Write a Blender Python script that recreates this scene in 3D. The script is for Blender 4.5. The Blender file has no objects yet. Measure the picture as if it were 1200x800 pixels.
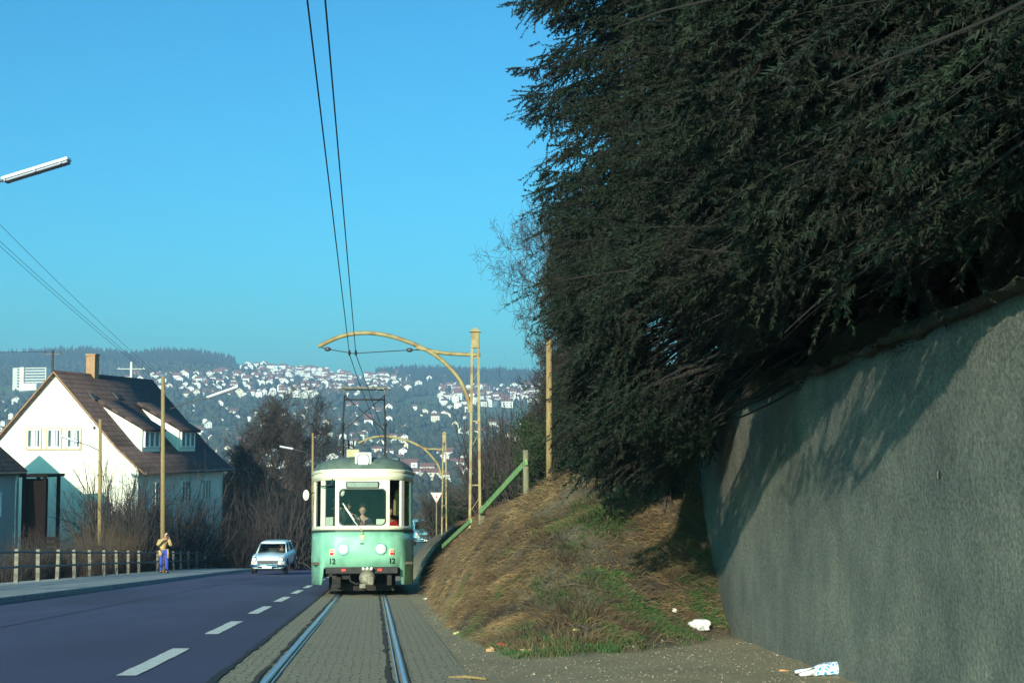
import bpy, bmesh, math, random
import numpy as np
from mathutils import Vector, Matrix

random.seed(7)
RNG = np.random.default_rng(11)
S = bpy.context.scene
COL = S.collection
PI = math.pi
R = math.radians

# ------------------------------------------------------------------ camera model (photo is 1200 x 800)
F = 1700.0
PITCH = math.atan(120.0 / F)
CP, SP = math.cos(PITCH), math.sin(PITCH)
SUN_AZ, SUN_EL = R(13.5), R(16.0)           # light comes from behind and left of the camera
LD = Vector((math.sin(SUN_AZ), math.cos(SUN_AZ), -math.tan(SUN_EL)))   # per metre of horizontal travel


def P(u, v, Y):
    """point seen at pixel (u, v) of the photograph, Y metres ahead"""
    a, b = (u - 600.0) / F, (400.0 - v) / F
    fy, fz = CP - b * SP, SP + b * CP
    k = Y / fy
    return Vector((a * k, Y, fz * k))


def proj(p):
    x, y, z = p[..., 0], p[..., 1], p[..., 2]
    d = y * CP + z * SP
    h = -y * SP + z * CP
    d = np.where(d < 0.05, 0.05, d)
    return 600 + F * x / d, 400 - F * h / d


# ------------------------------------------------------------------ the road and the ground
def xt(Y):
    """x of the tram track's centre line"""
    Y = np.asarray(Y, float)
    c = np.clip(Y - 75, 0, 45)
    return -0.284 - 0.094 * Y + 0.0045 * c ** 2 + 2 * 0.0045 * 45 * np.clip(Y - 120, 0, None)


def rz(Y):
    Y = np.asarray(Y, float)
    a = np.where(Y > 10, -(0.95 + 0.075 * Y), -(1.325 + 0.00375 * np.clip(Y, 0, 10) ** 2))
    return a


def sm(t):
    t = np.clip(t, 0, 1)
    return t * t * (3 - 2 * t)


def vnoise(x, y, seed=0):
    """smooth value noise, about -1..1"""
    x = np.asarray(x, float); y = np.asarray(y, float)
    xi, yi = np.floor(x), np.floor(y)
    fx, fy = x - xi, y - yi
    fx, fy = fx * fx * (3 - 2 * fx), fy * fy * (3 - 2 * fy)
    def h(a, b):
        s = np.sin(a * 127.1 + b * 311.7 + seed * 74.7) * 43758.5453
        return (s - np.floor(s)) * 2 - 1
    return (h(xi, yi) * (1 - fx) * (1 - fy) + h(xi + 1, yi) * fx * (1 - fy)
            + h(xi, yi + 1) * (1 - fx) * fy + h(xi + 1, yi + 1) * fx * fy)


FY = [-30, 12.9, 13.3, 17.5, 24, 31, 36, 42, 60, 75, 90, 130]
FX = [0.4, 0.35, 0.0, -0.66, -1.27, -1.8, -2.1, -2.5, -4.15, -5.4, -5.9, 4.0]
TXX = [-3, 0.0, 0.9, 1.8, 2.6, 4]
TYY = [13.2, 13.3, 13.9, 15.4, 16.8, 17.0]
WX = 2.6                                    # wall face


def wall_top(Y):
    Y = np.asarray(Y, float)
    return 1.0 - 0.032 * np.clip(Y, -10, 30)


def bank(x, Y):
    x = np.asarray(x, float); Y = np.asarray(Y, float)
    r = rz(Y)
    T = 1.0 - 0.032 * Y - 0.06 * np.clip(Y - 20, 0, None)
    T = np.where(Y > 42, r + 2.5 + 0.0 * Y, T)
    T = np.where((Y > 36) & (Y <= 42), T * (42 - Y) / 6 + (r + 2.5) * (Y - 36) / 6, T)
    s = x - np.interp(Y, FY, FX)
    T = T - np.where(x < 2.6, 0.32, 0) * sm((Y - 18.5) / 3) * (1 - sm((Y - 34) / 6)) * (1 - sm((x - 2.2) / 0.4) * (Y < 24))
    A = 1 - np.exp(-np.clip(s, 0, None) / 1.05)
    toe = np.interp(x, TXX, TYY)
    rng = np.interp(x, [0, 1.5, 2.6], [9.5, 7.5, 5.5])
    B = sm((Y - toe) / rng)
    low = r + (T - r) * A * B
    up = T + 0.06 + 0.40 * np.clip(x - 2.85, 0, 2) + 0.16 * np.clip(x - 4.85, 0, 22)
    k = sm((x - 2.62) / 0.2)
    z = np.where(x > 2.6, low * (1 - k) + up * k, low)
    n = vnoise(x * 1.3, Y * 1.3, 3) * 0.13 + vnoise(x * 3.7, Y * 3.7, 5) * 0.085 + vnoise(x * 9, Y * 9, 8) * 0.035
    w = np.clip(A * B + (x > 2.7), 0, 1)
    flat = 0.010 * vnoise(x * 2.2, Y * 2.2, 9) * np.clip(s + 0.6, 0, 1)
    return z + n * w + flat


RIDGE_U = [-1200, -300, 0, 60, 100, 150, 200, 240, 280, 330, 380, 430, 480, 560, 640, 900, 1500, 2500]
RIDGE_V = [430, 424, 421, 417, 415, 420, 416, 420, 427, 431, 435, 441, 436, 440, 443, 440, 430, 430]


def far_z(X, Y):
    X = np.asarray(X, float); Y = np.asarray(Y, float)
    u = 600 + F * X / np.maximum(Y, 1)
    base = np.interp(Y, [100, 140, 300, 500, 800, 1000, 1350], [-8.6, -12.2, -24, -32, -27, -12, 14])
    vr = np.interp(u, RIDGE_U, RIDGE_V)
    top = (520 - vr) / F * 2500
    t = (Y - 1350) / 1150
    fr = np.interp(t, [0, 0.3, 0.56, 1, 1.4, 2.3], [0, 0.33, 0.60, 1, 0.93, 0.8])
    hi = 14 + (top - 14) * fr
    z = np.where(Y < 1350, base, hi)
    n = vnoise(X / 160, Y / 160, 1) * 7 + vnoise(X / 60, Y / 60, 2) * 2.5
    amp = np.interp(Y, [150, 700, 1200, 2200, 2500], [0, 0.3, 1, 0.8, 0.15])
    return z + n * amp


def near_z(x, Y):
    x = np.asarray(x, float); Y = np.asarray(Y, float)
    off = x - xt(Y)
    r = rz(Y)
    z = r - 0.12 - 1.25 * sm((-10.1 - off) / 5) - 0.03 * np.clip(-16 - off, 0, 60)
    z = np.where(off > -10.1, r - 0.25, z)
    z = np.where(off > 1.0, r - 0.8, z)
    k = sm((Y - 95) / 40)
    fz = far_z(x, np.maximum(Y, 100))
    z = np.where(Y > 95, z * (1 - k) + fz * k, z)
    n = vnoise(x / 2.2, Y / 2.2, 4) * 0.12 * np.clip((-10.5 - off) / 2, 0, 1)
    return z + n


def ground_z(x, Y):
    off = float(x) - float(xt(Y))
    if off > 1.0 and Y < 120:
        return float(bank(x, Y))
    if Y < 138:
        return float(near_z(x, Y))
    return float(far_z(x, Y))


# ------------------------------------------------------------------ materials
def new_mat(name):
    m = bpy.data.materials.new(name); m.use_nodes = True
    return m, m.node_tree.nodes, m.node_tree.links, m.node_tree.nodes['Principled BSDF']


def mat(name, c, rough=0.8, c2=None, scale=5.0, detail=6, bump=0.0, bscale=30.0, metal=0.0, spec=0.4,
        coord='Object', stretch=(1, 1, 1), lo=0.35, hi=0.65, c3=None, scale3=1.0, bdist=0.02, coat=0.0, trans=0.0):
    m, N, L, b = new_mat(name)
    b.inputs['Roughness'].default_value = rough
    b.inputs['Metallic'].default_value = metal
    b.inputs['Specular IOR Level'].default_value = spec
    b.inputs['Coat Weight'].default_value = coat
    b.inputs['Base Color'].default_value = (*c, 1)
    tc = N.new('ShaderNodeTexCoord'); mp = N.new('ShaderNodeMapping')
    mp.inputs['Scale'].default_value = stretch
    L.new(tc.outputs[coord], mp.inputs['Vector'])
    if c2 is not None:
        n = N.new('ShaderNodeTexNoise'); n.inputs['Scale'].default_value = scale; n.inputs['Detail'].default_value = detail
        n.inputs['Roughness'].default_value = 0.65
        L.new(mp.outputs[0], n.inputs['Vector'])
        r = N.new('ShaderNodeValToRGB')
        r.color_ramp.elements[0].position = lo; r.color_ramp.elements[0].color = (*c, 1)
        r.color_ramp.elements[1].position = hi; r.color_ramp.elements[1].color = (*c2, 1)
        L.new(n.outputs['Fac'], r.inputs['Fac'])
        out = r.outputs['Color']
        if c3 is not None:
            n3 = N.new('ShaderNodeTexNoise'); n3.inputs['Scale'].default_value = scale3; n3.inputs['Detail'].default_value = 5
            L.new(mp.outputs[0], n3.inputs['Vector'])
            r3 = N.new('ShaderNodeValToRGB')
            r3.color_ramp.elements[0].position = 0.48; r3.color_ramp.elements[0].color = (0, 0, 0, 1)
            r3.color_ramp.elements[1].position = 0.62; r3.color_ramp.elements[1].color = (1, 1, 1, 1)
            L.new(n3.outputs['Fac'], r3.inputs['Fac'])
            mx = N.new('ShaderNodeMix'); mx.data_type = 'RGBA'
            L.new(r3.outputs['Color'], mx.inputs[0]); L.new(out, mx.inputs[6]); mx.inputs[7].default_value = (*c3, 1)
            out = mx.outputs[2]
        L.new(out, b.inputs['Base Color'])
    if bump > 0:
        n2 = N.new('ShaderNodeTexNoise'); n2.inputs['Scale'].default_value = bscale; n2.inputs['Detail'].default_value = 8
        L.new(mp.outputs[0], n2.inputs['Vector'])
        bp = N.new('ShaderNodeBump'); bp.inputs['Strength'].default_value = bump; bp.inputs['Distance'].default_value = bdist
        L.new(n2.outputs['Fac'], bp.inputs['Height']); L.new(bp.outputs[0], b.inputs['Normal'])
    return m


M = {}
M['asphalt'] = mat('asphalt', (0.046, 0.052, 0.115), 0.85, (0.066, 0.072, 0.145), 1.2, 10, 0.35, 220, bdist=0.01, c3=(0.036, 0.042, 0.090), scale3=0.30, stretch=(1, 0.25, 1))
M['seam'] = mat('asphalt_seam', (0.030, 0.034, 0.07), 0.9)
M['paint'] = mat('road_paint', (0.42, 0.44, 0.40), 0.8, (0.72, 0.74, 0.68), 9, 8, 0.2, 90, lo=0.2, hi=0.5)
M['kerb'] = mat('kerb_stone', (0.16, 0.18, 0.19), 0.85, (0.28, 0.30, 0.31), 4, 8, 0.4, 60)
M['pavement'] = mat('pavement', (0.22, 0.24, 0.24), 0.9, (0.36, 0.38, 0.36), 2.5, 10, 0.4, 120)
M['rail'] = mat('rail_steel', (0.50, 0.56, 0.68), 0.32, (0.36, 0.42, 0.54), 8, 6, metal=0.9)  # steel tinted blue, the sky's reflection put into its colour
M['groove'] = mat('rail_groove', (0.03, 0.028, 0.025), 0.9, (0.06, 0.05, 0.04), 15)
M['joint'] = mat('tar_joint', (0.018, 0.018, 0.020), 0.8)
M['concrete'] = mat('concrete_light', (0.10, 0.088, 0.07), 0.85, (0.25, 0.22, 0.17), 6, 8, 0.2, 60)
M['fence_pipe'] = mat('fence_pipe', (0.03, 0.03, 0.035), 0.5, (0.06, 0.05, 0.045), 10)
M['render_wall'] = mat('cream_render', (0.80, 0.78, 0.66), 0.9, (0.84, 0.82, 0.71), 0.6, 8, 0.15, 80, c3=(0.76, 0.73, 0.60), scale3=0.3)
M['trim'] = mat('window_white', (0.75, 0.76, 0.74), 0.5, (0.82, 0.83, 0.80), 6)
M['reveal'] = mat('window_trim_tan', (0.42, 0.30, 0.16), 0.7, (0.5, 0.36, 0.2), 6)
M['brick'] = mat('chimney_brick', (0.30, 0.16, 0.09), 0.9, (0.42, 0.24, 0.13), 7, 8, 0.4, 30)
M['gutter'] = mat('gutter', (0.05, 0.04, 0.035), 0.5, (0.08, 0.06, 0.05), 5)
M['white_pipe'] = mat('white_pipe', (0.7, 0.72, 0.72), 0.4)
M['dark_wood'] = mat('dark_wood', (0.010, 0.007, 0.007), 0.95, (0.018, 0.012, 0.010), 12, 6, 0.3, 40, spec=0.05, stretch=(1, 1, 6))
M['pole_wood'] = mat('pole_wood', (0.20, 0.13, 0.055), 0.9, (0.34, 0.24, 0.11), 7, 8, 0.5, 40, stretch=(6, 6, 0.6))
M['post_wood'] = mat('weathered_post', (0.13, 0.12, 0.075), 0.9, (0.24, 0.22, 0.14), 9, 8, 0.5, 40, stretch=(5, 5, 0.7))
M['rail_wood'] = mat('green_weathered_board', (0.12, 0.22, 0.08), 0.85, (0.20, 0.33, 0.13), 6, 8, 0.4, 30)
M['mast'] = mat('mast_ochre_paint', (0.24, 0.19, 0.08), 0.6, (0.36, 0.29, 0.14), 10, 8, 0.1, 50, c3=(0.22, 0.12, 0.05), scale3=5)
M['wire'] = mat('wire', (0.02, 0.025, 0.03), 0.5, metal=0.3)
M['insul'] = mat('insulator', (0.05, 0.05, 0.06), 0.3)
M['lamp_white'] = mat('lamp_housing', (0.74, 0.76, 0.78), 0.35, (0.66, 0.68, 0.70), 3)
M['lamp_grey'] = mat('lamp_underside', (0.16, 0.17, 0.24), 0.4, (0.2, 0.2, 0.27), 4)
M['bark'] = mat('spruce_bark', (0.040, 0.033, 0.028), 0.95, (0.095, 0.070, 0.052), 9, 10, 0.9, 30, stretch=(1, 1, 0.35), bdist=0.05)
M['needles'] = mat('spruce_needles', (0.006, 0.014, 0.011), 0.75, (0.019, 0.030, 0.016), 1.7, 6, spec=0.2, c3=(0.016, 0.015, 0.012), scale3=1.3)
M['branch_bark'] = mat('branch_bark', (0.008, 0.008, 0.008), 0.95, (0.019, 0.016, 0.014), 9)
M['ledge'] = mat('shade_dark_mossy_soil', (0.014, 0.013, 0.010), 0.95, (0.050, 0.044, 0.030), 6, 10, 1.0, 25, c3=(0.03, 0.04, 0.018), scale3=4, bdist=0.05)  # mossy soil taken near black: shade of the boughs above is in the colour
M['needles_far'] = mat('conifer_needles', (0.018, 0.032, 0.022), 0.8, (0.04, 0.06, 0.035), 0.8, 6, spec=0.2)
M['twig'] = mat('bare_twig', (0.038, 0.030, 0.030), 0.9, (0.070, 0.053, 0.046), 1.5, 6)
M['twig_brown'] = mat('brown_twig', (0.075, 0.046, 0.028), 0.9, (0.135, 0.088, 0.050), 2.5, 6)
M['evergreen'] = mat('evergreen_leaf', (0.012, 0.024, 0.012), 0.7, (0.035, 0.055, 0.022), 1.5, 6, spec=0.2)
M['dry_grass'] = mat('dry_grass', (0.085, 0.053, 0.028), 0.9, (0.29, 0.195, 0.095), 2.6, 9, spec=0.2, c3=(0.055, 0.042, 0.032), scale3=1.1)
M['green_grass'] = mat('green_grass', (0.035, 0.075, 0.025), 0.8, (0.075, 0.135, 0.045), 3, 6, spec=0.2, c3=(0.10, 0.095, 0.045), scale3=2)
M['paper'] = mat('white_paper', (0.82, 0.82, 0.80), 0.8, (0.74, 0.74, 0.73), 8, 5, 0.3, 12)
M['orange_litter'] = mat('tan_paper', (0.55, 0.32, 0.16), 0.8, (0.45, 0.25, 0.12), 9)
M['red_litter'] = mat('red_paper', (0.6, 0.06, 0.05), 0.7)
M['yellow_litter'] = mat('yellow_paper', (0.65, 0.6, 0.25), 0.7)
M['black'] = mat('black_iron', (0.012, 0.012, 0.013), 0.7, (0.03, 0.028, 0.026), 8)
M['rubber'] = mat('rubber', (0.015, 0.015, 0.016), 0.75)
M['chrome'] = mat('chrome', (0.75, 0.76, 0.78), 0.12, metal=1.0)
M['silver'] = mat('silver_reflector', (0.8, 0.8, 0.82), 0.25, metal=0.6)
M['skin'] = mat('skin', (0.52, 0.28, 0.19), 0.6, (0.58, 0.33, 0.23), 8)
M['hair'] = mat('dark_hair', (0.02, 0.015, 0.012), 0.7)
M['jeans'] = mat('blue_trousers', (0.03, 0.05, 0.30), 0.85, (0.05, 0.08, 0.40), 10)
M['tan_coat'] = mat('tan_jacket', (0.42, 0.27, 0.10), 0.85, (0.52, 0.36, 0.16), 6)
M['dark_cloth'] = mat('dark_jacket', (0.02, 0.022, 0.03), 0.85, (0.035, 0.035, 0.045), 6)
M['pink_shirt'] = mat('pink_shirt', (0.62, 0.22, 0.20), 0.8)
M['red_cloth'] = mat('red_jacket', (0.75, 0.03, 0.03), 0.8, (0.6, 0.02, 0.02), 5)
M['grey_cloth'] = mat('grey_coat', (0.18, 0.17, 0.16), 0.85)
M['ochre_cloth'] = mat('ochre_cloth', (0.45, 0.30, 0.14), 0.85)
# tram paints
M['tram_green'] = mat('tram_green', (0.20, 0.47, 0.32), 0.45, (0.27, 0.55, 0.39), 3.0, 10, 0.06, 5, coat=0.25, c3=(0.16, 0.38, 0.26), scale3=1.8)
M['tram_cream'] = mat('tram_cream', (0.78, 0.74, 0.56), 0.4, (0.72, 0.68, 0.50), 2, 6, coat=0.2)
M['tram_roof'] = mat('tram_roof', (0.07, 0.11, 0.09), 0.7, (0.13, 0.17, 0.14), 5, 8, 0.2, 20)
M['tram_belt'] = mat('tram_belt', (0.02, 0.04, 0.03), 0.5)
M['tram_inside'] = mat('tram_interior', (0.05, 0.04, 0.03), 0.8, (0.09, 0.07, 0.05), 3)
M['tram_under'] = mat('tram_underframe', (0.012, 0.011, 0.011), 0.9, (0.035, 0.03, 0.026), 6, 8, 0.3, 20)
M['sign_green'] = mat('blind_grey_green', (0.13, 0.19, 0.15), 0.5, (0.24, 0.30, 0.25), 18, 4, stretch=(1, 1, 2))
M['beige'] = mat('beige_box', (0.40, 0.35, 0.20), 0.7, (0.46, 0.40, 0.25), 6)
M['coupler'] = mat('worn_iron', (0.14, 0.13, 0.10), 0.6, (0.26, 0.23, 0.17), 12, 8, 0.4, 30, metal=0.3)
M['lens'] = mat('lamp_lens', (0.74, 0.76, 0.78), 0.15, (0.45, 0.47, 0.50), 30, 2, coat=0.5)
M['red_lens'] = mat('red_lens', (0.70, 0.04, 0.02), 0.3)
M['orange_lens'] = mat('orange_lens', (0.80, 0.28, 0.10), 0.3)
M['digit'] = mat('dark_green_digit', (0.01, 0.05, 0.02), 0.6)
M['brass'] = mat('emblem', (0.30, 0.42, 0.22), 0.4, metal=0.4)
M['placard'] = mat('cream_placard', (0.76, 0.74, 0.62), 0.7)
# cars
M['car_blue'] = mat('pale_blue_paint', (0.56, 0.70, 0.76), 0.25, coat=0.5)
M['car_orange'] = mat('orange_paint', (0.80, 0.20, 0.02), 0.3, coat=0.5)
M['car_azure'] = mat('azure_paint', (0.16, 0.42, 0.55), 0.3, coat=0.5)
M['car_glass'] = mat('car_glass', (0.02, 0.025, 0.035), 0.06, spec=0.7)
M['house_glass'] = mat('house_glass', (0.04, 0.055, 0.075), 0.08, (0.10, 0.12, 0.14), 1.2, spec=0.8)
M['curtain'] = mat('net_curtain', (0.45, 0.48, 0.46), 0.9)
M['far_white'] = mat('far_render', (0.80, 0.78, 0.72), 0.9)
M['far_cream'] = mat('far_render_cream', (0.74, 0.66, 0.50), 0.9)
M['far_roof'] = mat('far_tiles_red', (0.22, 0.085, 0.06), 0.9)
M['far_roof2'] = mat('far_tiles_brown', (0.14, 0.07, 0.055), 0.9)
M['far_window'] = mat('far_window', (0.06, 0.08, 0.11), 0.4)
M['meadow'] = mat('far_meadow', (0.035, 0.065, 0.024), 0.95, (0.085, 0.16, 0.045), 0.006, 9, coord='Object', c3=(0.10, 0.085, 0.05), scale3=0.010, stretch=(1, 2.2, 1))
M['far_tree'] = mat('far_tree', (0.020, 0.032, 0.018), 0.95, (0.055, 0.055, 0.032), 0.02, 6)
M['far_wood'] = mat('far_conifer', (0.012, 0.024, 0.018), 0.95, (0.026, 0.038, 0.024), 0.03, 5)
M['scrub'] = mat('garden_ground', (0.045, 0.038, 0.022), 0.95, (0.085, 0.075, 0.04), 0.5, 9, 0.5, 12, c3=(0.06, 0.12, 0.03), scale3=0.09)
M['slab'] = mat('slab_building', (0.62, 0.60, 0.52), 0.9)
M['lawn'] = mat('lawn_green', (0.07, 0.20, 0.04), 0.9, (0.12, 0.28, 0.07), 0.6)


def glass_mat(name, tint, refl=1.0):
    m, N, L, b = new_mat(name)
    N.remove(b)
    t = N.new('ShaderNodeBsdfTransparent'); t.inputs[0].default_value = (*tint, 1)
    g = N.new('ShaderNodeBsdfGlossy'); g.inputs['Roughness'].default_value = 0.03
    f = N.new('ShaderNodeFresnel'); f.inputs[0].default_value = 1.5
    mx = N.new('ShaderNodeMixShader')
    g.inputs[0].default_value = (0.4, 0.4, 0.4, 1)
    L.new(f.outputs[0], mx.inputs[0]); L.new(t.outputs[0], mx.inputs[1]); L.new(g.outputs[0], mx.inputs[2])
    L.new(mx.outputs[0], N['Material Output'].inputs['Surface'])
    return m


M['tram_glass'] = glass_mat('tram_glass', (0.70, 0.76, 0.74))


def mat_setts():
    """square granite setts; UV: u across the track, v along it, in metres"""
    m, N, L, b = new_mat('granite_setts')
    b.inputs['Roughness'].default_value = 0.85
    uv = N.new('ShaderNodeUVMap'); uv.uv_map = 'UVMap'
    dn = N.new('ShaderNodeTexNoise'); dn.inputs['Scale'].default_value = 5; dn.inputs['Detail'].default_value = 3
    L.new(uv.outputs[0], dn.inputs['Vector'])
    vm = N.new('ShaderNodeVectorMath'); vm.operation = 'SCALE'; vm.inputs['Scale'].default_value = 0.11
    L.new(dn.outputs['Color'], vm.inputs[0])
    ad = N.new('ShaderNodeVectorMath'); L.new(uv.outputs[0], ad.inputs[0]); L.new(vm.outputs[0], ad.inputs[1])
    br = N.new('ShaderNodeTexBrick')
    br.inputs['Scale'].default_value = 1.0
    br.inputs['Brick Width'].default_value = 0.16
    br.inputs['Row Height'].default_value = 0.13
    br.inputs['Mortar Size'].default_value = 0.012
    br.inputs['Mortar Smooth'].default_value = 0.6
    br.inputs['Color1'].default_value = (0.275, 0.24, 0.155, 1)
    br.inputs['Color2'].default_value = (0.335, 0.295, 0.19, 1)
    br.inputs['Mortar'].default_value = (0.19, 0.165, 0.11, 1)
    L.new(ad.outputs[0], br.inputs['Vector'])
    n = N.new('ShaderNodeTexNoise'); n.inputs['Scale'].default_value = 1.3; n.inputs['Detail'].default_value = 10
    L.new(uv.outputs[0], n.inputs['Vector'])
    r = N.new('ShaderNodeValToRGB'); r.color_ramp.elements[0].position = 0.40; r.color_ramp.elements[1].position = 0.66
    L.new(n.outputs['Fac'], r.inputs['Fac'])
    mx = N.new('ShaderNodeMix'); mx.data_type = 'RGBA'; mx.blend_type = 'MIX'
    mul = N.new('ShaderNodeMath'); mul.operation = 'MULTIPLY'; mul.inputs[1].default_value = 0.85
    L.new(r.outputs['Color'], mul.inputs[0])
    L.new(mul.outputs[0], mx.inputs[0]); L.new(br.outputs['Color'], mx.inputs[6]); mx.inputs[7].default_value = (0.30, 0.26, 0.165, 1)
    L.new(mx.outputs[2], b.inputs['Base Color'])
    n2 = N.new('ShaderNodeTexNoise'); n2.inputs['Scale'].default_value = 26; n2.inputs['Detail'].default_value = 6
    L.new(uv.outputs[0], n2.inputs['Vector'])
    m1 = N.new('ShaderNodeMath'); m1.operation = 'MULTIPLY_ADD'; m1.inputs[1].default_value = -1.0
    L.new(br.outputs['Fac'], m1.inputs[0]); L.new(n2.outputs['Fac'], m1.inputs[2])
    bp = N.new('ShaderNodeBump'); bp.inputs['Strength'].default_value = 0.8; bp.inputs['Distance'].default_value = 0.02
    L.new(m1.outputs[0], bp.inputs['Height']); L.new(bp.outputs[0], b.inputs['Normal'])
    return m


def mat_bank():
    """bare earth and thatch of the bank, worn dirt and gravel on the flat part in front of it"""
    m, N, L, b = new_mat('bank_earth')
    b.inputs['Roughness'].default_value = 0.95
    tc = N.new('ShaderNodeTexCoord')
    n = N.new('ShaderNodeTexNoise'); n.inputs['Scale'].default_value = 0.9; n.inputs['Detail'].default_value = 12
    n.inputs['Roughness'].default_value = 0.7
    L.new(tc.outputs['Object'], n.inputs['Vector'])
    r = N.new('ShaderNodeValToRGB')
    e = r.color_ramp.elements
    e[0].position = 0.34; e[0].color = (0.050, 0.040, 0.028, 1)
    e[1].position = 0.68; e[1].color = (0.150, 0.122, 0.075, 1)
    x = r.color_ramp.elements.new(0.5); x.color = (0.095, 0.078, 0.050, 1)
    L.new(n.outputs['Fac'], r.inputs['Fac'])
    att = N.new('ShaderNodeAttribute'); att.attribute_name = 'dirt'
    n3 = N.new('ShaderNodeTexNoise'); n3.inputs['Scale'].default_value = 14; n3.inputs['Detail'].default_value = 10
    n3.inputs['Roughness'].default_value = 0.8
    L.new(tc.outputs['Object'], n3.inputs['Vector'])
    r3 = N.new('ShaderNodeValToRGB')
    r3.color_ramp.elements[0].position = 0.38; r3.color_ramp.elements[0].color = (0.24, 0.195, 0.11, 1)
    r3.color_ramp.elements[1].position = 0.64; r3.color_ramp.elements[1].color = (0.44, 0.375, 0.23, 1)
    L.new(n3.outputs['Fac'], r3.inputs['Fac'])
    mx = N.new('ShaderNodeMix'); mx.data_type = 'RGBA'
    L.new(att.outputs['Fac'], mx.inputs[0]); L.new(r.outputs['Color'], mx.inputs[6]); L.new(r3.outputs['Color'], mx.inputs[7])
    L.new(mx.outputs[2], b.inputs['Base Color'])
    n2 = N.new('ShaderNodeTexNoise'); n2.inputs['Scale'].default_value = 22; n2.inputs['Detail'].default_value = 12
    n2.inputs['Roughness'].default_value = 0.75
    L.new(tc.outputs['Object'], n2.inputs['Vector'])
    bp = N.new('ShaderNodeBump'); bp.inputs['Strength'].default_value = 0.9; bp.inputs['Distance'].default_value = 0.035
    L.new(n2.outputs['Fac'], bp.inputs['Height']); L.new(bp.outputs[0], b.inputs['Normal'])
    return m


def mat_wall():
    m, N, L, b = new_mat('roughcast_concrete')
    b.inputs['Roughness'].default_value = 0.95
    b.inputs['Specular IOR Level'].default_value = 0.2
    tc = N.new('ShaderNodeTexCoord')
    mp = N.new('ShaderNodeMapping'); mp.inputs['Scale'].default_value = (1, 0.6, 0.6)
    L.new(tc.outputs['Object'], mp.inputs[0])
    n = N.new('ShaderNodeTexNoise'); n.inputs['Scale'].default_value = 3.2; n.inputs['Detail'].default_value = 9
    n.inputs['Roughness'].default_value = 0.7
    L.new(mp.outputs[0], n.inputs['Vector'])
    r = N.new('ShaderNodeValToRGB')
    e = r.color_ramp.elements
    e[0].position = 0.30; e[0].color = (0.140, 0.155, 0.145, 1)
    e[1].position = 0.72; e[1].color = (0.270, 0.280, 0.230, 1)
    L.new(n.outputs['Fac'], r.inputs['Fac'])
    n5 = N.new('ShaderNodeTexNoise'); n5.inputs['Scale'].default_value = 0.55; n5.inputs['Detail'].default_value = 5
    L.new(tc.outputs['Object'], n5.inputs['Vector'])
    r5 = N.new('ShaderNodeValToRGB'); r5.color_ramp.elements[0].position = 0.35; r5.color_ramp.elements[0].color = (0.72, 0.74, 0.76, 1)
    r5.color_ramp.elements[1].position = 0.62; r5.color_ramp.elements[1].color = (1.08, 1.05, 0.98, 1)
    L.new(n5.outputs['Fac'], r5.inputs['Fac'])
    mx = N.new('ShaderNodeMix'); mx.data_type = 'RGBA'; mx.blend_type = 'MULTIPLY'; mx.inputs[0].default_value = 1
    L.new(r.outputs['Color'], mx.inputs[6]); L.new(r5.outputs['Color'], mx.inputs[7])
    n7 = N.new('ShaderNodeTexNoise'); n7.inputs['Scale'].default_value = 45; n7.inputs['Detail'].default_value = 4; n7.inputs['Roughness'].default_value = 0.8
    mp7 = N.new('ShaderNodeMapping'); mp7.inputs['Scale'].default_value = (1, 0.5, 0.9); L.new(tc.outputs['Object'], mp7.inputs[0]); L.new(mp7.outputs[0], n7.inputs['Vector'])
    r7 = N.new('ShaderNodeValToRGB'); r7.color_ramp.elements[0].position = 0.36; r7.color_ramp.elements[0].color = (0.62, 0.62, 0.62, 1)
    r7.color_ramp.elements[1].position = 0.60; r7.color_ramp.elements[1].color = (1.18, 1.18, 1.18, 1)
    L.new(n7.outputs['Fac'], r7.inputs['Fac'])
    mx7 = N.new('ShaderNodeMix'); mx7.data_type = 'RGBA'; mx7.blend_type = 'MULTIPLY'; mx7.inputs[0].default_value = 1
    L.new(mx.outputs[2], mx7.inputs[6]); L.new(r7.outputs['Color'], mx7.inputs[7])
    L.new(mx7.outputs[2], b.inputs['Base Color'])
    mp2 = N.new('ShaderNodeMapping'); mp2.inputs['Scale'].default_value = (1, 0.8, 1.1)
    L.new(tc.outputs['Object'], mp2.inputs[0])
    n2 = N.new('ShaderNodeTexNoise'); n2.inputs['Scale'].default_value = 26; n2.inputs['Detail'].default_value = 9
    n2.inputs['Roughness'].default_value = 0.7
    L.new(mp2.outputs[0], n2.inputs['Vector'])
    bp = N.new('ShaderNodeBump'); bp.inputs['Strength'].default_value = 0.9; bp.inputs['Distance'].default_value = 0.022
    L.new(n2.outputs['Fac'], bp.inputs['Height']); L.new(bp.outputs[0], b.inputs['Normal'])
    return m


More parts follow.
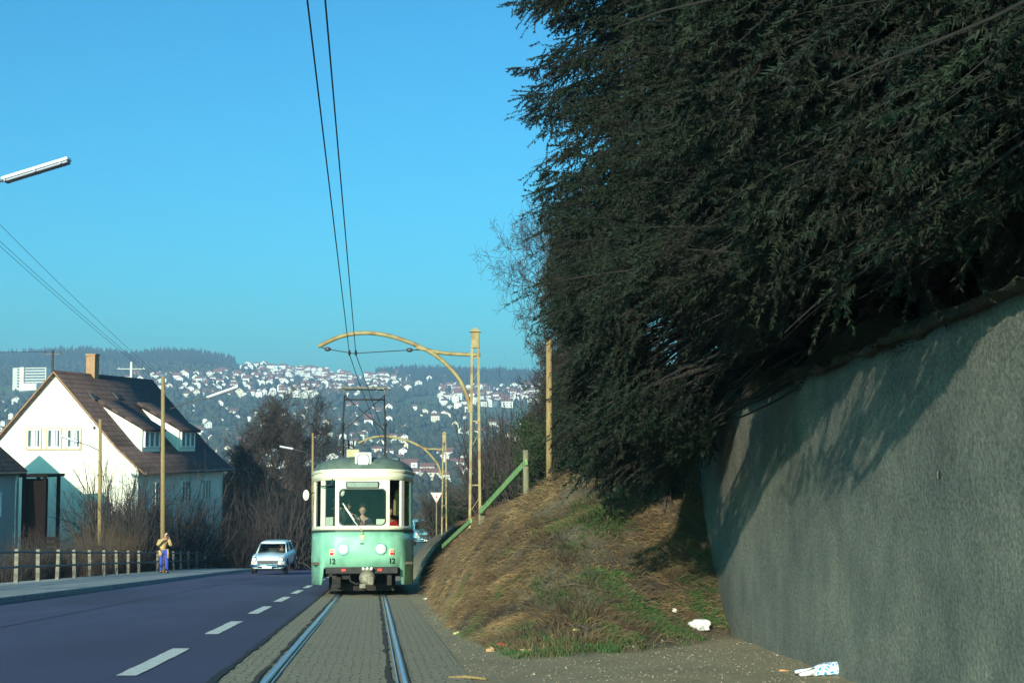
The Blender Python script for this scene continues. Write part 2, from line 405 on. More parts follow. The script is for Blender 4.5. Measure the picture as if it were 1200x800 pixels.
def mat_tiles():
    """interlocking roof tiles: UV in metres, v up the slope"""
    m, N, L, b = new_mat('roof_tiles')
    b.inputs['Roughness'].default_value = 0.85
    uv = N.new('ShaderNodeUVMap'); uv.uv_map = 'UVMap'
    br = N.new('ShaderNodeTexBrick'); br.inputs['Scale'].default_value = 1
    br.inputs['Brick Width'].default_value = 0.30; br.inputs['Row Height'].default_value = 0.36
    br.inputs['Mortar Size'].default_value = 0.03; br.inputs['Mortar Smooth'].default_value = 0.8
    br.inputs['Color1'].default_value = (0.060, 0.036, 0.034, 1)
    br.inputs['Color2'].default_value = (0.105, 0.062, 0.055, 1)
    br.inputs['Mortar'].default_value = (0.028, 0.018, 0.018, 1)
    L.new(uv.outputs[0], br.inputs['Vector'])
    n = N.new('ShaderNodeTexNoise'); n.inputs['Scale'].default_value = 0.7; n.inputs['Detail'].default_value = 9
    L.new(uv.outputs[0], n.inputs['Vector'])
    mx = N.new('ShaderNodeMix'); mx.data_type = 'RGBA'; mx.blend_type = 'OVERLAY'; mx.inputs[0].default_value = 0.5
    L.new(br.outputs['Color'], mx.inputs[6]); L.new(n.outputs['Fac'], mx.inputs[7])
    L.new(mx.outputs[2], b.inputs['Base Color'])
    bp = N.new('ShaderNodeBump'); bp.inputs['Strength'].default_value = 0.8; bp.inputs['Distance'].default_value = 0.04
    iv = N.new('ShaderNodeMath'); iv.operation = 'SUBTRACT'; iv.inputs[0].default_value = 1
    L.new(br.outputs['Fac'], iv.inputs[1]); L.new(iv.outputs[0], bp.inputs['Height']); L.new(bp.outputs[0], b.inputs['Normal'])
    return m


def mat_bag():
    m, N, L, b = new_mat('printed_bag')
    b.inputs['Roughness'].default_value = 0.5
    tc = N.new('ShaderNodeTexCoord')
    v = N.new('ShaderNodeTexVoronoi'); v.feature = 'DISTANCE_TO_EDGE'; v.inputs['Scale'].default_value = 26
    L.new(tc.outputs['Object'], v.inputs['Vector'])
    r = N.new('ShaderNodeValToRGB'); r.color_ramp.interpolation = 'CONSTANT'
    r.color_ramp.elements[0].position = 0; r.color_ramp.elements[0].color = (0.85, 0.87, 0.88, 1)
    r.color_ramp.elements[1].position = 0.13; r.color_ramp.elements[1].color = (0.04, 0.28, 0.62, 1)
    L.new(v.outputs['Distance'], r.inputs['Fac']); L.new(r.outputs['Color'], b.inputs['Base Color'])
    return m


M['setts'] = mat_setts(); M['bank'] = mat_bank(); M['wall'] = mat_wall(); M['tiles'] = mat_tiles(); M['bag'] = mat_bag()


# ------------------------------------------------------------------ object helpers
def tag(o, label=None, cat=None, group=None, kind=None):
    if label: o['label'] = label
    if cat: o['category'] = cat
    if group: o['group'] = group
    if kind: o['kind'] = kind
    return o


def empty(name, loc, rz_=0.0, rx=0.0):
    o = bpy.data.objects.new(name, None); COL.objects.link(o)
    o.location = loc; o.rotation_euler = (rx, 0, rz_)
    o.empty_display_size = 0.2
    return o


def link(name, me, parent=None, loc=None, rot=None):
    o = bpy.data.objects.new(name, me); COL.objects.link(o)
    if parent is not None: o.parent = parent
    if loc is not None: o.location = loc
    if rot is not None: o.rotation_euler = rot
    return o


def np_mesh(name, V, Fs, mats, mi=None, smooth=False, uv=None):
    """mesh from numpy arrays; Fs a list of (n,k) index arrays"""
    me = bpy.data.meshes.new(name)
    V = np.asarray(V, np.float32).reshape(-1, 3)
    Fs = [np.asarray(f, np.int32) for f in Fs if len(f)]
    nf = sum(len(f) for f in Fs)
    tot = np.concatenate([np.full(len(f), f.shape[1], np.int32) for f in Fs])
    loops = np.concatenate([f.ravel() for f in Fs])
    me.vertices.add(len(V)); me.vertices.foreach_set('co', V.ravel())
    me.loops.add(len(loops)); me.loops.foreach_set('vertex_index', loops)
    me.polygons.add(nf)
    st = np.zeros(nf, np.int32); st[1:] = np.cumsum(tot)[:-1]
    me.polygons.foreach_set('loop_start', st); me.polygons.foreach_set('loop_total', tot)
    if not isinstance(mats, (list, tuple)): mats = [mats]
    for m in mats: me.materials.append(m)
    if mi is not None: me.polygons.foreach_set('material_index', np.asarray(mi, np.int32))
    if smooth: me.polygons.foreach_set('use_smooth', np.ones(nf, bool))
    if uv is not None:
        l = me.uv_layers.new(name='UVMap')
        l.data.foreach_set('uv', np.asarray(uv, np.float32)[loops].ravel())
    me.update(calc_edges=True); me.validate()
    return me


def grid_mesh(name, X, Y, Z, m, smooth=True, uv=None):
    nr, nc = X.shape
    V = np.stack([X, Y, Z], -1).reshape(-1, 3)
    i = np.arange(nr * nc).reshape(nr, nc)
    Fc = np.stack([i[:-1, :-1], i[:-1, 1:], i[1:, 1:], i[1:, :-1]], -1).reshape(-1, 4)
    return np_mesh(name, V, [Fc], m, smooth=smooth, uv=uv)


def tubes(P0, P1, R0, R1, k=3):
    P0 = np.asarray(P0, float); P1 = np.asarray(P1, float)
    R0 = np.asarray(R0, float); R1 = np.asarray(R1, float)
    d = P1 - P0
    d = d / np.maximum(np.linalg.norm(d, axis=1, keepdims=True), 1e-9)
    ref = np.where(np.abs(d[:, 2:3]) > 0.9, np.array([[1., 0, 0]]), np.array([[0, 0, 1.]]))
    a = np.cross(d, ref); a /= np.linalg.norm(a, axis=1, keepdims=True)
    b = np.cross(d, a)
    n = len(P0)
    V = np.zeros((n, 2, k, 3))
    for j in range(k):
        c, s = math.cos(2 * PI * j / k), math.sin(2 * PI * j / k)
        V[:, 0, j] = P0 + (a * c + b * s) * R0[:, None]
        V[:, 1, j] = P1 + (a * c + b * s) * R1[:, None]
    base = np.arange(n)[:, None] * (2 * k)
    Fc = []
    for j in range(k):
        j2 = (j + 1) % k
        Fc.append(np.concatenate([base + j, base + j2, base + k + j2, base + k + j], 1))
    return V.reshape(-1, 3), np.concatenate(Fc, 0)


class MB:
    """collects shapes for one mesh object"""
    def __init__(s): s.bm = bmesh.new()

    def _f(s, vs, mi):
        try:
            f = s.bm.faces.new(vs); f.material_index = mi; return f
        except ValueError:
            return None

    def box(s, c, d, mi=0, rz_=0.0, rx=0.0, ry=0.0, bev=0.0):
        mtx = Matrix.Translation(Vector(c)) @ Matrix.Rotation(rz_, 4, 'Z') @ Matrix.Rotation(rx, 4, 'X') @ Matrix.Rotation(ry, 4, 'Y')
        n0 = len(s.bm.faces)
        g = bmesh.ops.create_cube(s.bm, size=1.0, matrix=mtx @ Matrix.Diagonal((d[0], d[1], d[2], 1)))
        fs = set(f for v in g['verts'] for f in v.link_faces)
        for f in fs: f.material_index = mi
        if bev > 0:
            es = list(set(e for v in g['verts'] for e in v.link_edges))
            r = bmesh.ops.bevel(s.bm, geom=es, offset=bev, segments=2, affect='EDGES', profile=0.6)
            for f in r['faces']: f.material_index = mi
        return s

    def prism(s, poly, ax, a0, a1, mi=0):
        """polygon of 2-D points extruded along axis ax ('x','y','z') from a0 to a1"""
        def mk(p, a):
            if ax == 'x': return (a, p[0], p[1])
            if ax == 'y': return (p[0], a, p[1])
            return (p[0], p[1], a)
        A = [s.bm.verts.new(mk(p, a0)) for p in poly]
        B = [s.bm.verts.new(mk(p, a1)) for p in poly]
        s._f(A[::-1], mi); s._f(B, mi)
        n = len(poly)
        for i in range(n): s._f([A[i], A[(i + 1) % n], B[(i + 1) % n], B[i]], mi)
        return s

    def tube(s, pts, r, k=8, mi=0, cap=True):
        pts = [Vector(p) for p in pts]
        if not isinstance(r, (list, tuple)): r = [r] * len(pts)
        rings = []
        prev = None
        for i, p in enumerate(pts):
            d = (pts[min(i + 1, len(pts) - 1)] - pts[max(i - 1, 0)]).normalized()
            if prev is None:
                ref = Vector((0, 0, 1)) if abs(d.z) < 0.9 else Vector((1, 0, 0))
                a = d.cross(ref).normalized()
            else:
                a = (prev - d * prev.dot(d)).normalized()
            prev = a
            b = d.cross(a)
            rings.append([s.bm.verts.new(p + (a * math.cos(2 * PI * j / k) + b * math.sin(2 * PI * j / k)) * r[i]) for j in range(k)])
        for A, B in zip(rings, rings[1:]):
            for j in range(k):
                f = s._f([A[j], A[(j + 1) % k], B[(j + 1) % k], B[j]], mi)
                if f: f.smooth = True
        if cap: s._f(rings[0][::-1], mi); s._f(rings[-1], mi)
        return s

    def ball(s, c, r, mi=0, sc=(1, 1, 1), seg=12):
        g = bmesh.ops.create_uvsphere(s.bm, u_segments=seg, v_segments=max(6, seg * 2 // 3), radius=r,
                                      matrix=Matrix.Translation(Vector(c)) @ Matrix.Diagonal((*sc, 1)))
        for f in set(f for v in g['verts'] for f in v.link_faces):
            f.material_index = mi; f.smooth = True
        return s

    def loft(s, rings, mi=0, closed=True, cap0=False, cap1=False, smooth=True):
        RV = [[s.bm.verts.new(p) for p in r] for r in rings]
        n = len(RV[0])
        for A, B in zip(RV, RV[1:]):
            for j in range(n if closed else n - 1):
                f = s._f([A[j], A[(j + 1) % n], B[(j + 1) % n], B[j]], mi)
                if f: f.smooth = smooth
        if cap0: s._f(RV[0][::-1], mi)
        if cap1: s._f(RV[-1], mi)
        return s

    def quad(s, a, b, c, d, mi=0):
        s._f([s.bm.verts.new(Vector(p)) for p in (a, b, c, d)], mi); return s

    def slab(s, p0, p1, z0, z1, th, mi=0, q0=None, q1=None):
        """vertical slab between plan points p0, p1 from z0 to z1, th thick inwards"""
        p0 = Vector((p0[0], p0[1], 0)); p1 = Vector((p1[0], p1[1], 0))
        n = (p1 - p0).normalized().cross(Vector((0, 0, 1))) * th
        v = [s.bm.verts.new(p + Vector((0, 0, z))) for z in (z0, z1) for p in (p0, p1, p1 - n, p0 - n)]
        for q in ((0, 1, 2, 3), (4, 5, 6, 7), (0, 1, 5, 4), (1, 2, 6, 5), (2, 3, 7, 6), (3, 0, 4, 7)):
            s._f([v[i] for i in q], mi)
        return s

    def mesh(s, name, mats):
        bmesh.ops.recalc_face_normals(s.bm, faces=s.bm.faces)
        me = bpy.data.meshes.new(name); s.bm.to_mesh(me); s.bm.free()
        if not isinstance(mats, (list, tuple)): mats = [mats]
        for m in mats: me.materials.append(m)
        return me

    def build(s, name, mats, parent=None, loc=None, rot=None):
        return link(name, s.mesh(name, mats), parent, loc, rot)


def kids(o): return [c for c in bpy.data.objects if c.parent == o]


def copy_tree(o, parent=None):
    c = o.copy(); COL.objects.link(c)
    if parent is not None: c.parent = parent
    for ch in list(o.children): copy_tree(ch, c)
    return c


def in_poly(u, v, poly):
    inside = np.zeros(u.shape, bool)
    n = len(poly)
    for i in range(n):
        x0, y0 = poly[i]; x1, y1 = poly[(i + 1) % n]
        c = (y0 > v) != (y1 > v)
        with np.errstate(divide='ignore', invalid='ignore'):
            xi = (x1 - x0) * (v - y0) / ((y1 - y0) if y1 != y0 else 1e-9) + x0
        inside ^= c & (u < xi)
    return inside


# ================================================================== SETTING: road, track, pavement
def strip(name, o0, o1, dz, m, Y0, Y1, n=1, stepf=1.0, zfun=None, cross=2):
    Ys = []
    y = Y0
    while y < Y1:
        Ys.append(y); y += stepf * (0.5 + max(0, y) * 0.02)
    Ys.append(Y1)
    Ys = np.array(Ys)
    offs = np.linspace(o0, o1, cross)
    Yg, Og = np.meshgrid(Ys, offs, indexing='ij')
    Xg = xt(Yg) + Og
    Zg = rz(Yg) + dz
    if zfun is not None: Zg = Zg + zfun(Og, Yg)
    uv = np.stack([Og.ravel(), Yg.ravel()], -1)
    o = link(name, grid_mesh(name, Xg, Yg, Zg, m, uv=uv))
    return o


tag(strip('road', -6.85, -0.92, 0.0, M['asphalt'], -25, 135, cross=8), kind='structure')
tag(strip('track_paving', -0.90, 1.02, 0.008, M['setts'], -25, 135, cross=10,
          zfun=lambda o, y: 0.004 * vnoise(o * 3, y * 3, 4)), kind='structure')


# ragged tar joint between asphalt and setts
def ragged(name, o0, dz, w, m):
    Ys = np.arange(-5, 60, 0.12)
    n1 = vnoise(Ys * 2.1, 0 * Ys, 1) * 0.018 + vnoise(Ys * 7, 0 * Ys, 2) * 0.010
    n2 = vnoise(Ys * 2.6, 0 * Ys + 5, 1) * 0.014 + vnoise(Ys * 6, 0 * Ys + 4, 2) * 0.010
    X = np.stack([xt(Ys) + o0 - w / 2 + n1, xt(Ys) + o0 + w / 2 + n2], 1)
    Yg = np.stack([Ys, Ys], 1)
    return link(name, grid_mesh(name, X, Yg, rz(Yg) + dz, m))


tag(ragged('road_joint', -0.92, 0.014, 0.055, M['joint']), kind='structure')
tag(ragged('road_seam', -4.6, 0.004, 0.045, M['seam']), kind='structure')
# kerb and pavement on the left
mb = MB()
me_k = strip('kerb', -6.85, -6.85, 0, M['kerb'], -25, 135)
bpy.data.objects.remove(me_k)
Ys = np.array(list(np.arange(-25, 135, 0.8)))
prof = [(-6.84, -0.10), (-6.84, 0.10), (-6.87, 0.125), (-7.0, 0.125), (-7.0, -0.1)]
Xk = np.stack([xt(Ys) + p[0] for p in prof], 1); Yk = np.stack([Ys] * len(prof), 1)
Zk = np.stack([rz(Ys) + p[1] for p in prof], 1)
tag(link('kerb', grid_mesh('kerb', Xk, Yk, Zk, M['kerb'], smooth=False)), kind='structure')
prof = [(-7.003, 0.12), (-8.0, 0.135), (-9.0, 0.145), (-10.15, 0.15), (-10.2, -0.9)]
Xk = np.stack([xt(Ys) + p[0] + 0.01 * vnoise(Ys, Ys * 0, 3) * 0 for p in prof], 1); Yk = np.stack([Ys] * len(prof), 1)
Zk = np.stack([rz(Ys) + p[1] for p in prof], 1)
tag(link('pavement', grid_mesh('pavement', Xk, Yk, Zk, M['pavement'], smooth=False)), kind='structure')


# dashes on the road
def dash(Y0, Y1, off, w):
    ys = np.linspace(Y0, Y1, 12)
    j = lambda s: 0.008 * vnoise(ys * 5, ys * 0 + s, 7)
    X = np.stack([xt(ys) + off - w / 2 + j(1), xt(ys) + off + w / 2 + j(5)], 1)
    Yg = np.stack([ys, ys], 1)
    return X, Yg, rz(Yg) + 0.006


VV, FF, base = [], [], 0
for k in range(-2, 14):
    Y0 = 11.55 + 5.95 * k
    X, Yg, Zg = dash(Y0, Y0 + 3.3, -1.66, 0.17)
    nr = X.shape[0]
    VV.append(np.stack([X, Yg, Zg], -1).reshape(-1, 3))
    i = np.arange(nr * 2).reshape(nr, 2) + base
    FF.append(np.stack([i[:-1, 0], i[:-1, 1], i[1:, 1], i[1:, 0]], -1)); base += nr * 2
tag(link('road_markings', np_mesh('road_markings', np.concatenate(VV), [np.concatenate(FF)], M['paint'])), kind='structure')

# rails
for sgn, nm in ((-1, 'left'), (1, 'right')):
    Ys = np.concatenate([np.arange(-20, 40, 0.5), np.arange(40, 134, 1.5)])
    o = sgn * 0.5
    # head, groove, lip
    prof = [(o + sgn * 0.046, -0.02), (o + sgn * 0.046, 0.012), (o + sgn * 0.0, 0.014), (o - sgn * 0.003, -0.022),
            (o - sgn * 0.030, -0.022), (o - sgn * 0.032, 0.009), (o - sgn * 0.042, 0.009), (o - sgn * 0.042, -0.02)]
    X = np.stack([xt(Ys) + p[0] for p in prof], 1); Yg = np.stack([Ys] * len(prof), 1)
    Z = np.stack([rz(Ys) + 0.008 + p[1] for p in prof], 1)
    me = grid_mesh('tram_rail', X, Yg, Z, [M['rail'], M['groove']], smooth=False)
    nc = len(prof) - 1
    mi = np.tile(np.array([0, 0, 0, 1, 1, 0, 0]), len(Ys) - 1)
    me.polygons.foreach_set('material_index', mi)
    tag(link('tram_rail', me), 'polished %s rail of the tram track set in the setts' % nm, 'tram rail', 'the two rails of the tram track')
    # worn dark joint beside the rail
j1 = tag(ragged('sett_joint', 0.40, 0.016, 0.035, M['groove']), kind='structure')
j2 = tag(ragged('sett_joint', -0.60, 0.016, 0.03, M['groove']), kind='structure')

# ------------------------------------------------------------------ ground sheets
xs = np.concatenate([np.arange(-160, -32, 4), np.arange(-32, -6, 0.7), np.arange(-6, 6, 2), np.arange(6, 161, 7)])
ys = np.concatenate([np.arange(-60, 20, 4), np.arange(20, 145, 1.4)])
Yg, Xg = np.meshgrid(ys, xs, indexing='ij')
tag(link('ground', grid_mesh('ground', Xg, Yg, near_z(Xg, Yg), M['scrub'])), kind='structure')

us = np.concatenate([np.linspace(-1.6, -0.42, 40), np.linspace(-0.40, 0.06, 210), np.linspace(0.08, 1.6, 60)])
ys = np.concatenate([np.linspace(132, 900, 50), np.linspace(915, 2700, 150), np.linspace(2705, 2740, 3)])
Yg, Ug = np.meshgrid(ys, us, indexing='ij')
Xg = Yg * Ug
tag(link('hills', grid_mesh('hills', Xg, Yg, far_z(Xg, Yg) - 0.3 * (Yg < 150), M['meadow'])), kind='structure')

# bank and yard on the right of the track
us = np.concatenate([np.linspace(0, 1, 1)])
Ys = np.concatenate([np.arange(-25, 4, 1.0), np.arange(4, 44, 0.16), np.arange(44, 75, 0.7), np.arange(75, 131, 2.5)])
tx = np.concatenate([np.linspace(0, 0.30, 78), ])
cols = np.concatenate([np.arange(0, 1, 0.01)])
rows = []
for Y in Ys:
    x0 = float(xt(Y)) + 0.99
    a = np.linspace(x0, 2.55, 70, endpoint=True)
    b = np.concatenate([[2.60, 2.64, 2.70, 2.78, 2.86], np.arange(3.0, 7, 0.3), np.arange(7, 30, 1.6), [34, 40, 50, 70]])
    rows.append(np.concatenate([a, b]))
Xg = np.array(rows); Yg = np.repeat(Ys[:, None], Xg.shape[1], 1)
Zb = bank(Xg, Yg)
me = grid_mesh('embankment', Xg, Yg, Zb, M['bank'])
s_ = Xg - np.interp(Yg, FY, FX)
toe = np.interp(Xg, TXX, TYY)
A = 1 - np.exp(-np.clip(s_ - 0.05, 0, None) / 0.35)
Bq = np.clip((Yg - toe + 0.2) / 0.7, 0, 1)
dirt = 1 - A * Bq
dirt = np.where(Xg > 2.62, 0, dirt)
dirt = np.clip(dirt + 0.25 * vnoise(Xg * 3, Yg * 2, 21), 0, 1)
at = me.attributes.new('dirt', 'FLOAT', 'POINT'); at.data.foreach_set('value', dirt.ravel().astype(np.float32))
tag(link('embankment', me), kind='structure')


# ------------------------------------------------------------------ retaining wall
Ys = np.arange(-9, 23.6, 0.12)
zs = np.linspace(0, 1, 26)
Yg, Tg = np.meshgrid(Ys, zs, indexing='ij')
zb = rz(Yg) - 0.3
Zg = zb + (wall_top(Yg) - zb) * Tg
curve = 0.25 * sm((Yg - 19.5) / 4) ** 1.0
Xg = WX + curve + 0.008 * vnoise(Yg * 0.35, Zg * 0.4, 2) - 0.03 * (1 - Tg)
V = np.stack([Xg, Yg, Zg], -1)
Vb = V.copy(); Vb[..., 0] = Xg[..., :] * 0 + WX + 0.24 + curve
nr, nc = Xg.shape
i = np.arange(nr * nc).reshape(nr, nc); k = i + nr * nc
Fq = [np.stack([i[:-1, :-1], i[1:, :-1], i[1:, 1:], i[:-1, 1:]], -1).reshape(-1, 4),
      np.stack([i[:-1, -1], i[1:, -1], k[1:, -1], k[:-1, -1]], -1),
      np.stack([k[:-1, :-1], k[:-1, 1:], k[1:, 1:], k[1:, :-1]], -1).reshape(-1, 4)]
me = np_mesh('retaining_wall', np.concatenate([V.reshape(-1, 3), Vb.reshape(-1, 3)]), Fq, M['wall'], smooth=True)
wall = tag(link('retaining_wall', me), 'tall rough grey concrete retaining wall rising beside the bank under the spruces', 'wall')
for (u, v, s) in ((1102, 557, 1.0), (1020, 741, 1.0), (1165, 783, 1.0), (930, 722, 0.7)):
    Yh = WX * F / (u - 600)
    p = P(u, v, Yh)
    mb = MB()
    mb.ball((0, 0, 0), 0.030 * s, 0, (0.30, 1.5, 1.1), 14)  # flat black bead on the face, painted for the shade inside a hole
    mb.ball((-0.004, 0.028 * s, 0.002), 0.026 * s, 1, (0.40, 0.8, 1.1), 12)
    o = mb.build('tie_hole', [M['black'], M['concrete']], wall, (WX - 0.012, p.y, p.z))

# rough soil lip that overhangs the wall top
Ys = np.arange(-9, 23, 0.09)
prof = [(2.86, -0.02), (2.60, -0.004), (2.52, -0.012), (2.49, 0.008), (2.54, 0.035), (2.70, 0.075), (2.95, 0.12), (3.1, 0.02)]
Xk = np.stack([p[0] + 0.05 * vnoise(Ys * 1.7, Ys * 0 + q, 31) * (1 if p[0] < 2.6 else 0.2) + 0.02 * vnoise(Ys * 6, Ys * 0 + q, 33) + 0.25 * sm((Ys - 19.5) / 4) for q, p in enumerate(prof)], 1)
Yk = np.stack([Ys] * len(prof), 1)
Zk = np.stack([wall_top(Ys) + p[1] + (0.045 * vnoise(Ys * 2.1, Ys * 0 + q * 0.4, 35) + 0.03 * vnoise(Ys * 8, Ys * 0 + q, 36) + 0.012) * (1 if 1 < q < 7 else 0) for q, p in enumerate(prof)], 1)
tag(link('soil_ledge', grid_mesh('soil_ledge', Xk, Yk, Zk, M['ledge'], smooth=True)), kind='structure')

print('setting done')

# ================================================================== SPRUCES over the wall
def hgt(x, Y):
    return bank(x, Y)


CANOPY = [(590, -900), (1500, -900), (1500, 300), (1200, 262), (1130, 306), (1100, 262), (1070, 330), (1046, 300), (1005, 306), (985, 362), (955, 330), (905, 385), (872, 400), (862, 385), (838, 372), (800, 352),
          (770, 350), (742, 372), (748, 440), (800, 470), (834, 478), (826, 520), (770, 562), (705, 570), (676, 545), (656, 520), (657, 470), (660, 430), (657, 392),
          (634, 360), (634, 322), (648, 290), (640, 255), (620, 215), (613, 196), (632, 182), (648, 176), (640, 150), (614, 128), (604, 108), (592, 74),
          (580, 52), (581, 26), (604, 40), (648, 58), (634, 22), (600, 8)]
# where the photograph shows shade on the wall
WALLSH = [[(1230, 330), (1168, 372), (1120, 445), (1050, 530), (985, 590), (918, 612), (898, 598), (950, 545), (1000, 500), (1050, 430), (1095, 400), (1150, 352)],
          [(1030, 410), (990, 470), (945, 520), (905, 560), (880, 610), (850, 672), (828, 700), (790, 700), (790, 640), (826, 600), (870, 545), (880, 500), (925, 460), (960, 425)],
          [(780, 440), (900, 425), (870, 480), (850, 560), (836, 600), (780, 640)],
          [(780, 440), (1230, 320), (1230, 352), (1080, 396), (900, 452), (780, 500)],
          [(1012, 410), (1060, 400), (1068, 425), (1020, 450), (1004, 440)]]
GROUNDSH = [(690, 552), (760, 500), (900, 480), (860, 640), (852, 690), (800, 698), (730, 694), (716, 676), (742, 655), (690, 638), (654, 634), (668, 618), (712, 604), (700, 585)]
LITGAP = [(738, 612), (760, 596), (800, 584), (820, 596), (800, 628), (760, 642), (720, 640)]


LUT_X, LUT_Y = np.meshgrid(np.arange(-5, 9, 0.1), np.arange(-5, 60, 0.1), indexing='ij')
LUT = bank(LUT_X, LUT_Y)


def ground_lut(x, y):
    i = np.clip(((x + 5) * 10).astype(int), 0, LUT.shape[0] - 1); j = np.clip(((y + 5) * 10).astype(int), 0, LUT.shape[1] - 1)
    return LUT[i, j]


def shadow_ok(pts):
    """True where a twig tip does not shade ground or wall that lies in the sun in the photograph"""
    n = len(pts)
    ok = np.ones(n, bool)
    ld = np.array(LD)
    t = (WX - pts[:, 0]) / ld[0]
    q = pts + t[:, None] * ld
    onwall = (pts[:, 0] < WX) & (q[:, 1] > 3) & (q[:, 1] < 21) & (q[:, 2] < wall_top(q[:, 1])) & (q[:, 2] > rz(q[:, 1]))
    u, v = proj(q)
    inside = u > 1206
    for poly in WALLSH: inside |= in_poly(u, v, poly)
    ok &= ~(onwall & ~inside)
    # ground
    hit = np.full(n, -1.0)
    todo = np.where(~onwall & (pts[:, 0] < WX))[0]
    for a in np.arange(0, 30, 0.3):
        q = pts[todo] + a * ld
        g = q[:, 2] < ground_lut(q[:, 0], q[:, 1])
        hit[todo[g]] = a
        todo = todo[~g]
        if not len(todo): break
    q = pts + np.maximum(hit, 0)[:, None] * ld
    u, v = proj(q)
    vis = (hit >= 0) & (q[:, 0] < WX + 0.1) & (q[:, 1] > 6) & ~onwall & (u < 1100) & (u > 480)
    hid = np.zeros(n, bool)
    for f in np.linspace(0.45, 0.97, 27):
        w_ = q * f
        hid |= (ground_lut(w_[:, 0], w_[:, 1]) > w_[:, 2] + 0.06) & (w_[:, 0] < WX)
    vis &= ~hid
    ins = in_poly(u, v, GROUNDSH) & ~in_poly(u, v, LITGAP)
    ok &= ~(vis & ~ins)
    return ok


def branch_template(rng, dense=1.0, droop=0.5):
    """a spruce bough, 1 m long along +x. returns tubes (P0,P1,R0,R1) and twigs: per twig tip position and needle triangles"""
    n = 12
    t = np.linspace(0, 1, n + 1)
    z = 0.10 * t - droop * 0.55 * t ** 1.6 + droop * 0.22 * np.clip(t - 0.6, 0, 1) ** 1.2 * 2
    y = 0.05 * np.sin(t * 4 + rng.uniform(0, 6)) + 0.10 * rng.normal() * t ** 2
    z = z + 0.02 * np.sin(t * 9 + rng.uniform(0, 6))
    axis = np.stack([t, y, z], 1)
    T0, T1, R0, R1 = [], [], [], []
    for i in range(n):
        T0.append(axis[i]); T1.append(axis[i + 1]); R0.append(0.0078 * (1 - t[i]) + 0.0015); R1.append(0.0078 * (1 - t[i + 1]) + 0.0015)
    twigs = []      # (start, end)
    nt = int(30 * dense)
    for i in range(nt):
        a = 0.10 + 0.90 * (i + rng.uniform(0, 1)) / nt
        p = np.array([np.interp(a, t, axis[:, k]) for k in range(3)])
        side = 1 if i % 2 else -1
        L = (0.32 * math.sin(PI * min(1, a * 0.85 + 0.12)) + 0.06) * rng.uniform(0.6, 1.15)
        ang = R(rng.uniform(38, 66)) * side
        dz = -rng.uniform(0.15, 0.75) * (0.5 + droop)
        d = np.array([math.cos(ang), math.sin(ang), dz]); d /= np.linalg.norm(d)
        e = p + d * L; e[2] -= 0.04 * L
        twigs.append((p, e))
        # side twiglets
        for q in range(2):
            b = rng.uniform(0.25, 0.8)
            p2 = p + (e - p) * b
            d2 = d + rng.normal(0, 0.45, 3) + np.array([0.3, 0, -0.25]); d2 /= np.linalg.norm(d2)
            twigs.append((p2, p2 + d2 * L * rng.uniform(0.3, 0.55)))
    twigs.append((axis[-2], axis[-1] + np.array([0.04, 0, 0.01])))
    return (np.array(T0), np.array(T1), np.array(R0), np.array(R1)), np.array([a for a, b in twigs]), np.array([b for a, b in twigs])


def needles_for(A, B, rng, per_m=150, ln=0.026, w=0.0062, maxn=40):
    """needle triangles round each twig A->B. returns V (n,3,3) and owner index"""
    L = np.linalg.norm(B - A, axis=1)
    cnt = np.clip((L * per_m).astype(int), 3, maxn)
    own = np.repeat(np.arange(len(A)), cnt)
    f = rng.random(len(own))
    a, b = A[own], B[own]
    d = (b - a) / np.maximum(np.linalg.norm(b - a, axis=1, keepdims=True), 1e-6)
    p = a + (b - a) * f[:, None]
    r = rng.normal(0, 1, (len(own), 3)); r -= d * (r * d).sum(1, keepdims=True)
    r /= np.linalg.norm(r, axis=1, keepdims=True)
    dirn = d * 0.75 + r * 0.75
    dirn /= np.linalg.norm(dirn, axis=1, keepdims=True)
    s = np.cross(dirn, rng.normal(0, 1, (len(own), 3))); s /= np.linalg.norm(s, axis=1, keepdims=True)
    ll = ln * rng.uniform(0.7, 1.3, (len(own), 1))
    V = np.stack([p - s * w, p + s * w, p + dirn * ll], 1)
    return V, own


TEMPL = [branch_template(np.random.default_rng(100 + k), 1.0, [0.35, 0.55, 0.75, 0.45, 0.9, 0.6][k]) for k in range(6)]


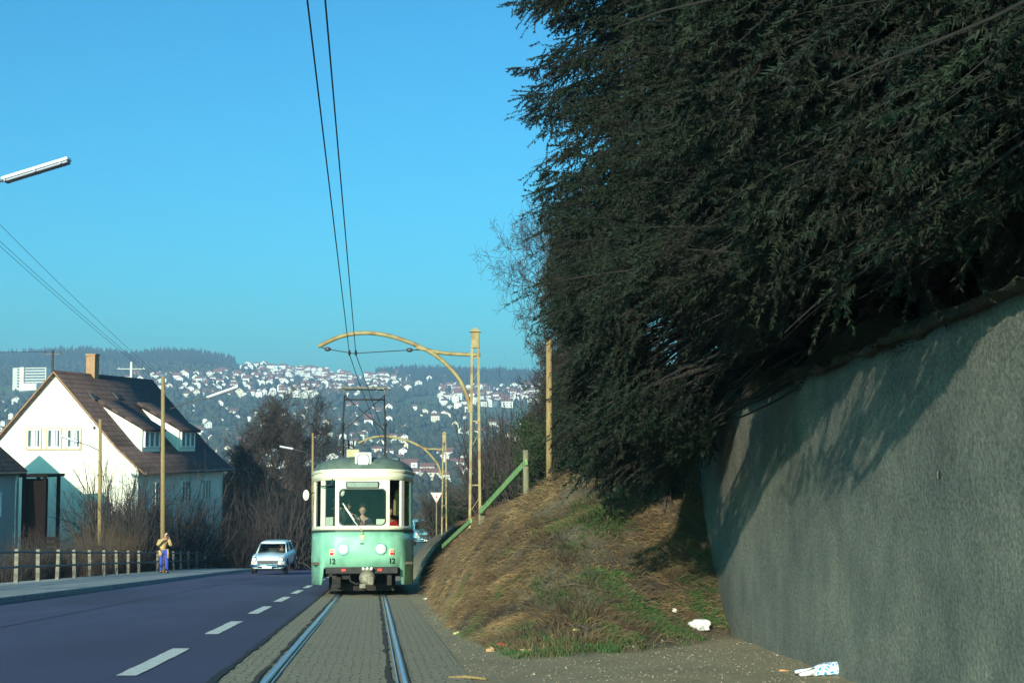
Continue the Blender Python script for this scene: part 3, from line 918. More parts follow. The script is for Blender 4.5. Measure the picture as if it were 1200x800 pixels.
def spruce(label, x, Y, H, r, zlow, Lmax, seed, quality=1.0, cull=True, step=0.30, per=6, dead=True, ztop=None, hang=0):
    rng = np.random.default_rng(seed)
    z0 = ground_z(x, Y) - 0.15
    root = empty('spruce_tree', (x, Y, z0))
    tag(root, label, 'tree', 'dark spruces growing along the top of the wall')
    # trunk, flared and slightly crooked
    k = 14
    zz = np.concatenate([[0, 0.12, 0.3, 0.6, 1.0, 1.6], np.arange(2.4, H, 0.9), [H]])
    rr = r * (1 - zz / H) ** 0.8 + 0.01
    rr[:5] += r * np.array([0.75, 0.5, 0.28, 0.12, 0.04])
    cx = 0.05 * np.sin(zz * 0.7 + seed) * np.clip(zz / 2, 0, 1); cy = 0.05 * np.cos(zz * 0.6 + seed) * np.clip(zz / 2, 0, 1)
    ang = np.linspace(0, 2 * PI, k + 1)[:-1]
    wob = 1 + 0.10 * np.sin(ang * 3 + seed) + 0.06 * np.sin(ang * 5 + 2 * seed)
    lob = 1 + (wob - 1)[None, :] * np.clip(2.5 - zz, 0.35, 2.5)[:, None]
    V = np.stack([cx[:, None] + rr[:, None] * lob * np.cos(ang), cy[:, None] + rr[:, None] * lob * np.sin(ang), np.repeat(zz[:, None], k, 1)], -1)
    i = np.arange(len(zz) * k).reshape(len(zz), k); j = np.roll(i, -1, 1)
    Fq = np.stack([i[:-1], j[:-1], j[1:], i[1:]], -1).reshape(-1, 4)
    tV, tF = V.reshape(-1, 3), Fq
    # crown
    VT, VN, tb, BR = [], [], 0, []
    FT = []
    z = zlow
    top = H if ztop is None else ztop
    while z < top:
        frac = z / H
        n = per + rng.integers(-1, 2)
        a0 = rng.uniform(0, 2 * PI)
        for q in range(n):
            az = a0 + 2 * PI * q / n + rng.uniform(-0.3, 0.3)
            L = Lmax * (1 - frac) ** 0.75 * rng.uniform(0.65, 1.12) * (1 if z > zlow + 0.7 else rng.uniform(0.5, 1.0))
            zb_ = z + rng.uniform(-0.15, 0.15)
            (T0, T1, r0, r1), A, B = TEMPL[rng.integers(0, 6)]
            c, s = math.cos(az), math.sin(az)
            tilt = R(rng.uniform(-22, 10)) + R(22) * max(0, frac - 0.5)
            ct, st = math.cos(tilt), math.sin(tilt)
            roll = 1 if rng.random() < 0.5 else -1
            def tf(p):
                p = p * L * np.array([1, roll, 1])
                xx = p[..., 0] * ct - p[..., 2] * st; zz_ = p[..., 0] * st + p[..., 2] * ct
                return np.stack([xx * c - p[..., 1] * s, xx * s + p[..., 1] * c, zz_ + zb_], -1)
            A2, B2 = tf(A), tf(B)
            t0, t1 = tf(T0), tf(T1)
            BR.append((t0, t1, r0 * L, r1 * L, A2, B2, np.linalg.norm(A[:, :2], axis=1)))
        z += step * rng.uniform(0.75, 1.25)
    for q in range(hang):
        az = R(rng.uniform(138, 192)); L = rng.uniform(2.2, 3.5); zb_ = rng.uniform(0.3, 1.9); tilt = R(rng.uniform(-30, -12))
        (T0, T1, r0, r1), A, B = TEMPL[rng.integers(0, 6)]
        c, s = math.cos(az), math.sin(az); ct, st = math.cos(tilt), math.sin(tilt); roll = 1 if q % 2 else -1
        def tf2(p):
            p = p * L * np.array([1, roll, 1])
            xx = p[..., 0] * ct - p[..., 2] * st; zz_ = p[..., 0] * st + p[..., 2] * ct
            return np.stack([xx * c - p[..., 1] * s, xx * s + p[..., 1] * c, zz_ + zb_], -1)
        BR.append((tf2(T0), tf2(T1), r0 * L, r1 * L, tf2(A), tf2(B), np.linalg.norm(A[:, :2], axis=1)))
    off = np.array([x, Y, z0])
    nb_ = len(BR)
    hung = np.arange(nb_) >= nb_ - hang
    nA = np.array([len(q[4]) for q in BR]); nT = np.array([len(q[0]) for q in BR])
    T0, T1, Ra, Rb, A2, B2, AL = [np.concatenate([q[k_] for q in BR]) for k_ in range(7)]
    idA = np.repeat(np.arange(nb_), nA)
    if cull:
        W_ = (A2 + B2) / 2 + off
        u, v = proj(W_)
        bj = rng.normal(-2, 5, (2, nb_))
        keep = in_poly(u + rng.normal(0, 5, len(u)) + bj[0][idA], v + rng.normal(0, 5, len(u)) + bj[1][idA], CANOPY) & (W_[:, 1] > 0.8)
        k_ = np.where(keep)[0]
        keep[k_] &= shadow_ok(B2[k_] + off) & shadow_ok(W_[k_])
        tw = (T0 + T1) / 2 + off
        u, v = proj(tw)
        kt = (in_poly(u, v, CANOPY) | np.repeat(hung, nT)) & shadow_ok(tw)
        kt = np.logical_and.accumulate(kt.reshape(nb_, -1), 1)
        reach = kt.sum(1) / kt.shape[1] + 0.08
        short = (reach < 0.62) & ~hung
        kt[short] = False
        keep &= ~short[idA]
        fac = np.clip(1 - np.arange(kt.shape[1])[None, :] / np.maximum(reach[:, None] * kt.shape[1], 1) * (reach[:, None] < 1.0), 0.08, 1)
        fac2 = np.clip(1 - (np.arange(kt.shape[1])[None, :] + 1) / np.maximum(reach[:, None] * kt.shape[1], 1) * (reach[:, None] < 1.0), 0.08, 1)
        Ra = Ra * fac.ravel(); Rb = Rb * fac2.ravel()
        keep &= AL <= reach[idA]
        got = np.bincount(idA, weights=keep.astype(float), minlength=nb_) / np.maximum(nA, 1)
        drop_ = (got < 0.18) & ~(hung & (got > 0.03))
        kt[drop_] = False; keep &= ~drop_[idA]
        thin = rng.choice([0.15, 0.5, 0.9, 1.0, 1.0], nb_); thin[hung] = 1.0
        keep &= (rng.random(len(keep)) < thin[idA]) | (x > 3.6)
        kt = kt.ravel()
        A2, B2 = A2[keep], B2[keep]
        T0, T1, Ra, Rb = T0[kt], T1[kt], Ra[kt], Rb[kt]
    if not len(A2):
        link('trunk', np_mesh('trunk', tV, [tF], M['bark'], smooth=True), root); return root
    v_, f_ = tubes(T0, T1, Ra, Rb, 3); VT.append(v_); FT.append(f_ + tb); tb += len(v_)
    v_, f_ = tubes(A2, B2, np.full(len(A2), 0.0035), np.full(len(A2), 0.0015), 3); VT.append(v_); FT.append(f_ + tb); tb += len(v_)
    Vn, own = needles_for(A2, B2, rng, per_m=270 * quality, ln=0.036 / quality ** 0.5, w=0.0065 / quality ** 0.7, maxn=80)
    VN.append(Vn.reshape(-1, 3))
    VT = np.concatenate(VT); FT = np.concatenate(FT); VN = np.concatenate(VN)
    nb = len(VT)
    Fn = np.arange(len(VN)).reshape(-1, 3) + nb
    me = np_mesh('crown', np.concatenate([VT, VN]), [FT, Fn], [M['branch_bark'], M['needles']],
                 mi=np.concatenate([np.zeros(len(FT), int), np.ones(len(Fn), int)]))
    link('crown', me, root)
    if dead:
        T0, T1, R0, R1 = [], [], [], []
        for q in range(16):
            zz_ = rng.uniform(0.5, zlow + 0.6); az = rng.uniform(0, 2 * PI); L = rng.uniform(0.25, 1.1)
            p = np.array([math.cos(az) * r * 0.8, math.sin(az) * r * 0.8, zz_])
            d = np.array([math.cos(az), math.sin(az), rng.uniform(-0.5, 0.15)])
            for s_ in range(4):
                q2 = p + d * L / 4
                T0.append(p); T1.append(q2); R0.append(0.014 * (1 - s_ / 4)); R1.append(0.014 * (1 - (s_ + 1) / 4) + 0.002)
                p = q2; d = d + rng.normal(0, 0.15, 3)
        T0, T1, R0, R1 = map(np.array, (T0, T1, R0, R1))
        if cull:
            w0 = T0 + np.array([x, Y, z0]); w1 = T1 + np.array([x, Y, z0])
            ok = shadow_ok(w1) & (w0[:, 0] > WX - 1.0)
            okb = ok.reshape(-1, 4); okb = np.logical_and.accumulate(okb, 1).ravel()
            T0, T1, R0, R1 = T0[okb], T1[okb], R0[okb], R1[okb]
        if len(T0):
            v_, f_ = tubes(T0, T1, R0, R1, 4)
            tF = np.concatenate([tF, f_ + len(tV)]); tV = np.concatenate([tV, v_])
    link('trunk', np_mesh('trunk', tV, [tF], M['bark'], smooth=True), root)
    return root


SPRUCES = [
    # label, x, Y, H, r, zlow, Lmax, quality
    ('large spruce with a thick trunk at the far end of the concrete wall', 2.67, 22.0, 15, 0.17, 0.9, 4.3, 0.62, True),
    ('spruce with low boughs hanging to the grassy bank, left end of the row', 1.84, 26.0, 15, 0.15, 0.2, 4.2, 0.55, True),
    ('slim spruce trunk just behind the far end of the wall, sky showing beside it', 3.47, 22.0, 14, 0.13, 1.4, 2.8, 0.6, True),
    ('spruce in dark shade above the middle of the wall', 3.35, 17.0, 14, 0.17, 0.8, 3.4, 0.75, True),
    ('slender dark spruce close behind the wall top beside a paler trunk', 3.18, 14.0, 13, 0.12, 0.8, 3.0, 0.85, True),
    ('spruce whose sunlit trunk base shows brown just above the wall edge', 3.28, 13.0, 14, 0.15, 0.8, 3.1, 0.9, True),
    ('thin spruce with broken dead stubs above the near part of the wall', 3.25, 11.0, 13, 0.10, 0.6, 2.9, 1.0, True),
    ('spruce standing over the high near part of the wall', 3.2, 9.3, 13, 0.13, 0.5, 2.9, 1.0, True),
    ('nearest spruce, its sunlit trunk at the right border of the view', 2.98, 8.25, 14, 0.12, 0.4, 2.8, 1.0, True),
    ('spruce beside the wall just behind the right border of the view', 3.3, 6.7, 13, 0.15, 0.1, 3.0, 1.0, True),
    ('spruce beside the wall third from where the photographer stands', 3.2, 5.1, 13, 0.15, 0.1, 3.0, 1.0, True),
    ('spruce beside the wall second from where the photographer stands', 3.3, 3.6, 13, 0.15, 0.1, 3.0, 1.0, True),
    ('low young spruce with drooping boughs on the bank just left of the wall end', 2.05, 19.6, 2.4, 0.05, 0.05, 1.7, 0.62, True),
    ('low young spruce in deep shade half-way along the crest of the bank', 1.75, 22.2, 2.6, 0.05, 0.05, 2.0, 0.6, True),
    ('small dense spruce under the boughs at the left end of the row', 1.35, 24.6, 3.2, 0.06, 0.05, 1.8, 0.6, True),
    ('spruce beside the wall nearest to where the photographer stands', 3.4, 2.2, 13, 0.15, 0.2, 2.6, 0.9, True),
]
for i_, (lb, x, Y, H, r, zl, Lm, ql, cu) in enumerate(SPRUCES):
    spruce(lb, x, Y, H, r, zl, Lm, 40 + i_, quality=ql, cull=cu, ztop=min(H - 0.15, 9.5 if Y > 6 else 7.5), dead=H > 5, step=(0.28 if Y < 15 else 0.34), per=6, hang=(64 if 12 < Y < 19 else 5 if Y == 22.0 and r > 0.15 else 14 if 3 < Y < 12 else 0))

# darker wood behind, up the slope: coarser trees, shared meshes
proto = None
rngb = np.random.default_rng(5)
back = [(5.2, 13.5), (5.4, 9.8), (6.3, 12.2), (7.2, 10.2), (8, 14), (6.7, 16.6), (9.5, 18), (12, 15), (7.9, 21.5), (10.2, 12.4), (14, 18.5), (12.5, 28), (15, 22), (11, 24)]
low = [(4.7, 15.6), (4.9, 18.4), (5.0, 21.0), (5.6, 19.5), (6.6, 22.5), (5.8, 25.5), (8.8, 28), (4.6, 29.5), (6.6, 31.5), (4.4, 24.5), (9.0, 33), (7.6, 25.5), (4.3, 12.6), (4.6, 10.4), (4.2, 8.4), (3.9, 26.8), (5.6, 34), (7.5, 36), (4.2, 17.0), (3.9, 19.6), (4.4, 14.0)]
for i_, (x, Y, tall) in enumerate([(*q, 1) for q in back] + [(*q, 0) for q in low]):
    z0 = ground_z(x, Y) - 0.2
    if proto is None:
        proto = spruce('spruce in the dark wood behind the wall', x, Y, 14, 0.15, 1.0, 2.7, 77, quality=0.34, cull=False, step=0.42, per=6, ztop=13.5)
        o = proto
    elif i_ == len(back):
        proto = spruce('young spruce', x, Y, 3.0, 0.06, 0.1, 1.5, 78, quality=0.4, cull=False, step=0.24, per=6, ztop=2.85, dead=False)
        o = proto
    else:
        o = copy_tree(proto)
    s_ = rngb.uniform(0.85, 1.2)
    o.location = (x, Y, z0); o.rotation_euler = (0, 0, rngb.uniform(0, 6.28)); o.scale = (s_, s_, s_)
    if tall:
        o['label'] = 'tall spruce in the dark wood up the slope behind the front row of trunks'
        o['group'] = 'spruces of the dark wood behind the wall'
    else:
        o['label'] = 'young dark spruce filling the shade between the front trunks above the wall'
        o['group'] = 'young spruces in the shade behind the wall'


# ================================================================== bare trees and shrubs
def bare_tree_mesh(seed, H, r0, mat_, spread=0.55, depth=6, twigk=3, first=0.25, up=0.25, tw=0.006):
    rng = np.random.default_rng(seed)
    T0, T1, A0, A1 = [], [], [], []
    def grow(p, d, L, r, lev):
        n = 4 if lev < 2 else 3
        seg = L / n
        for i in range(n):
            d2 = d + rng.normal(0, 0.10 + 0.03 * lev, 3) + np.array([0, 0, up * 0.12])
            d2 /= np.linalg.norm(d2)
            q = p + d2 * seg
            rn = max(r * (1 - 0.42 * (i + 1) / n), tw * 0.5)
            T0.append(p); T1.append(q); A0.append(max(r * (1 - 0.42 * i / n), tw * 0.5)); A1.append(rn)
            if lev < depth and (lev > 0 or i >= n * first):
                for c in range(1 + (rng.random() < (0.75 if lev < 3 else 0.55))):
                    axis = rng.normal(0, 1, 3); axis -= d2 * axis.dot(d2); axis /= np.linalg.norm(axis)
                    dd = d2 * (1 - spread * 0.55) + axis * spread * rng.uniform(0.8, 1.3); dd /= np.linalg.norm(dd)
                    grow(q, dd, L * rng.uniform(0.50, 0.72), rn * rng.uniform(0.5, 0.7), lev + 1)
            p, d = q, d2
    grow(np.zeros(3), np.array([0, 0, 1.0]), H * 0.42, r0, 0)
    T0, T1, A0, A1 = map(np.array, (T0, T1, A0, A1))
    big = A0 > 0.03
    V1, F1 = tubes(T0[big], T1[big], A0[big], A1[big], 6)
    V2, F2 = tubes(T0[~big], T1[~big], A0[~big], A1[~big], 3)
    H1 = max(T1[:, 2].max(), 0.1)
    return (V1, F1, V2, F2, H1)


def bare_tree(label, x, Y, H, seed, group, r0=0.16, z=None, mat_='twig', Wd=None, **kw):
    V1, F1, V2, F2, H1 = bare_tree_mesh(seed, H, r0, mat_, **kw)
    rw = np.percentile(np.hypot(V2[:, 0], V2[:, 1]), 97)
    sx = (Wd if Wd else H * 0.42) / rw
    s = np.array([sx, sx, H / np.percentile(V2[:, 2], 99.7)])
    root = empty('bare_tree', (x, Y, (ground_z(x, Y) if z is None else z) - 0.1))
    tag(root, label, 'tree', group)
    link('trunk', np_mesh('trunk', V1 * s, [F1], M['bark'], smooth=True), root)
    link('crown', np_mesh('crown', V2 * s, [F2], M[mat_]), root)
    return root


def shrub_mesh(name, seed, H, W_, n, mat_, leaf=0, lmat=None, thick=0.006):
    """n stems springing from a base patch, forking twice"""
    rng = np.random.default_rng(seed)
    T0, T1, A0, A1 = [], [], [], []
    ends = []
    for i in range(n):
        a = rng.uniform(0, 2 * PI); rr = W_ * 0.35 * math.sqrt(rng.random())
        p = np.array([math.cos(a) * rr, math.sin(a) * rr, 0])
        d = np.array([math.cos(a) * 0.45, math.sin(a) * 0.45, 1.0]) + rng.normal(0, 0.25, 3); d[2] = abs(d[2]); d /= np.linalg.norm(d)
        L = H * rng.uniform(0.5, 1.0)
        stack = [(p, d, L, thick * 2.2, 0)]
        while stack:
            p, d, L, r, lev = stack.pop()
            for s_ in range(3):
                d2 = d + rng.normal(0, 0.16, 3); d2 /= np.linalg.norm(d2)
                q = p + d2 * L / 3
                T0.append(p); T1.append(q); A0.append(r); A1.append(r * 0.8); r *= 0.8
                if lev < 3 and rng.random() < 0.85:
                    d3 = d2 + rng.normal(0, 0.55, 3); d3 /= np.linalg.norm(d3)
                    stack.append((q, d3, L * rng.uniform(0.4, 0.65), r * 0.7, lev + 1))
                p, d = q, d2
            ends.append(p)
    T0, T1, A0, A1 = map(np.array, (T0, T1, A0, A1))
    T0[:, 2] = np.maximum(T0[:, 2], 0); T1[:, 2] = np.maximum(T1[:, 2], 0.02)
    kz = H / np.percentile(T1[:, 2], 98); kx = W_ * 0.5 / np.percentile(np.hypot(T1[:, 0], T1[:, 1]), 95)
    T0 *= np.array([kx, kx, kz]); T1 *= np.array([kx, kx, kz])
    V, Fq = tubes(T0, T1, A0, A1, 3)
    if leaf:
        idx = rng.integers(0, len(T1), leaf)
        p = T1[idx] + rng.normal(0, 0.05, (leaf, 3))
        a = rng.normal(0, 1, (leaf, 3)); a /= np.linalg.norm(a, axis=1, keepdims=True)
        b = np.cross(a, rng.normal(0, 1, (leaf, 3))); b /= np.linalg.norm(b, axis=1, keepdims=True)
        sz = rng.uniform(0.014, 0.032, (leaf, 1))
        LV = np.stack([p - a * sz, p + b * sz * 0.6, p + a * sz, p - b * sz * 0.6], 1).reshape(-1, 3)
        LF = np.arange(leaf * 4).reshape(-1, 4) + len(V)
        return np_mesh(name, np.concatenate([V, LV]), [Fq, LF], [M[mat_], M[lmat]], mi=np.concatenate([np.zeros(len(Fq), int), np.ones(leaf, int)]))
    return np_mesh(name, V, [Fq], M[mat_])


def place(name, me, x, Y, label, cat, group, s=1.0, rz_=0.0, z=None, sc=None):
    o = link(name, me, None, (x, Y, (ground_z(x, Y) if z is None else z) - 0.05), (0, 0, rz_))
    o.scale = sc if sc else (s, s, s)
    tag(o, label, cat, group)
    return o


rs = np.random.default_rng(3)
# twigs of a leafless tree behind the spruces, seen against the sky
bare_tree('leafless tree whose fine twigs stand out from the spruces against the sky', 1.6, 29, 6.2, 5, None, r0=0.13, Wd=1.55, spread=0.62, depth=6, tw=0.008)
bare_tree('smaller leafless tree among the spruces at the top of the bank', 2.2, 32, 6.5, 9, None, r0=0.11, Wd=1.7, spread=0.6, depth=6, tw=0.008)
bare_tree('leafless tree seen between two spruce trunks above the wall end', 5.3, 31, 7.5, 12, None, r0=0.10, spread=0.7, depth=6, tw=0.008)
# left middle ground
bare_tree('tall bare tree with a broad dark crown between house and tram', -17.3, 104, 13.0, 21, None, r0=0.26, Wd=5.0, spread=0.55, depth=6, tw=0.020)
protoA = bare_tree('leafless tree in the row below the road', -22.5, 108, 9.0, 22, 'leafless trees below the road', r0=0.17, spread=0.55, depth=6, tw=0.018)
protoB = bare_tree('leafless tree in the row below the road', -13.6, 118, 8.6, 23, 'leafless trees below the road', r0=0.16, spread=0.6, depth=6, tw=0.018)
for i_, (u, Y, H) in enumerate([(250, 122, 9.5), (272, 112, 8), (292, 128, 9), (306, 118, 7), (334, 126, 9), (350, 135, 9.5), (262, 132, 9.5), (330, 100, 5.5), (345, 112, 7.5), (285, 140, 8), (240, 118, 8.5)]):
    o = copy_tree(protoA if i_ % 2 else protoB)
    x = (u - 600) / F * Y
    s_ = H / 8.8
    o.location = (x, Y, ground_z(x, Y) - 0.1); o.scale = (s_, s_, s_); o.rotation_euler = (0, 0, rs.uniform(0, 6.28))
# shrubs
SH = [shrub_mesh('bare_shrub', 50 + k, 2.5, 2.6, 60, 'twig_brown', thick=0.012) for k in range(3)]
SD = [shrub_mesh('bare_shrub', 60 + k, 2.8, 2.8, 60, 'twig', thick=0.014) for k in range(3)]
SE = [shrub_mesh('evergreen_shrub', 70 + k, 2.2, 2.2, 22, 'twig', leaf=9000, lmat='evergreen', thick=0.010) for k in range(2)]


def put_shrub(kind, u, Y, s, label, group, dz=0.0, sc=None, cat='shrub'):
    x = (u - 600) / F * Y
    if Y < 83: x = min(x, float(xt(Y)) - 10.3 - 1.15 * s)
    lst = {'b': SH, 'd': SD, 'e': SE}[kind]
    me = lst[rs.integers(0, len(lst))]
    o = place('evergreen_shrub' if kind == 'e' else 'bare_shrub', me, x, Y, label, cat, group, s, rs.uniform(0, 6.28), sc=sc)
    o.location.z += dz
    return o


# brown brush in front of the house
for (u, Y, s) in [(72, 64, 0.95), (86, 66, 1.15), (100, 62, 1.1), (112, 67, 1.3), (124, 63, 1.2), (136, 66, 1.35), (148, 64, 1.25), (157, 68, 1.2), (92, 70, 1.2), (130, 72, 1.3), (60, 60, 0.8), (106, 58, 0.8), (80, 70, 1.3), (95, 66, 1.35), (118, 70, 1.4), (142, 70, 1.5), (150, 72, 1.5), (66, 70, 1.1), (108, 72, 1.4), (165, 74, 1.5)]:
    put_shrub('b', u, Y, s * 0.78, 'rust brown leafless shrub in front of the cream gable wall', 'brown shrubs in front of the gable')
for (u, Y, s) in [(176, 72, 1.5), (188, 76, 2.0), (203, 74, 2.3), (216, 78, 2.4), (229, 76, 2.2), (240, 80, 1.8), (197, 82, 2.1), (222, 84, 2.2), (182, 70, 1.3), (248, 78, 1.5)]:
    put_shrub('d', u, Y, s, 'dark leafless shrub screening the shaded side of the house', 'dark shrubs beside the house')
for (u, Y, s) in [(10, 46, 0.7), (30, 48, 0.7), (52, 50, 0.7), (78, 52, 0.7), (104, 54, 0.7), (165, 60, 0.8), (150, 58, 0.6), (0, 52, 0.9), (24, 56, 0.9), (48, 56, 0.8)]:
    put_shrub('d', u, Y, s, 'low dark leafless shrub on the slope behind the concrete post fence', 'low shrubs behind the fence')
for k in range(46):
    u = rs.uniform(232, 372); Y = rs.uniform(84, 128)
    if 256 < u < 296 and Y < 120: Y = rs.uniform(84, 92)
    put_shrub('d' if k % 5 else 'e', u, Y, rs.uniform(1.2, 2.2) * (1.0 if u < 256 or u > 296 else 0.55), 'dark scrub beyond the roadside fence left of the tram', 'scrub beyond the roadside fence')
# right of the tram, behind the bank
for k in range(30):
    u = rs.uniform(505, 640); Y = rs.uniform(46, 74) if u > 568 else rs.uniform(70, 88)
    x = (u - 600) / F * Y
    x = max(x, float(np.interp(Y, FY, FX)) + 1.2)
    me = (SD if k % 3 else SE)[rs.integers(0, 2)]
    s_ = rs.uniform(1.0, 1.6) * np.interp(600 + F * x / Y, [505, 560, 640], [0.6, 0.75, 1.1])
    place('bare_shrub' if k % 3 else 'evergreen_shrub', me, x, Y, 'dark tangled shrub behind the sloping green fence rail', 'shrub', 'shrubs behind the bank', s_, rs.uniform(0, 6.28))
for (u, Y, s) in [(655, 30, 0.9), (665, 29, 1.0), (676, 30, 1.1), (645, 33, 0.7), (690, 31, 1.2), (660, 34, 1.1), (672, 33, 1.3), (700, 30, 1.2), (716, 30, 1.3), (735, 29, 1.3)]:
    x = (u - 600) / F * Y
    place('evergreen_shrub', SE[rs.integers(0, 2)], x, Y, 'dark green evergreen shrub at the top of the bank under the spruces', 'shrub', 'evergreen shrubs under the spruces', s, rs.uniform(0, 6.28))

# ================================================================== grass on the bank
def blades(name, n, cond, mat_, ln, w, lean, label, seed, downslope=True, xr=(-4, 5), yr=(12.5, 48)):
    rng = np.random.default_rng(seed)
    pts = []
    need = n
    while need > 0:
        x = rng.uniform(*xr, n * 2); Y = rng.uniform(*yr, n * 2)
        # even on screen rather than on the ground
        keep = rng.random(n * 2) < np.clip((18.0 / Y) ** 1.3, 0, 1)
        x, Y = x[keep], Y[keep]
        c = cond(x, Y, rng)
        x, Y = x[c], Y[c]
        pts.append(np.stack([x, Y], 1)); need -= len(x)
    p = np.concatenate(pts)[:n]
    x, Y = p[:, 0], p[:, 1]
    z = bank(x, Y)
    e = 0.08
    gx = (bank(x + e, Y) - bank(x - e, Y)) / (2 * e); gy = (bank(x, Y + e) - bank(x, Y - e)) / (2 * e)
    nrm = np.stack([-gx, -gy, np.ones(n)], 1); nrm /= np.linalg.norm(nrm, axis=1, keepdims=True)
    down = np.stack([-gx, -gy, -(gx ** 2 + gy ** 2)], 1)
    dl = np.linalg.norm(down, axis=1, keepdims=True); down = down / np.maximum(dl, 0.3)
    clump = np.stack([vnoise(x * 2.3, Y * 2.3, 41), vnoise(x * 2.3, Y * 2.3, 42), 0 * x], 1)
    r = rng.normal(0, 1, (n, 3)) * 0.55
    d = nrm * (1 - lean) + down * lean * (1 if downslope else 0) + r * 0.5 + clump * 0.6 * lean
    d /= np.linalg.norm(d, axis=1, keepdims=True)
    L = ln * rng.uniform(0.5, 1.5, (n, 1)) * (1 + 0.4 * vnoise(x * 1.1, Y * 1.1, 50))[:, None]
    s = np.cross(d, rng.normal(0, 1, (n, 3))); s /= np.linalg.norm(s, axis=1, keepdims=True)
    ww = w * rng.uniform(0.7, 1.4, (n, 1)) * np.clip(Y / 20, 0.8, 1.6)[:, None]
    b = np.stack([x, Y, z - 0.01], 1)
    mid = b + d * L * 0.55 + nrm * 0.01
    tip = b + d * L + down * L * 0.25 - np.array([0, 0, 1]) * L * 0.12
    V = np.stack([b - s * ww, b + s * ww, mid + s * ww * 0.8, mid - s * ww * 0.8, tip], 1).reshape(-1, 3)
    i = np.arange(n)[:, None] * 5
    Fq = i + np.array([[0, 1, 2, 3]]); Ft = i + np.array([[3, 2, 4]])
    o = link(name, np_mesh(name, V, [Fq, Ft], mat_))
    tag(o, label, 'grass', kind='stuff')
    return o


def b_s(x, Y): return x - np.interp(Y, FY, FX)
def b_f(x, Y): return Y - np.interp(x, TXX, TYY)


def greenness(x, Y):
    u, v = proj(np.stack([x, Y, bank(x, Y)], -1))
    g = np.zeros(x.shape)
    def blob(cu, cv, ru, rv, a=0.0):
        du, dv = u - cu, v - cv
        return np.exp(-((du / ru) ** 2 + (dv / rv) ** 2))
    return u, v


def world_blob(x, Y, cx, cy, rx, ry):
    return np.exp(-(((x - cx) / rx) ** 2 + ((Y - cy) / ry) ** 2))


def green_map(x, Y):
    g = 0.95 * world_blob(x, Y, 1.15, 18.9, 0.4, 1.0)          # lit green patch half-way up
    g += 0.62 * world_blob(x, Y, 0.35, 14.3, 0.95, 0.9)           # toe of the bank
    g += 0.7 * world_blob(x, Y, 1.5, 16.4, 0.9, 1.0)
    g += 0.6 * world_blob(x, Y, -0.5, 16.4, 0.3, 1.6)
    g += 0.40 * np.exp(-((b_s(x, Y) - 1.55) / 0.45) ** 2) * (Y > 25) * (Y < 36)   # along the crest
    g += 0.7 * world_blob(x, Y, 2.3, 18.2, 0.35, 0.9)
    return g + 0.42 * vnoise(x * 2.6, Y * 2.6, 60) + 0.28 * vnoise(x * 7, Y * 7, 61)


def cond_dry(x, Y, rng):
    s, f = b_s(x, Y), b_f(x, Y)
    dens = np.clip((s - 0.0) / 0.15, 0, 1) * np.clip((f - 0.3) / 1.8, 0, 1)
    dens = dens * np.where((x > 2.55) & (Y < 23.3), 0.0, 1)
    dens = dens * np.clip(1.1 - np.clip(green_map(x, Y), 0, 1), 0.12, 1) * np.clip(0.75 + 0.6 * vnoise(x * 1.7, Y * 1.7, 55), 0.15, 1)
    return rng.random(x.shape) < dens


def cond_green(x, Y, rng):
    s, f = b_s(x, Y), b_f(x, Y)
    dens = np.clip((s + 0.05) / 0.15, 0, 1) * np.clip((f + 0.1) / 0.5, 0, 1) * np.clip(green_map(x, Y) - 0.32, 0, 1) * 1.6
    dens = dens * np.where((x > 2.55) & (Y < 23.3), 0.0, 1)
    return rng.random(x.shape) < dens


blades('dry_grass', 125000, cond_dry, M['dry_grass'], 0.115, 0.0042, 0.62, 'matted straw coloured dry grass hanging down the steep bank', 1)
blades('green_grass', 30000, cond_green, M['green_grass'], 0.075, 0.0042, 0.30, 'patches of short green grass at the foot and crest of the bank', 2)


def cond_weed(x, Y, rng):
    s, f = b_s(x, Y), b_f(x, Y)
    d = np.clip(vnoise(x * 3.1, Y * 3.1, 71) + 0.7 * vnoise(x * 8, Y * 8, 72) - 0.25, 0, 1) * np.clip((s + 0.02) / 0.1, 0, 1) * np.clip((f + 0.3) / 0.8, 0, 1)
    return rng.random(x.shape) < d * np.where((x > 2.55) & (Y < 23.3), 0.0, 1)


blades('dead_weeds', 16000, cond_weed, M['twig_brown'], 0.20, 0.0030, 0.30, 'tangled dark dead weeds standing in tufts on the bank', 6)


def cond_ledge(x, Y, rng):
    return rng.random(x.shape) < np.clip(1 - np.abs(x - 2.9) / 0.25, 0, 1) * np.clip(0.7 + vnoise(Y * 1.2, Y * 0, 5), 0, 1)


blades('ledge_grass', 15000, cond_ledge, M['ledge'], 0.12, 0.0035, 0.2, 'dry tufts along the top edge of the concrete wall', 4, xr=(2.84, 3.02), yr=(5, 23))  # tufts share the lip's colour, darkened for the bough shade
bpy.data.objects['ledge_grass'].location = (-0.2, 0, 0.0)

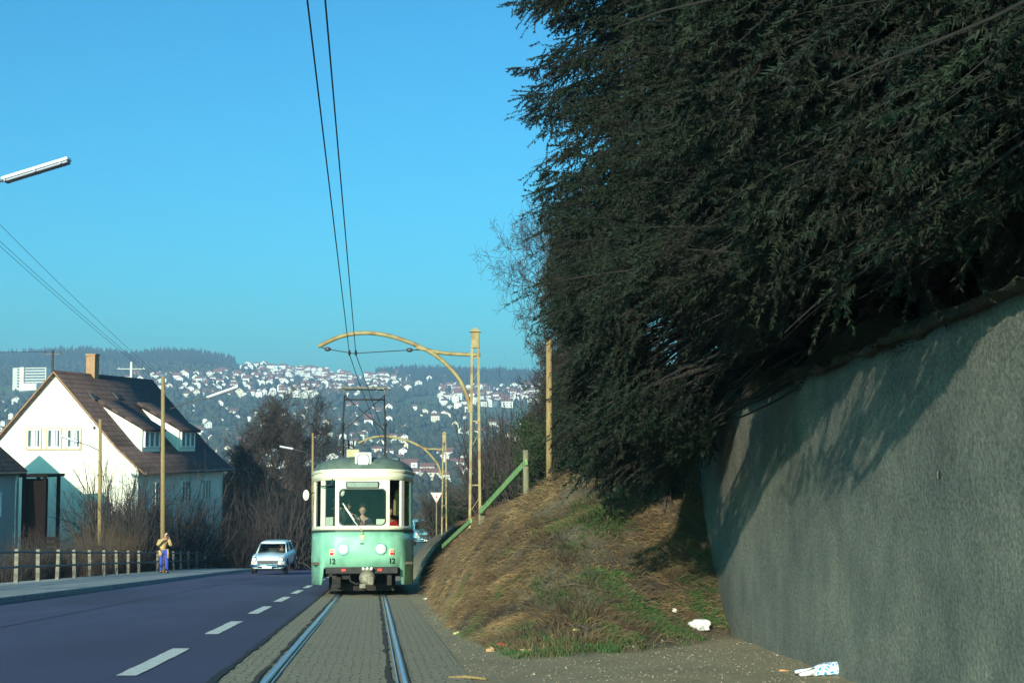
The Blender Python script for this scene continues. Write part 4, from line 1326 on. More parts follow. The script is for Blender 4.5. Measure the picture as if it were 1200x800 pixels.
# little stones and clods on the worn ground
def pebbles():
    rng = np.random.default_rng(9)
    n = 2600
    Y = rng.uniform(8.5, 26, n * 3)
    x = rng.uniform(-3, 2.55, n * 3)
    off = x - xt(Y)
    f = b_f(x, Y); s = b_s(x, Y)
    ok = (off > 1.05) & ((s < 0.15) | (f < 0.8)) & (rng.random(n * 3) < np.clip(12 / Y, 0, 1))
    x, Y = x[ok][:n], Y[ok][:n]
    n = len(x)
    z = bank(x, Y)
    sz = rng.uniform(0.003, 0.011, n) * (1 + 1.2 * (rng.random(n) < 0.05))
    base = np.array([[1, 0, 0], [0, 1, 0], [-1, 0, 0], [0, -1, 0], [0, 0, 0.9], [0, 0, -0.5]], float)
    V = base[None] * sz[:, None, None] * rng.uniform(0.6, 1.4, (n, 6, 3)) + np.stack([x, Y, z + 0.002], 1)[:, None]
    fs = np.array([[0, 1, 4], [1, 2, 4], [2, 3, 4], [3, 0, 4], [1, 0, 5], [2, 1, 5], [3, 2, 5], [0, 3, 5]])
    Fc = (np.arange(n)[:, None, None] * 6 + fs[None]).reshape(-1, 3)
    o = link('gravel', np_mesh('gravel', V.reshape(-1, 3), [Fc], M['stone']))
    tag(o, 'small stones and clods scattered on the worn dirt beside the track', 'gravel', kind='stuff')


M['stone'] = mat('loose_stone', (0.16, 0.14, 0.10), 0.9, (0.30, 0.27, 0.20), 20)
pebbles()
print('vegetation done')

# ================================================================== people (skinned bodies)
def skin_obj(name, joints, edges, radii, m, parent=None, sub=2):
    """one continuous surface grown round a skeleton; applied at once to a plain mesh"""
    me = bpy.data.meshes.new(name)
    me.from_pydata([tuple(j) for j in joints], edges, [])
    o = bpy.data.objects.new(name, me); COL.objects.link(o)
    md = o.modifiers.new('skin', 'SKIN'); md.use_smooth_shade = True
    for i, r in enumerate(radii):
        sv = me.skin_vertices[0].data[i]
        sv.radius = (r, r) if not isinstance(r, tuple) else r
        sv.use_root = (i == 0)
    sb = o.modifiers.new('sub', 'SUBSURF'); sb.levels = sub; sb.render_levels = sub
    dg = bpy.context.evaluated_depsgraph_get()
    me2 = bpy.data.meshes.new_from_object(o.evaluated_get(dg))
    bpy.data.objects.remove(o)
    me2.materials.clear(); me2.materials.append(m)
    return link(name, me2, parent)


def head_mesh(mb, c, s=1.0, face=(0, -1)):
    """head with brow, nose, mouth, ears; face points along -y"""
    x, y, z = c
    mb.ball((x, y, z), 0.105 * s, 0, (0.74, 0.92, 1.12), 16)
    mb.ball((x, y - 0.012 * s, z - 0.062 * s), 0.066 * s, 0, (0.86, 1.02, 0.92), 12)
    mb.ball((x, y - 0.100 * s, z - 0.018 * s), 0.014 * s, 0, (0.8, 1.2, 1.8), 8)
    for q in (-1, 1):
        mb.ball((x + q * 0.079 * s, y + 0.008 * s, z - 0.012 * s), 0.022 * s, 0, (0.4, 0.8, 1.3), 8)
        mb.ball((x + q * 0.031 * s, y - 0.088 * s, z + 0.010 * s), 0.010 * s, 1, (1.3, 0.7, 0.8), 8)
    mb.ball((x, y - 0.094 * s, z - 0.058 * s), 0.018 * s, 2, (1.4, 0.4, 0.35), 8)
    return mb


M['lip'] = mat('lip', (0.42, 0.13, 0.11), 0.6)


def fingers(mb_pts, wrist, d, up, side, s=1.0):
    """root points and bends of five fingers, as polylines"""
    out = []
    w = Vector(wrist); d = Vector(d).normalized(); up = Vector(up).normalized(); sd = d.cross(up).normalized() * side
    palm = w + d * 0.085 * s
    for k, (a, L) in enumerate(((-0.030, 0.070), (-0.010, 0.080), (0.010, 0.074), (0.030, 0.058))):
        b = palm + sd * a * s
        out.append([w + d * 0.03 * s + sd * a * 0.5 * s, b, b + d * L * 0.5 * s - up * 0.012 * s, b + d * L * 0.85 * s - up * 0.035 * s])
    b = w + d * 0.03 * s - sd * 0.032 * s
    out.append([w + d * 0.012 * s - sd * 0.012 * s, b, b + d * 0.035 * s - sd * 0.018 * s - up * 0.012 * s])
    return out


def seated(label, loc, coat, hair='hair', turn=0.0, s=1.0, shirt=None, hands_up=False):
    """upper body visible behind glass, whole body built: seated person facing -y"""
    root = empty('person', loc, turn)
    tag(root, label, 'person')
    hip, chest, neck = (0, 0, 0.0), (0, 0.02, 0.30), (0, 0, 0.50)
    J = [(0, 0, 0.02), (0, 0.02, 0.22), (0, 0.01, 0.42), (0, -0.01, 0.53), (0, -0.02, 0.60),
         (-0.17, 0.01, 0.44), (-0.24, -0.06, 0.20), (-0.17, -0.32, 0.13), (-0.15, -0.42, 0.14),
         (0.17, 0.01, 0.44), (0.24, -0.06, 0.20), (0.17, -0.32, 0.13), (0.15, -0.42, 0.14),
         (-0.09, -0.02, 0.0), (-0.11, -0.42, 0.02), (-0.11, -0.46, -0.38), (-0.11, -0.56, -0.42),
         (0.09, -0.02, 0.0), (0.11, -0.42, 0.02), (0.11, -0.46, -0.38), (0.11, -0.56, -0.42)]
    E = [(0, 1), (1, 2), (2, 3), (3, 4), (2, 5), (5, 6), (6, 7), (7, 8), (2, 9), (9, 10), (10, 11), (11, 12),
         (0, 13), (13, 14), (14, 15), (15, 16), (0, 17), (17, 18), (18, 19), (19, 20)]
    rad = [(0.14, 0.11), (0.13, 0.10), (0.15, 0.10), 0.055, 0.05, 0.065, 0.05, 0.038, 0.032, 0.065, 0.05, 0.038, 0.032,
           0.09, 0.075, 0.05, 0.04, 0.09, 0.075, 0.05, 0.04]
    b = skin_obj('body', J, E, [tuple(q * s for q in r) if isinstance(r, tuple) else r * s for r in rad], M['skin'], root)
    mb = MB(); head_mesh(mb, (0, -0.03, 0.70), 1.0)
    for side, ix in ((-1, 8), (1, 12)):
        for f in fingers(None, J[ix], (0, -1, 0), (0, 0, 1), side): mb.tube(f, [0.009] * len(f), 6)
    hm = mb.mesh('head', [M['skin'], M['hair'], M['lip']])
    # join the head into the one body mesh
    bm = bmesh.new(); bm.from_mesh(b.data); n0 = len(bm.faces)
    bm.from_mesh(hm); bm.to_mesh(b.data); bm.free()
    b.data.materials.clear()
    for q in (M['skin'], M['hair'], M['lip']): b.data.materials.append(q)
    # jacket
    k = [0, 1, 2, 5, 6, 7, 9, 10, 11]
    JJ = [J[i] for i in k]; mp = {v: i for i, v in enumerate(k)}
    EE = [(mp[a], mp[c]) for a, c in E if a in mp and c in mp]
    skin_obj('jacket', JJ, EE, [(0.165, 0.135), (0.155, 0.125), (0.175, 0.125), 0.085, 0.07, 0.052, 0.085, 0.07, 0.052], M[coat], root)
    k = [0, 13, 14, 15, 17, 18, 19]
    JJ = [J[i] for i in k]; mp = {v: i for i, v in enumerate(k)}
    EE = [(mp[a], mp[c]) for a, c in E if a in mp and c in mp]
    skin_obj('trousers', JJ, EE, [(0.16, 0.12), 0.105, 0.088, 0.06, 0.105, 0.088, 0.06], M['dark_cloth'], root)
    if shirt:
        mb = MB(); mb.prism([(-0.05, 0.44), (0.05, 0.44), (0.035, 0.20), (-0.035, 0.20)], 'y', -0.135, -0.115)
        mb.build('shirt_front', M[shirt], root)
    mb = MB(); mb.ball((0, -0.008, 0.742), 0.118, 0, (0.80, 0.92, 0.90), 14)
    mb.ball((0, 0.03, 0.70), 0.09, 0, (0.9, 0.8, 1.0), 12)
    mb.build(hair if hair == 'hat' else 'hair', M['hair'] if hair != 'hat' else M['dark_cloth'], root)
    return root


def standing_photographer():
    Yp = 62.6
    x = float(xt(Yp)) - 8.75
    z = float(rz(Yp)) + 0.14
    root = empty('person', (x, Yp, z), R(24))
    tag(root, 'person in tan jacket and blue trousers leaning on the fence and taking a photo', 'person')
    # body leans back against the rail, hips pushed to +x, arms raised to the face
    J = [(0.00, 0.02, 0.93), (-0.03, 0.04, 1.15), (0.00, 0.00, 1.38), (0.05, -0.05, 1.47), (0.07, -0.08, 1.53),
         (-0.18, 0.02, 1.38), (-0.29, -0.16, 1.20), (-0.08, -0.30, 1.46), (-0.02, -0.31, 1.50),
         (0.19, -0.02, 1.38), (0.30, -0.18, 1.16), (0.19, -0.30, 1.43), (0.15, -0.31, 1.49),
         (-0.09, 0.02, 0.90), (-0.10, -0.02, 0.50), (-0.11, 0.03, 0.09), (-0.12, -0.12, 0.035),
         (0.09, 0.02, 0.90), (0.12, -0.10, 0.50), (0.14, -0.02, 0.09), (0.16, -0.17, 0.035)]
    E = [(0, 1), (1, 2), (2, 3), (3, 4), (2, 5), (5, 6), (6, 7), (7, 8), (2, 9), (9, 10), (10, 11), (11, 12),
         (0, 13), (13, 14), (14, 15), (15, 16), (0, 17), (17, 18), (18, 19), (19, 20)]
    rad = [(0.13, 0.10), (0.12, 0.09), (0.14, 0.09), 0.055, 0.05, 0.06, 0.045, 0.036, 0.030, 0.06, 0.045, 0.036, 0.030,
           0.08, 0.06, 0.045, 0.035, 0.08, 0.06, 0.045, 0.035]
    b = skin_obj('body', J, E, rad, M['skin'], root)
    mb = MB(); head_mesh(mb, (0.08, -0.13, 1.63), 1.0)
    for side, ix in ((-1, 8), (1, 12)):
        for f in fingers(None, J[ix], (0.25 if side < 0 else -0.25, -0.2, 0.9), (0, 1, 0), side, 0.9): mb.tube(f, [0.009] * len(f), 6)
    hm = mb.mesh('head', [M['skin'], M['hair'], M['lip']])
    bm = bmesh.new(); bm.from_mesh(b.data); bm.from_mesh(hm); bm.to_mesh(b.data); bm.free()
    b.data.materials.clear()
    for q in (M['skin'], M['hair'], M['lip']): b.data.materials.append(q)
    k = [0, 1, 2, 5, 6, 7, 9, 10, 11]
    mp = {v: i for i, v in enumerate(k)}
    skin_obj('jacket', [J[i] for i in k], [(mp[a], mp[c]) for a, c in E if a in mp and c in mp],
             [(0.175, 0.14), (0.165, 0.13), (0.175, 0.125), 0.085, 0.065, 0.050, 0.085, 0.065, 0.050], M['tan_coat'], root)
    # open jacket hem hanging in front
    mb = MB()
    mb.loft([[(-0.20, -0.10, 0.98), (-0.20, 0.14, 0.98), (-0.05, 0.18, 0.98), (-0.08, -0.14, 0.98)],
             [(-0.21, -0.10, 0.74), (-0.22, 0.12, 0.74), (-0.06, 0.17, 0.74), (-0.10, -0.15, 0.74)]], cap1=True, cap0=True)
    mb.loft([[(0.13, -0.16, 1.02), (0.21, -0.08, 1.02), (0.20, 0.13, 1.02), (0.12, 0.14, 1.02)],
             [(0.14, -0.20, 0.64), (0.23, -0.10, 0.64), (0.22, 0.12, 0.66), (0.13, 0.12, 0.66)]], cap1=True, cap0=True)
    mb.build('jacket_hem', M['tan_coat'], root)
    k = [0, 13, 14, 15, 17, 18, 19]
    mp = {v: i for i, v in enumerate(k)}
    skin_obj('trousers', [J[i] for i in k], [(mp[a], mp[c]) for a, c in E if a in mp and c in mp],
             [(0.155, 0.125), 0.10, 0.082, 0.085, 0.10, 0.082, 0.085], M['jeans'], root)
    mb = MB()
    for ix in (16, 20): mb.ball((J[ix][0], J[ix][1] + 0.03, 0.045), 0.06, 0, (0.8, 2.1, 0.72), 10)
    mb.build('shoes', M['rubber'], root)
    mb = MB(); mb.ball((0.08, -0.105, 1.672), 0.108, 0, (0.80, 0.95, 0.90), 14); mb.ball((0.08, -0.07, 1.63), 0.095, 0, (0.88, 0.8, 1.1), 12)
    mb.build('hair', M['hair'], root)
    # the camera is held, so it is a thing of its own
    h = empty('photo_camera', root.location + Vector((0.10 * math.cos(R(24)) + 0.30 * math.sin(R(24)), -0.30 * math.cos(R(24)) + 0.1 * math.sin(R(24)), 1.60)), R(24))
    tag(h, 'small black camera held to the eye by the person in the tan jacket', 'camera')
    mb = MB(); mb.box((0, 0, 0), (0.15, 0.06, 0.10), bev=0.01); mb.box((0, 0.0, 0.06), (0.05, 0.05, 0.03), bev=0.005); mb.build('camera_body', M['rubber'], h)
    mb = MB(); mb.tube([(0, -0.03, 0), (0, -0.11, 0)], 0.035, 12); mb.build('lens', M['chrome'], h)
    return root


# ================================================================== the tram
TY = 33.0
tr_yaw = math.atan(0.094)
tr_pitch = -math.atan(0.075)
def tram_loc(Y): return Vector((float(xt(Y)), Y, float(rz(Y)) + 0.02))


tram = bpy.data.objects.new('tram', None); COL.objects.link(tram)
tram.location = tram_loc(TY)
tram.rotation_euler = (tr_pitch, 0, tr_yaw)
tag(tram, 'pale green and cream tram coming uphill towards the viewer with its roof lamp', 'tram')
LEN = 13.5


def arc(p0, p1, bulge, n):
    p0, p1 = Vector(p0), Vector(p1); d = p1 - p0; nr = Vector((d.y, -d.x)).normalized()
    return [tuple(p0 + d * t + nr * bulge * 4 * t * (1 - t)) for t in [i / n for i in range(n)]]


half = arc((0.0, 0.0), (0.60, 0.05), 0.004, 4) + arc((0.60, 0.05), (0.93, 0.33), 0.035, 5) + arc((0.93, 0.33), (1.17, 1.25), 0.035, 6) + [(1.20, 1.7), (1.20, LEN - 1.5), (1.0, LEN - 0.3), (0.5, LEN), (0.0, LEN)]
left = [(-x, y) for x, y in reversed(half[1:-1])]
outline = half + left                                     # counter-clockwise seen from above, starting at the nose


def ring(z, s=1.0, yo=0.0, ds=0.0):
    cy = LEN / 2
    return [(x * s + (ds if x > 0 else -ds if x < 0 else 0), (y - cy) * (1 - (1 - s) * 0.25) + cy + yo, z) for x, y in outline]


def skirt_z(p):
    """the side panels reach lower than the nose"""
    x, y = p
    if y > LEN - 1.2: return 0.55
    return 0.62 if y < 0.30 else 0.24


# lower body: green skin with vertical drop
mb = MB()
zs_ = [0.0, 0.5, 0.8, 1.0]
RV = []
for t in zs_:
    rr_ = []
    for (x, y) in outline:
        zb = skirt_z((x, y)); z = zb + (1.43 - zb) * t
        bulge = 1.0 + 0.006 * math.sin(PI * t)
        rr_.append((x * bulge, y - 0.02 * math.sin(PI * t) * (y < 1), z))
    RV.append(rr_)
mb.loft(RV, 0, smooth=True)
body = mb.build('lower_body', M['tram_green'], tram)
sol = body.modifiers.new('thick', 'SOLIDIFY'); sol.thickness = 0.04; sol.offset = -1
# belt line
mb = MB(); mb.loft([[(x * 1.012, y - (0.012 if y < 1 else 0), z) for x, y, z in ring(zz)] for zz in (1.425, 1.432, 1.468, 1.475)], 0, smooth=False); 
o = mb.build('belt_strip', M['tram_belt'], tram); sol = o.modifiers.new('thick', 'SOLIDIFY'); sol.thickness = 0.03; sol.offset = -1
# cream window band: sill band and header band lofted all round, pillars between
mb = MB()
mb.loft([ring(zz) for zz in (1.475, 1.56)], 0)
mb.loft([ring(zz) for zz in (2.60, 2.80)], 0)
o = mb.build('window_band', M['tram_cream'], tram); sol = o.modifiers.new('thick', 'SOLIDIFY'); sol.thickness = 0.05; sol.offset = -1


def pt_on(t):
    """plan point on the right half outline by x (nose) for t<1.0"""
    return t


def pillar(p0, p1, z0=1.558, z1=2.602, m='tram_cream', th=0.055):
    mb = MB(); mb.slab(p0, p1, z0, z1, th); return mb.build('pillar', M[m], tram)


def half_pt(x):
    xs_ = [p[0] for p in half[:16]]; ys_ = [p[1] for p in half[:16]]
    return (x, float(np.interp(x, xs_, ys_)))


for sg in (1, -1):
    def q(x):
        p = half_pt(x); return (p[0] * sg, p[1])
    def order(a, b): return (a, b) if sg > 0 else (b, a)
    for a, b in ((0.54, 0.615), (0.885, 0.955), (1.12, 1.172)):
        pillar(*order(q(a), q(b)))
    # side pillars
    for k in range(7):
        y0 = 2.2 + k * 1.55
        pillar(*order((1.2 * sg, y0), (1.2 * sg, y0 + 0.14)))
    # header fill over and sill under the front panes with rounded corners
    for (xa, xb) in ((0.0, 0.54), (0.615, 0.885), (0.955, 1.12)):
        pass
# front pane frame with rounded corners: a cream plate with an opening
def rounded(w, h, r, n=6, cx=0, cz=0):
    out = []
    for (sx, sz, a0) in ((1, 1, 0), (-1, 1, 90), (-1, -1, 180), (1, -1, 270)):
        for i in range(n + 1):
            a = R(a0 + 90 * i / n)
            out.append((cx + sx * (w / 2 - r) + r * math.cos(a), cz + sz * (h / 2 - r) + r * math.sin(a)))
    return out


def frame_plate(name, w, h, wi, hi, r, m, parent, y0, y1, cx=0, cz=0, yfun=None, ro=0.001, czi=None):
    """plate w x h with a rounded opening wi x hi"""
    mb = MB()
    inn = rounded(wi, hi, r, 6, cx, cz if czi is None else czi)
    out = []
    for (px, pz) in inn:
        dx, dz = px - cx, pz - cz
        k = max(abs(dx) / (w / 2), abs(dz) / (h / 2))
        out.append((cx + dx / k, cz + dz / k))
    for yy in (y0,):
        pass
    f = (lambda x: 0.0) if yfun is None else yfun
    A = [[(p[0], f(p[0]) + y, p[1]) for p in pts] for pts, y in ((out, y0), (inn, y0), (inn, y1), (out, y1))]
    A.append(A[0])
    mb.loft(A, 0, smooth=False)
    return mb.build(name, M[m], parent)


yf = lambda x: half_pt(min(abs(x), 1.1))[1]
fw = frame_plate('windscreen_frame', 1.12, 1.10, 1.04, 0.80, 0.09, 'tram_cream', tram, -0.012, 0.04, 0, 2.06, yf, czi=1.985)
# rubber seal round the windscreen
mb = MB(); A_ = []
for (w_, h_, y_) in ((1.075, 0.835, -0.014), (1.075, 0.835, -0.024), (1.03, 0.79, -0.024), (1.03, 0.79, 0.01)):
    A_.append([(p[0], yf(p[0]) + y_, p[1]) for p in rounded(w_, h_, 0.10, 6, 0, 1.985)])
mb.loft(A_, 0, smooth=False); mb.build('window_seal', M['tram_belt'], tram)
# destination blind above the windscreen
mb = MB(); mb.box((0, 0.062, 2.505), (1.12, 0.03, 0.20)); mb.box((0, 0.062, 1.565), (1.12, 0.03, 0.05)); mb.build('windscreen_header', M['tram_cream'], tram)
mb = MB(); mb.box((0, 0.02, 2.485), (0.76, 0.05, 0.155), 0, bev=0.03); db = mb.build('destination_box', M['tram_belt'], tram)
mb = MB(); mb.box((0, -0.012, 2.485), (0.70, 0.02, 0.115), 0, bev=0.008); mb.build('destination_blind', M['sign_green'], db)


def pane(name, p0, p1, z0, z1, inset=0.03, parent=None):
    mb = MB()
    p0 = Vector((p0[0], p0[1], 0)); p1 = Vector((p1[0], p1[1], 0))
    n = (p1 - p0).normalized().cross(Vector((0, 0, 1))) * -inset
    a, b = p0 + n, p1 + n
    mb.quad(a + Vector((0, 0, z0)), b + Vector((0, 0, z0)), b + Vector((0, 0, z1)), a + Vector((0, 0, z1)))
    return mb.build(name, M['tram_glass'], tram if parent is None else parent)


pane('windscreen', (-0.56, 0.06), (0.56, 0.06), 1.53, 2.52, 0.01)
for sg in (1, -1):
    for (xa, xb) in ((0.60, 0.90), (0.94, 1.14)):
        a, b = half_pt(xa), half_pt(xb)
        a, b = ((a[0], a[1]), (b[0], b[1])) if sg > 0 else ((-b[0], b[1]), (-a[0], a[1]))
        pane('front_side_window', a, b, 1.54, 2.62, 0.025)
    for k in range(7):
        y0 = (1.72 if k == 0 else 2.34 + (k - 1) * 1.55); y1 = 2.2 + k * 1.55
        a, b = (1.2 * sg, y0), (1.2 * sg, y1)
        if sg < 0: a, b = b, a
        pane('side_window', a, b, 1.54, 2.62, 0.03)
# roof: dome lofted inwards
mb = MB()
mb.loft([ring(2.78, 1.0, -0.005, 0.02), ring(2.83, 1.0, -0.005, 0.035), ring(2.845, 1.0, 0, 0.02)], 0, smooth=False)
o = mb.build('roof_gutter', M['tram_cream'], tram)
sol = o.modifiers.new('thick', 'SOLIDIFY'); sol.thickness = 0.05; sol.offset = -1
def rring(z, kx, yin):
    out = []
    for (x, y) in outline:
        t = (y - LEN / 2) / (LEN / 2)
        out.append((x * kx, LEN / 2 + t * (LEN / 2 - yin), z))
    return out
mb = MB()
mb.loft([rring(z, kx, yi) for z, kx, yi in ((2.842, 1.01, 0.0), (2.92, 0.985, 0.04), (3.00, 0.94, 0.12), (3.08, 0.84, 0.28), (3.14, 0.68, 0.5), (3.18, 0.42, 0.85), (3.195, 0.12, 1.3))], 0, cap1=True)
mb.build('roof', M['tram_roof'], tram)
# inside: floor, ceiling, rear bulkhead, cab desk, seats
mb = MB()
mb.box((0, LEN / 2, 0.72), (2.3, LEN - 0.8, 0.06))
mb.box((0, LEN / 2 + 0.4, 2.74), (2.25, LEN - 1.8, 0.03))
mb.box((0, 5.2, 1.75), (2.3, 0.05, 1.95))
mb.box((0, 0.42, 1.38), (1.3, 0.4, 0.10), bev=0.02)
mb.box((-0.75, 2.6, 1.2), (0.45, 0.08, 0.9), bev=0.02); mb.box((0.75, 2.6, 1.2), (0.45, 0.08, 0.9), bev=0.02)
mb.box((0, 1.45, 1.25), (0.45, 0.08, 0.7), bev=0.02)
mb.build('interior', M['tram_inside'], tram)
# headlights, indicators, numbers, emblem
for sg in (-1, 1):
    mb = MB()
    mb.tube([(0, 0.03, 0), (0, -0.045, 0), (0, -0.06, 0)], [0.135, 0.135, 0.120], 24); 
    hl = mb.build('headlight', M['chrome'], tram, (0.42 * sg, 0.035, 1.04))
    mb = MB(); mb.ball((0, -0.055, 0), 0.112, 0, (1, 0.30, 1), 18); mb.build('lens', M['lens'], hl)
    mb = MB(); mb.box((0, 0, 0), (0.125, 0.05, 0.15), bev=0.012)
    ind = mb.build('tail_light', M['placard'], tram, (0.665 * sg, 0.075, 0.965), (0, 0, R(28) * sg))
    mb = MB(); mb.box((0, -0.025, -0.03), (0.095, 0.03, 0.06), bev=0.006); mb.build('red_lens', M['red_lens'], ind)
    mb = MB(); mb.box((0, -0.025, 0.04), (0.095, 0.03, 0.045), bev=0.006); mb.build('orange_lens', M['orange_lens'], ind)
    mb = MB(); mb.box((0, 0, 0), (0.10, 0.03, 0.06), bev=0.008); mb.build('red_marker', M['red_lens'], tram, (0.405 * sg, -0.115, 0.575))
    cu = bpy.data.curves.new('fleet_number', 'FONT'); cu.body = '12'; cu.size = 0.17; cu.extrude = 0.004; cu.align_x = 'CENTER'; cu.align_y = 'CENTER'
    cu.offset = 0.004; cu.space_character = 1.1
    ot = bpy.data.objects.new('fleet_number', cu); COL.objects.link(ot)
    dg = bpy.context.evaluated_depsgraph_get(); mt = bpy.data.meshes.new_from_object(ot.evaluated_get(dg)); bpy.data.objects.remove(ot)
    mt.materials.clear(); mt.materials.append(M['digit'])
    link('fleet_number', mt, tram, (0.675 * sg, 0.055, 0.765), (PI / 2, 0, R(36) * sg))
mb = MB()
mb.prism([(-0.055, 0.06), (0.055, 0.06), (0.055, -0.02), (0, -0.08), (-0.055, -0.02)], 'y', -0.03, 0.0)
mb.ball((0, -0.01, 0.095), 0.045, 0, (1, 0.5, 0.7), 10)
mb.build('emblem', M['brass'], tram, (0, -0.002, 1.30))
mb = MB(); mb.box((0, 0, 0), (0.09, 0.02, 0.03)); mb.build('door_latch', M['tram_belt'], tram, (0, -0.01, 1.16))
# wiper
mb = MB(); mb.tube([(0, -0.03, 1.44), (-0.18, -0.045, 1.66), (-0.40, -0.045, 1.98)], [0.013, 0.010, 0.010], 6)
mb.box((-0.31, -0.04, 1.88), (0.02, 0.02, 0.46), ry=R(-35)); mb.build('wiper', M['placard'], tram)
# grab rail at the left front corner and mirrors
mb = MB(); mb.tube([(-0.98, 0.22, 2.46), (-0.80, 0.02, 2.46), (-0.70, -0.06, 2.50), (-0.68, -0.06, 2.62)], 0.016, 6); mb.build('mirror_arm', M['tram_belt'], tram)
mb = MB(); mb.ball((0, 0, 0), 0.10, 0, (0.75, 0.35, 1.25), 14); mb.build('wing_mirror', M['placard'], tram, (-1.30, 0.62, 2.28))
mb = MB(); mb.tube([(-1.28, 0.66, 2.28), (-1.12, 0.95, 2.36)], 0.012, 6); mb.tube([(-1.12, 0.95, 2.36), (-1.12, 0.95, 1.9)], 0.01, 6); mb.build('mirror_arm', M['tram_belt'], tram)
mb = MB(); mb.ball((0, 0, 0), 0.075, 0, (0.8, 0.4, 1.15), 12); mb.build('inside_mirror', M['placard'], tram, (-0.46, 0.10, 2.32))
# placards in the windows
mb = MB(); mb.box((0, 0, 0), (0.22, 0.012, 0.20), bev=0.004); mb.build('window_placard', M['placard'], tram, (-0.745, 0.21, 1.665), (0, 0, R(-40)))
mb = MB(); mb.box((0, 0, 0), (0.19, 0.012, 0.15), bev=0.004); mb.build('window_placard', M['placard'], tram, (0.41, 0.13, 1.64), (0, 0, 0))
# roof lamp box
mb = MB(); mb.box((0, 0.06, 0), (0.38, 0.16, 0.37), bev=0.03); rl = mb.build('roof_lamp', M['tram_cream'], tram, (0.01, 0.12, 3.05))
mb = MB(); mb.prism(rounded(0.285, 0.285, 0.10, 6), 'y', -0.032, -0.018); mb.build('lamp_rim', M['tram_belt'], rl)
mb = MB(); mb.prism(rounded(0.25, 0.25, 0.09, 6), 'y', -0.048, -0.030); mb.build('lens', M['lens'], rl)
mb = MB(); mb.box((0, 0, 0), (0.30, 0.6, 0.24), bev=0.02); mb.build('resistor_box', M['beige'], tram, (-0.24, 1.35, 3.25))
mb = MB(); mb.box((0, 0, 0), (0.34, 0.8, 0.20), bev=0.02); mb.build('resistor_box', M['tram_roof'], tram, (0.75, 4.2, 3.24))
# bumper, underframe, coupler
mb = MB(); mb.box((0, 0, 0), (1.62, 0.16, 0.15), bev=0.02); mb.build('bumper', M['black'], tram, (0, -0.03, 0.565))
mb = MB()
mb.box((0, LEN / 2, 0.50), (1.9, LEN - 1.2, 0.16)); mb.box((0, 1.4, 0.32), (1.55, 0.10, 0.40)); mb.box((-0.62, 0.6, 0.36), (0.10, 1.0, 0.26)); mb.box((0.62, 0.6, 0.36), (0.10, 1.0, 0.26))
mb.box((0, 0.9, 0.17), (1.5, 0.06, 0.16)); mb.box((-0.35, 0.35, 0.44), (0.2, 0.5, 0.14)); mb.box((-0.55, 0.15, 0.30), (0.16, 0.2, 0.24), bev=0.03)
mb.box((0, 6.5, 0.2), (1.6, 0.1, 0.3)); mb.box((0, 11.5, 0.2), (1.6, 0.1, 0.3))
mb.build('underframe', M['tram_under'], tram)
for yy in (2.0, 3.6, 9.6, 11.2):
    for sg in (-1, 1):
        mb = MB(); mb.tube([(-0.05, 0, 0), (0.05, 0, 0)], 0.33, 24); mb.tube([(-0.07, 0, 0), (0.07, 0, 0)], 0.10, 12)
        mb.build('wheel', M['tram_under'], tram, (sg * 0.53, yy, 0.33))
mb = MB()
mb.tube([(0.10, 0.35, 0.40), (0.12, -0.20, 0.40)], 0.06, 10); mb.ball((0.12, -0.26, 0.40), 0.16, 0, (1.15, 0.7, 1.1), 14)
mb.ball((0.12, -0.30, 0.38), 0.14, 0, (1.15, 0.5, 1.0), 14); mb.box((0.2, -0.36, 0.34), (0.14, 0.10, 0.2), bev=0.04); mb.box((0.12, -0.25, 0.585), (0.24, 0.10, 0.06), bev=0.015)
mb.box((0.02, -0.3, 0.22), (0.14, 0.10, 0.10), bev=0.02)
cp = mb.build('coupler', M['coupler'], tram)
for xx in (0.03, 0.12, 0.21):
    mb = MB(); mb.tube([(xx, -0.28, 0.61), (xx, -0.33, 0.61)], 0.028, 10); mb.build('coupler_contact', M['placard'], cp)
mb = MB()
mb.tube([(-0.28, 0.02, 0.53), (-0.26, -0.06, 0.33), (-0.12, -0.10, 0.26), (0.0, -0.12, 0.30)], 0.022, 6)
mb.build('hose', M['rubber'], tram)
# pantograph
pg = bpy.data.objects.new('pantograph', None); COL.objects.link(pg); pg.parent = tram; pg.location = (0, 3.1, 3.19)
for sg in (-1, 1):
    mb = MB(); mb.tube([(0.53 * sg, 0.55, 0.05), (0.53 * sg, -0.05, 0.95)], [0.030, 0.026], 8); mb.tube([(0.53 * sg, -0.05, 0.95), (0.50 * sg, 0.35, 1.72)], [0.022, 0.018], 8)
    mb.tube([(0.53 * sg, -0.5, 0.05), (0.53 * sg, -0.08, 0.93)], [0.026, 0.024], 8); mb.ball((0.53 * sg, -0.06, 0.94), 0.05)
    mb.build('pantograph_arm', M['black'], pg)
    mb = MB(); mb.tube([(0.53 * sg, 0.5, -0.02), (0.53 * sg, 0.5, 0.14)], 0.055, 10); mb.tube([(0.53 * sg, -0.5, -0.02), (0.53 * sg, -0.5, 0.14)], 0.055, 10); mb.build('insulator', M['insul'], pg)
mb = MB(); mb.tube([(-0.50, 0.35, 1.70), (0.50, -0.05, 0.80)], 0.014, 6); mb.tube([(0.50, 0.35, 1.70), (-0.50, -0.05, 0.80)], 0.011, 6)
mb.tube([(-0.51, 0.30, 1.60), (0.51, 0.30, 1.60)], 0.020, 8); mb.build('cross_brace', M['black'], pg)
mb = MB(); mb.tube([(-0.66, 0.25, 1.84), (-0.55, 0.25, 1.90), (0.55, 0.25, 1.90), (0.66, 0.25, 1.84)], 0.022, 8)
mb.tube([(-0.55, 0.45, 1.87), (0.55, 0.45, 1.87)], 0.018, 8)
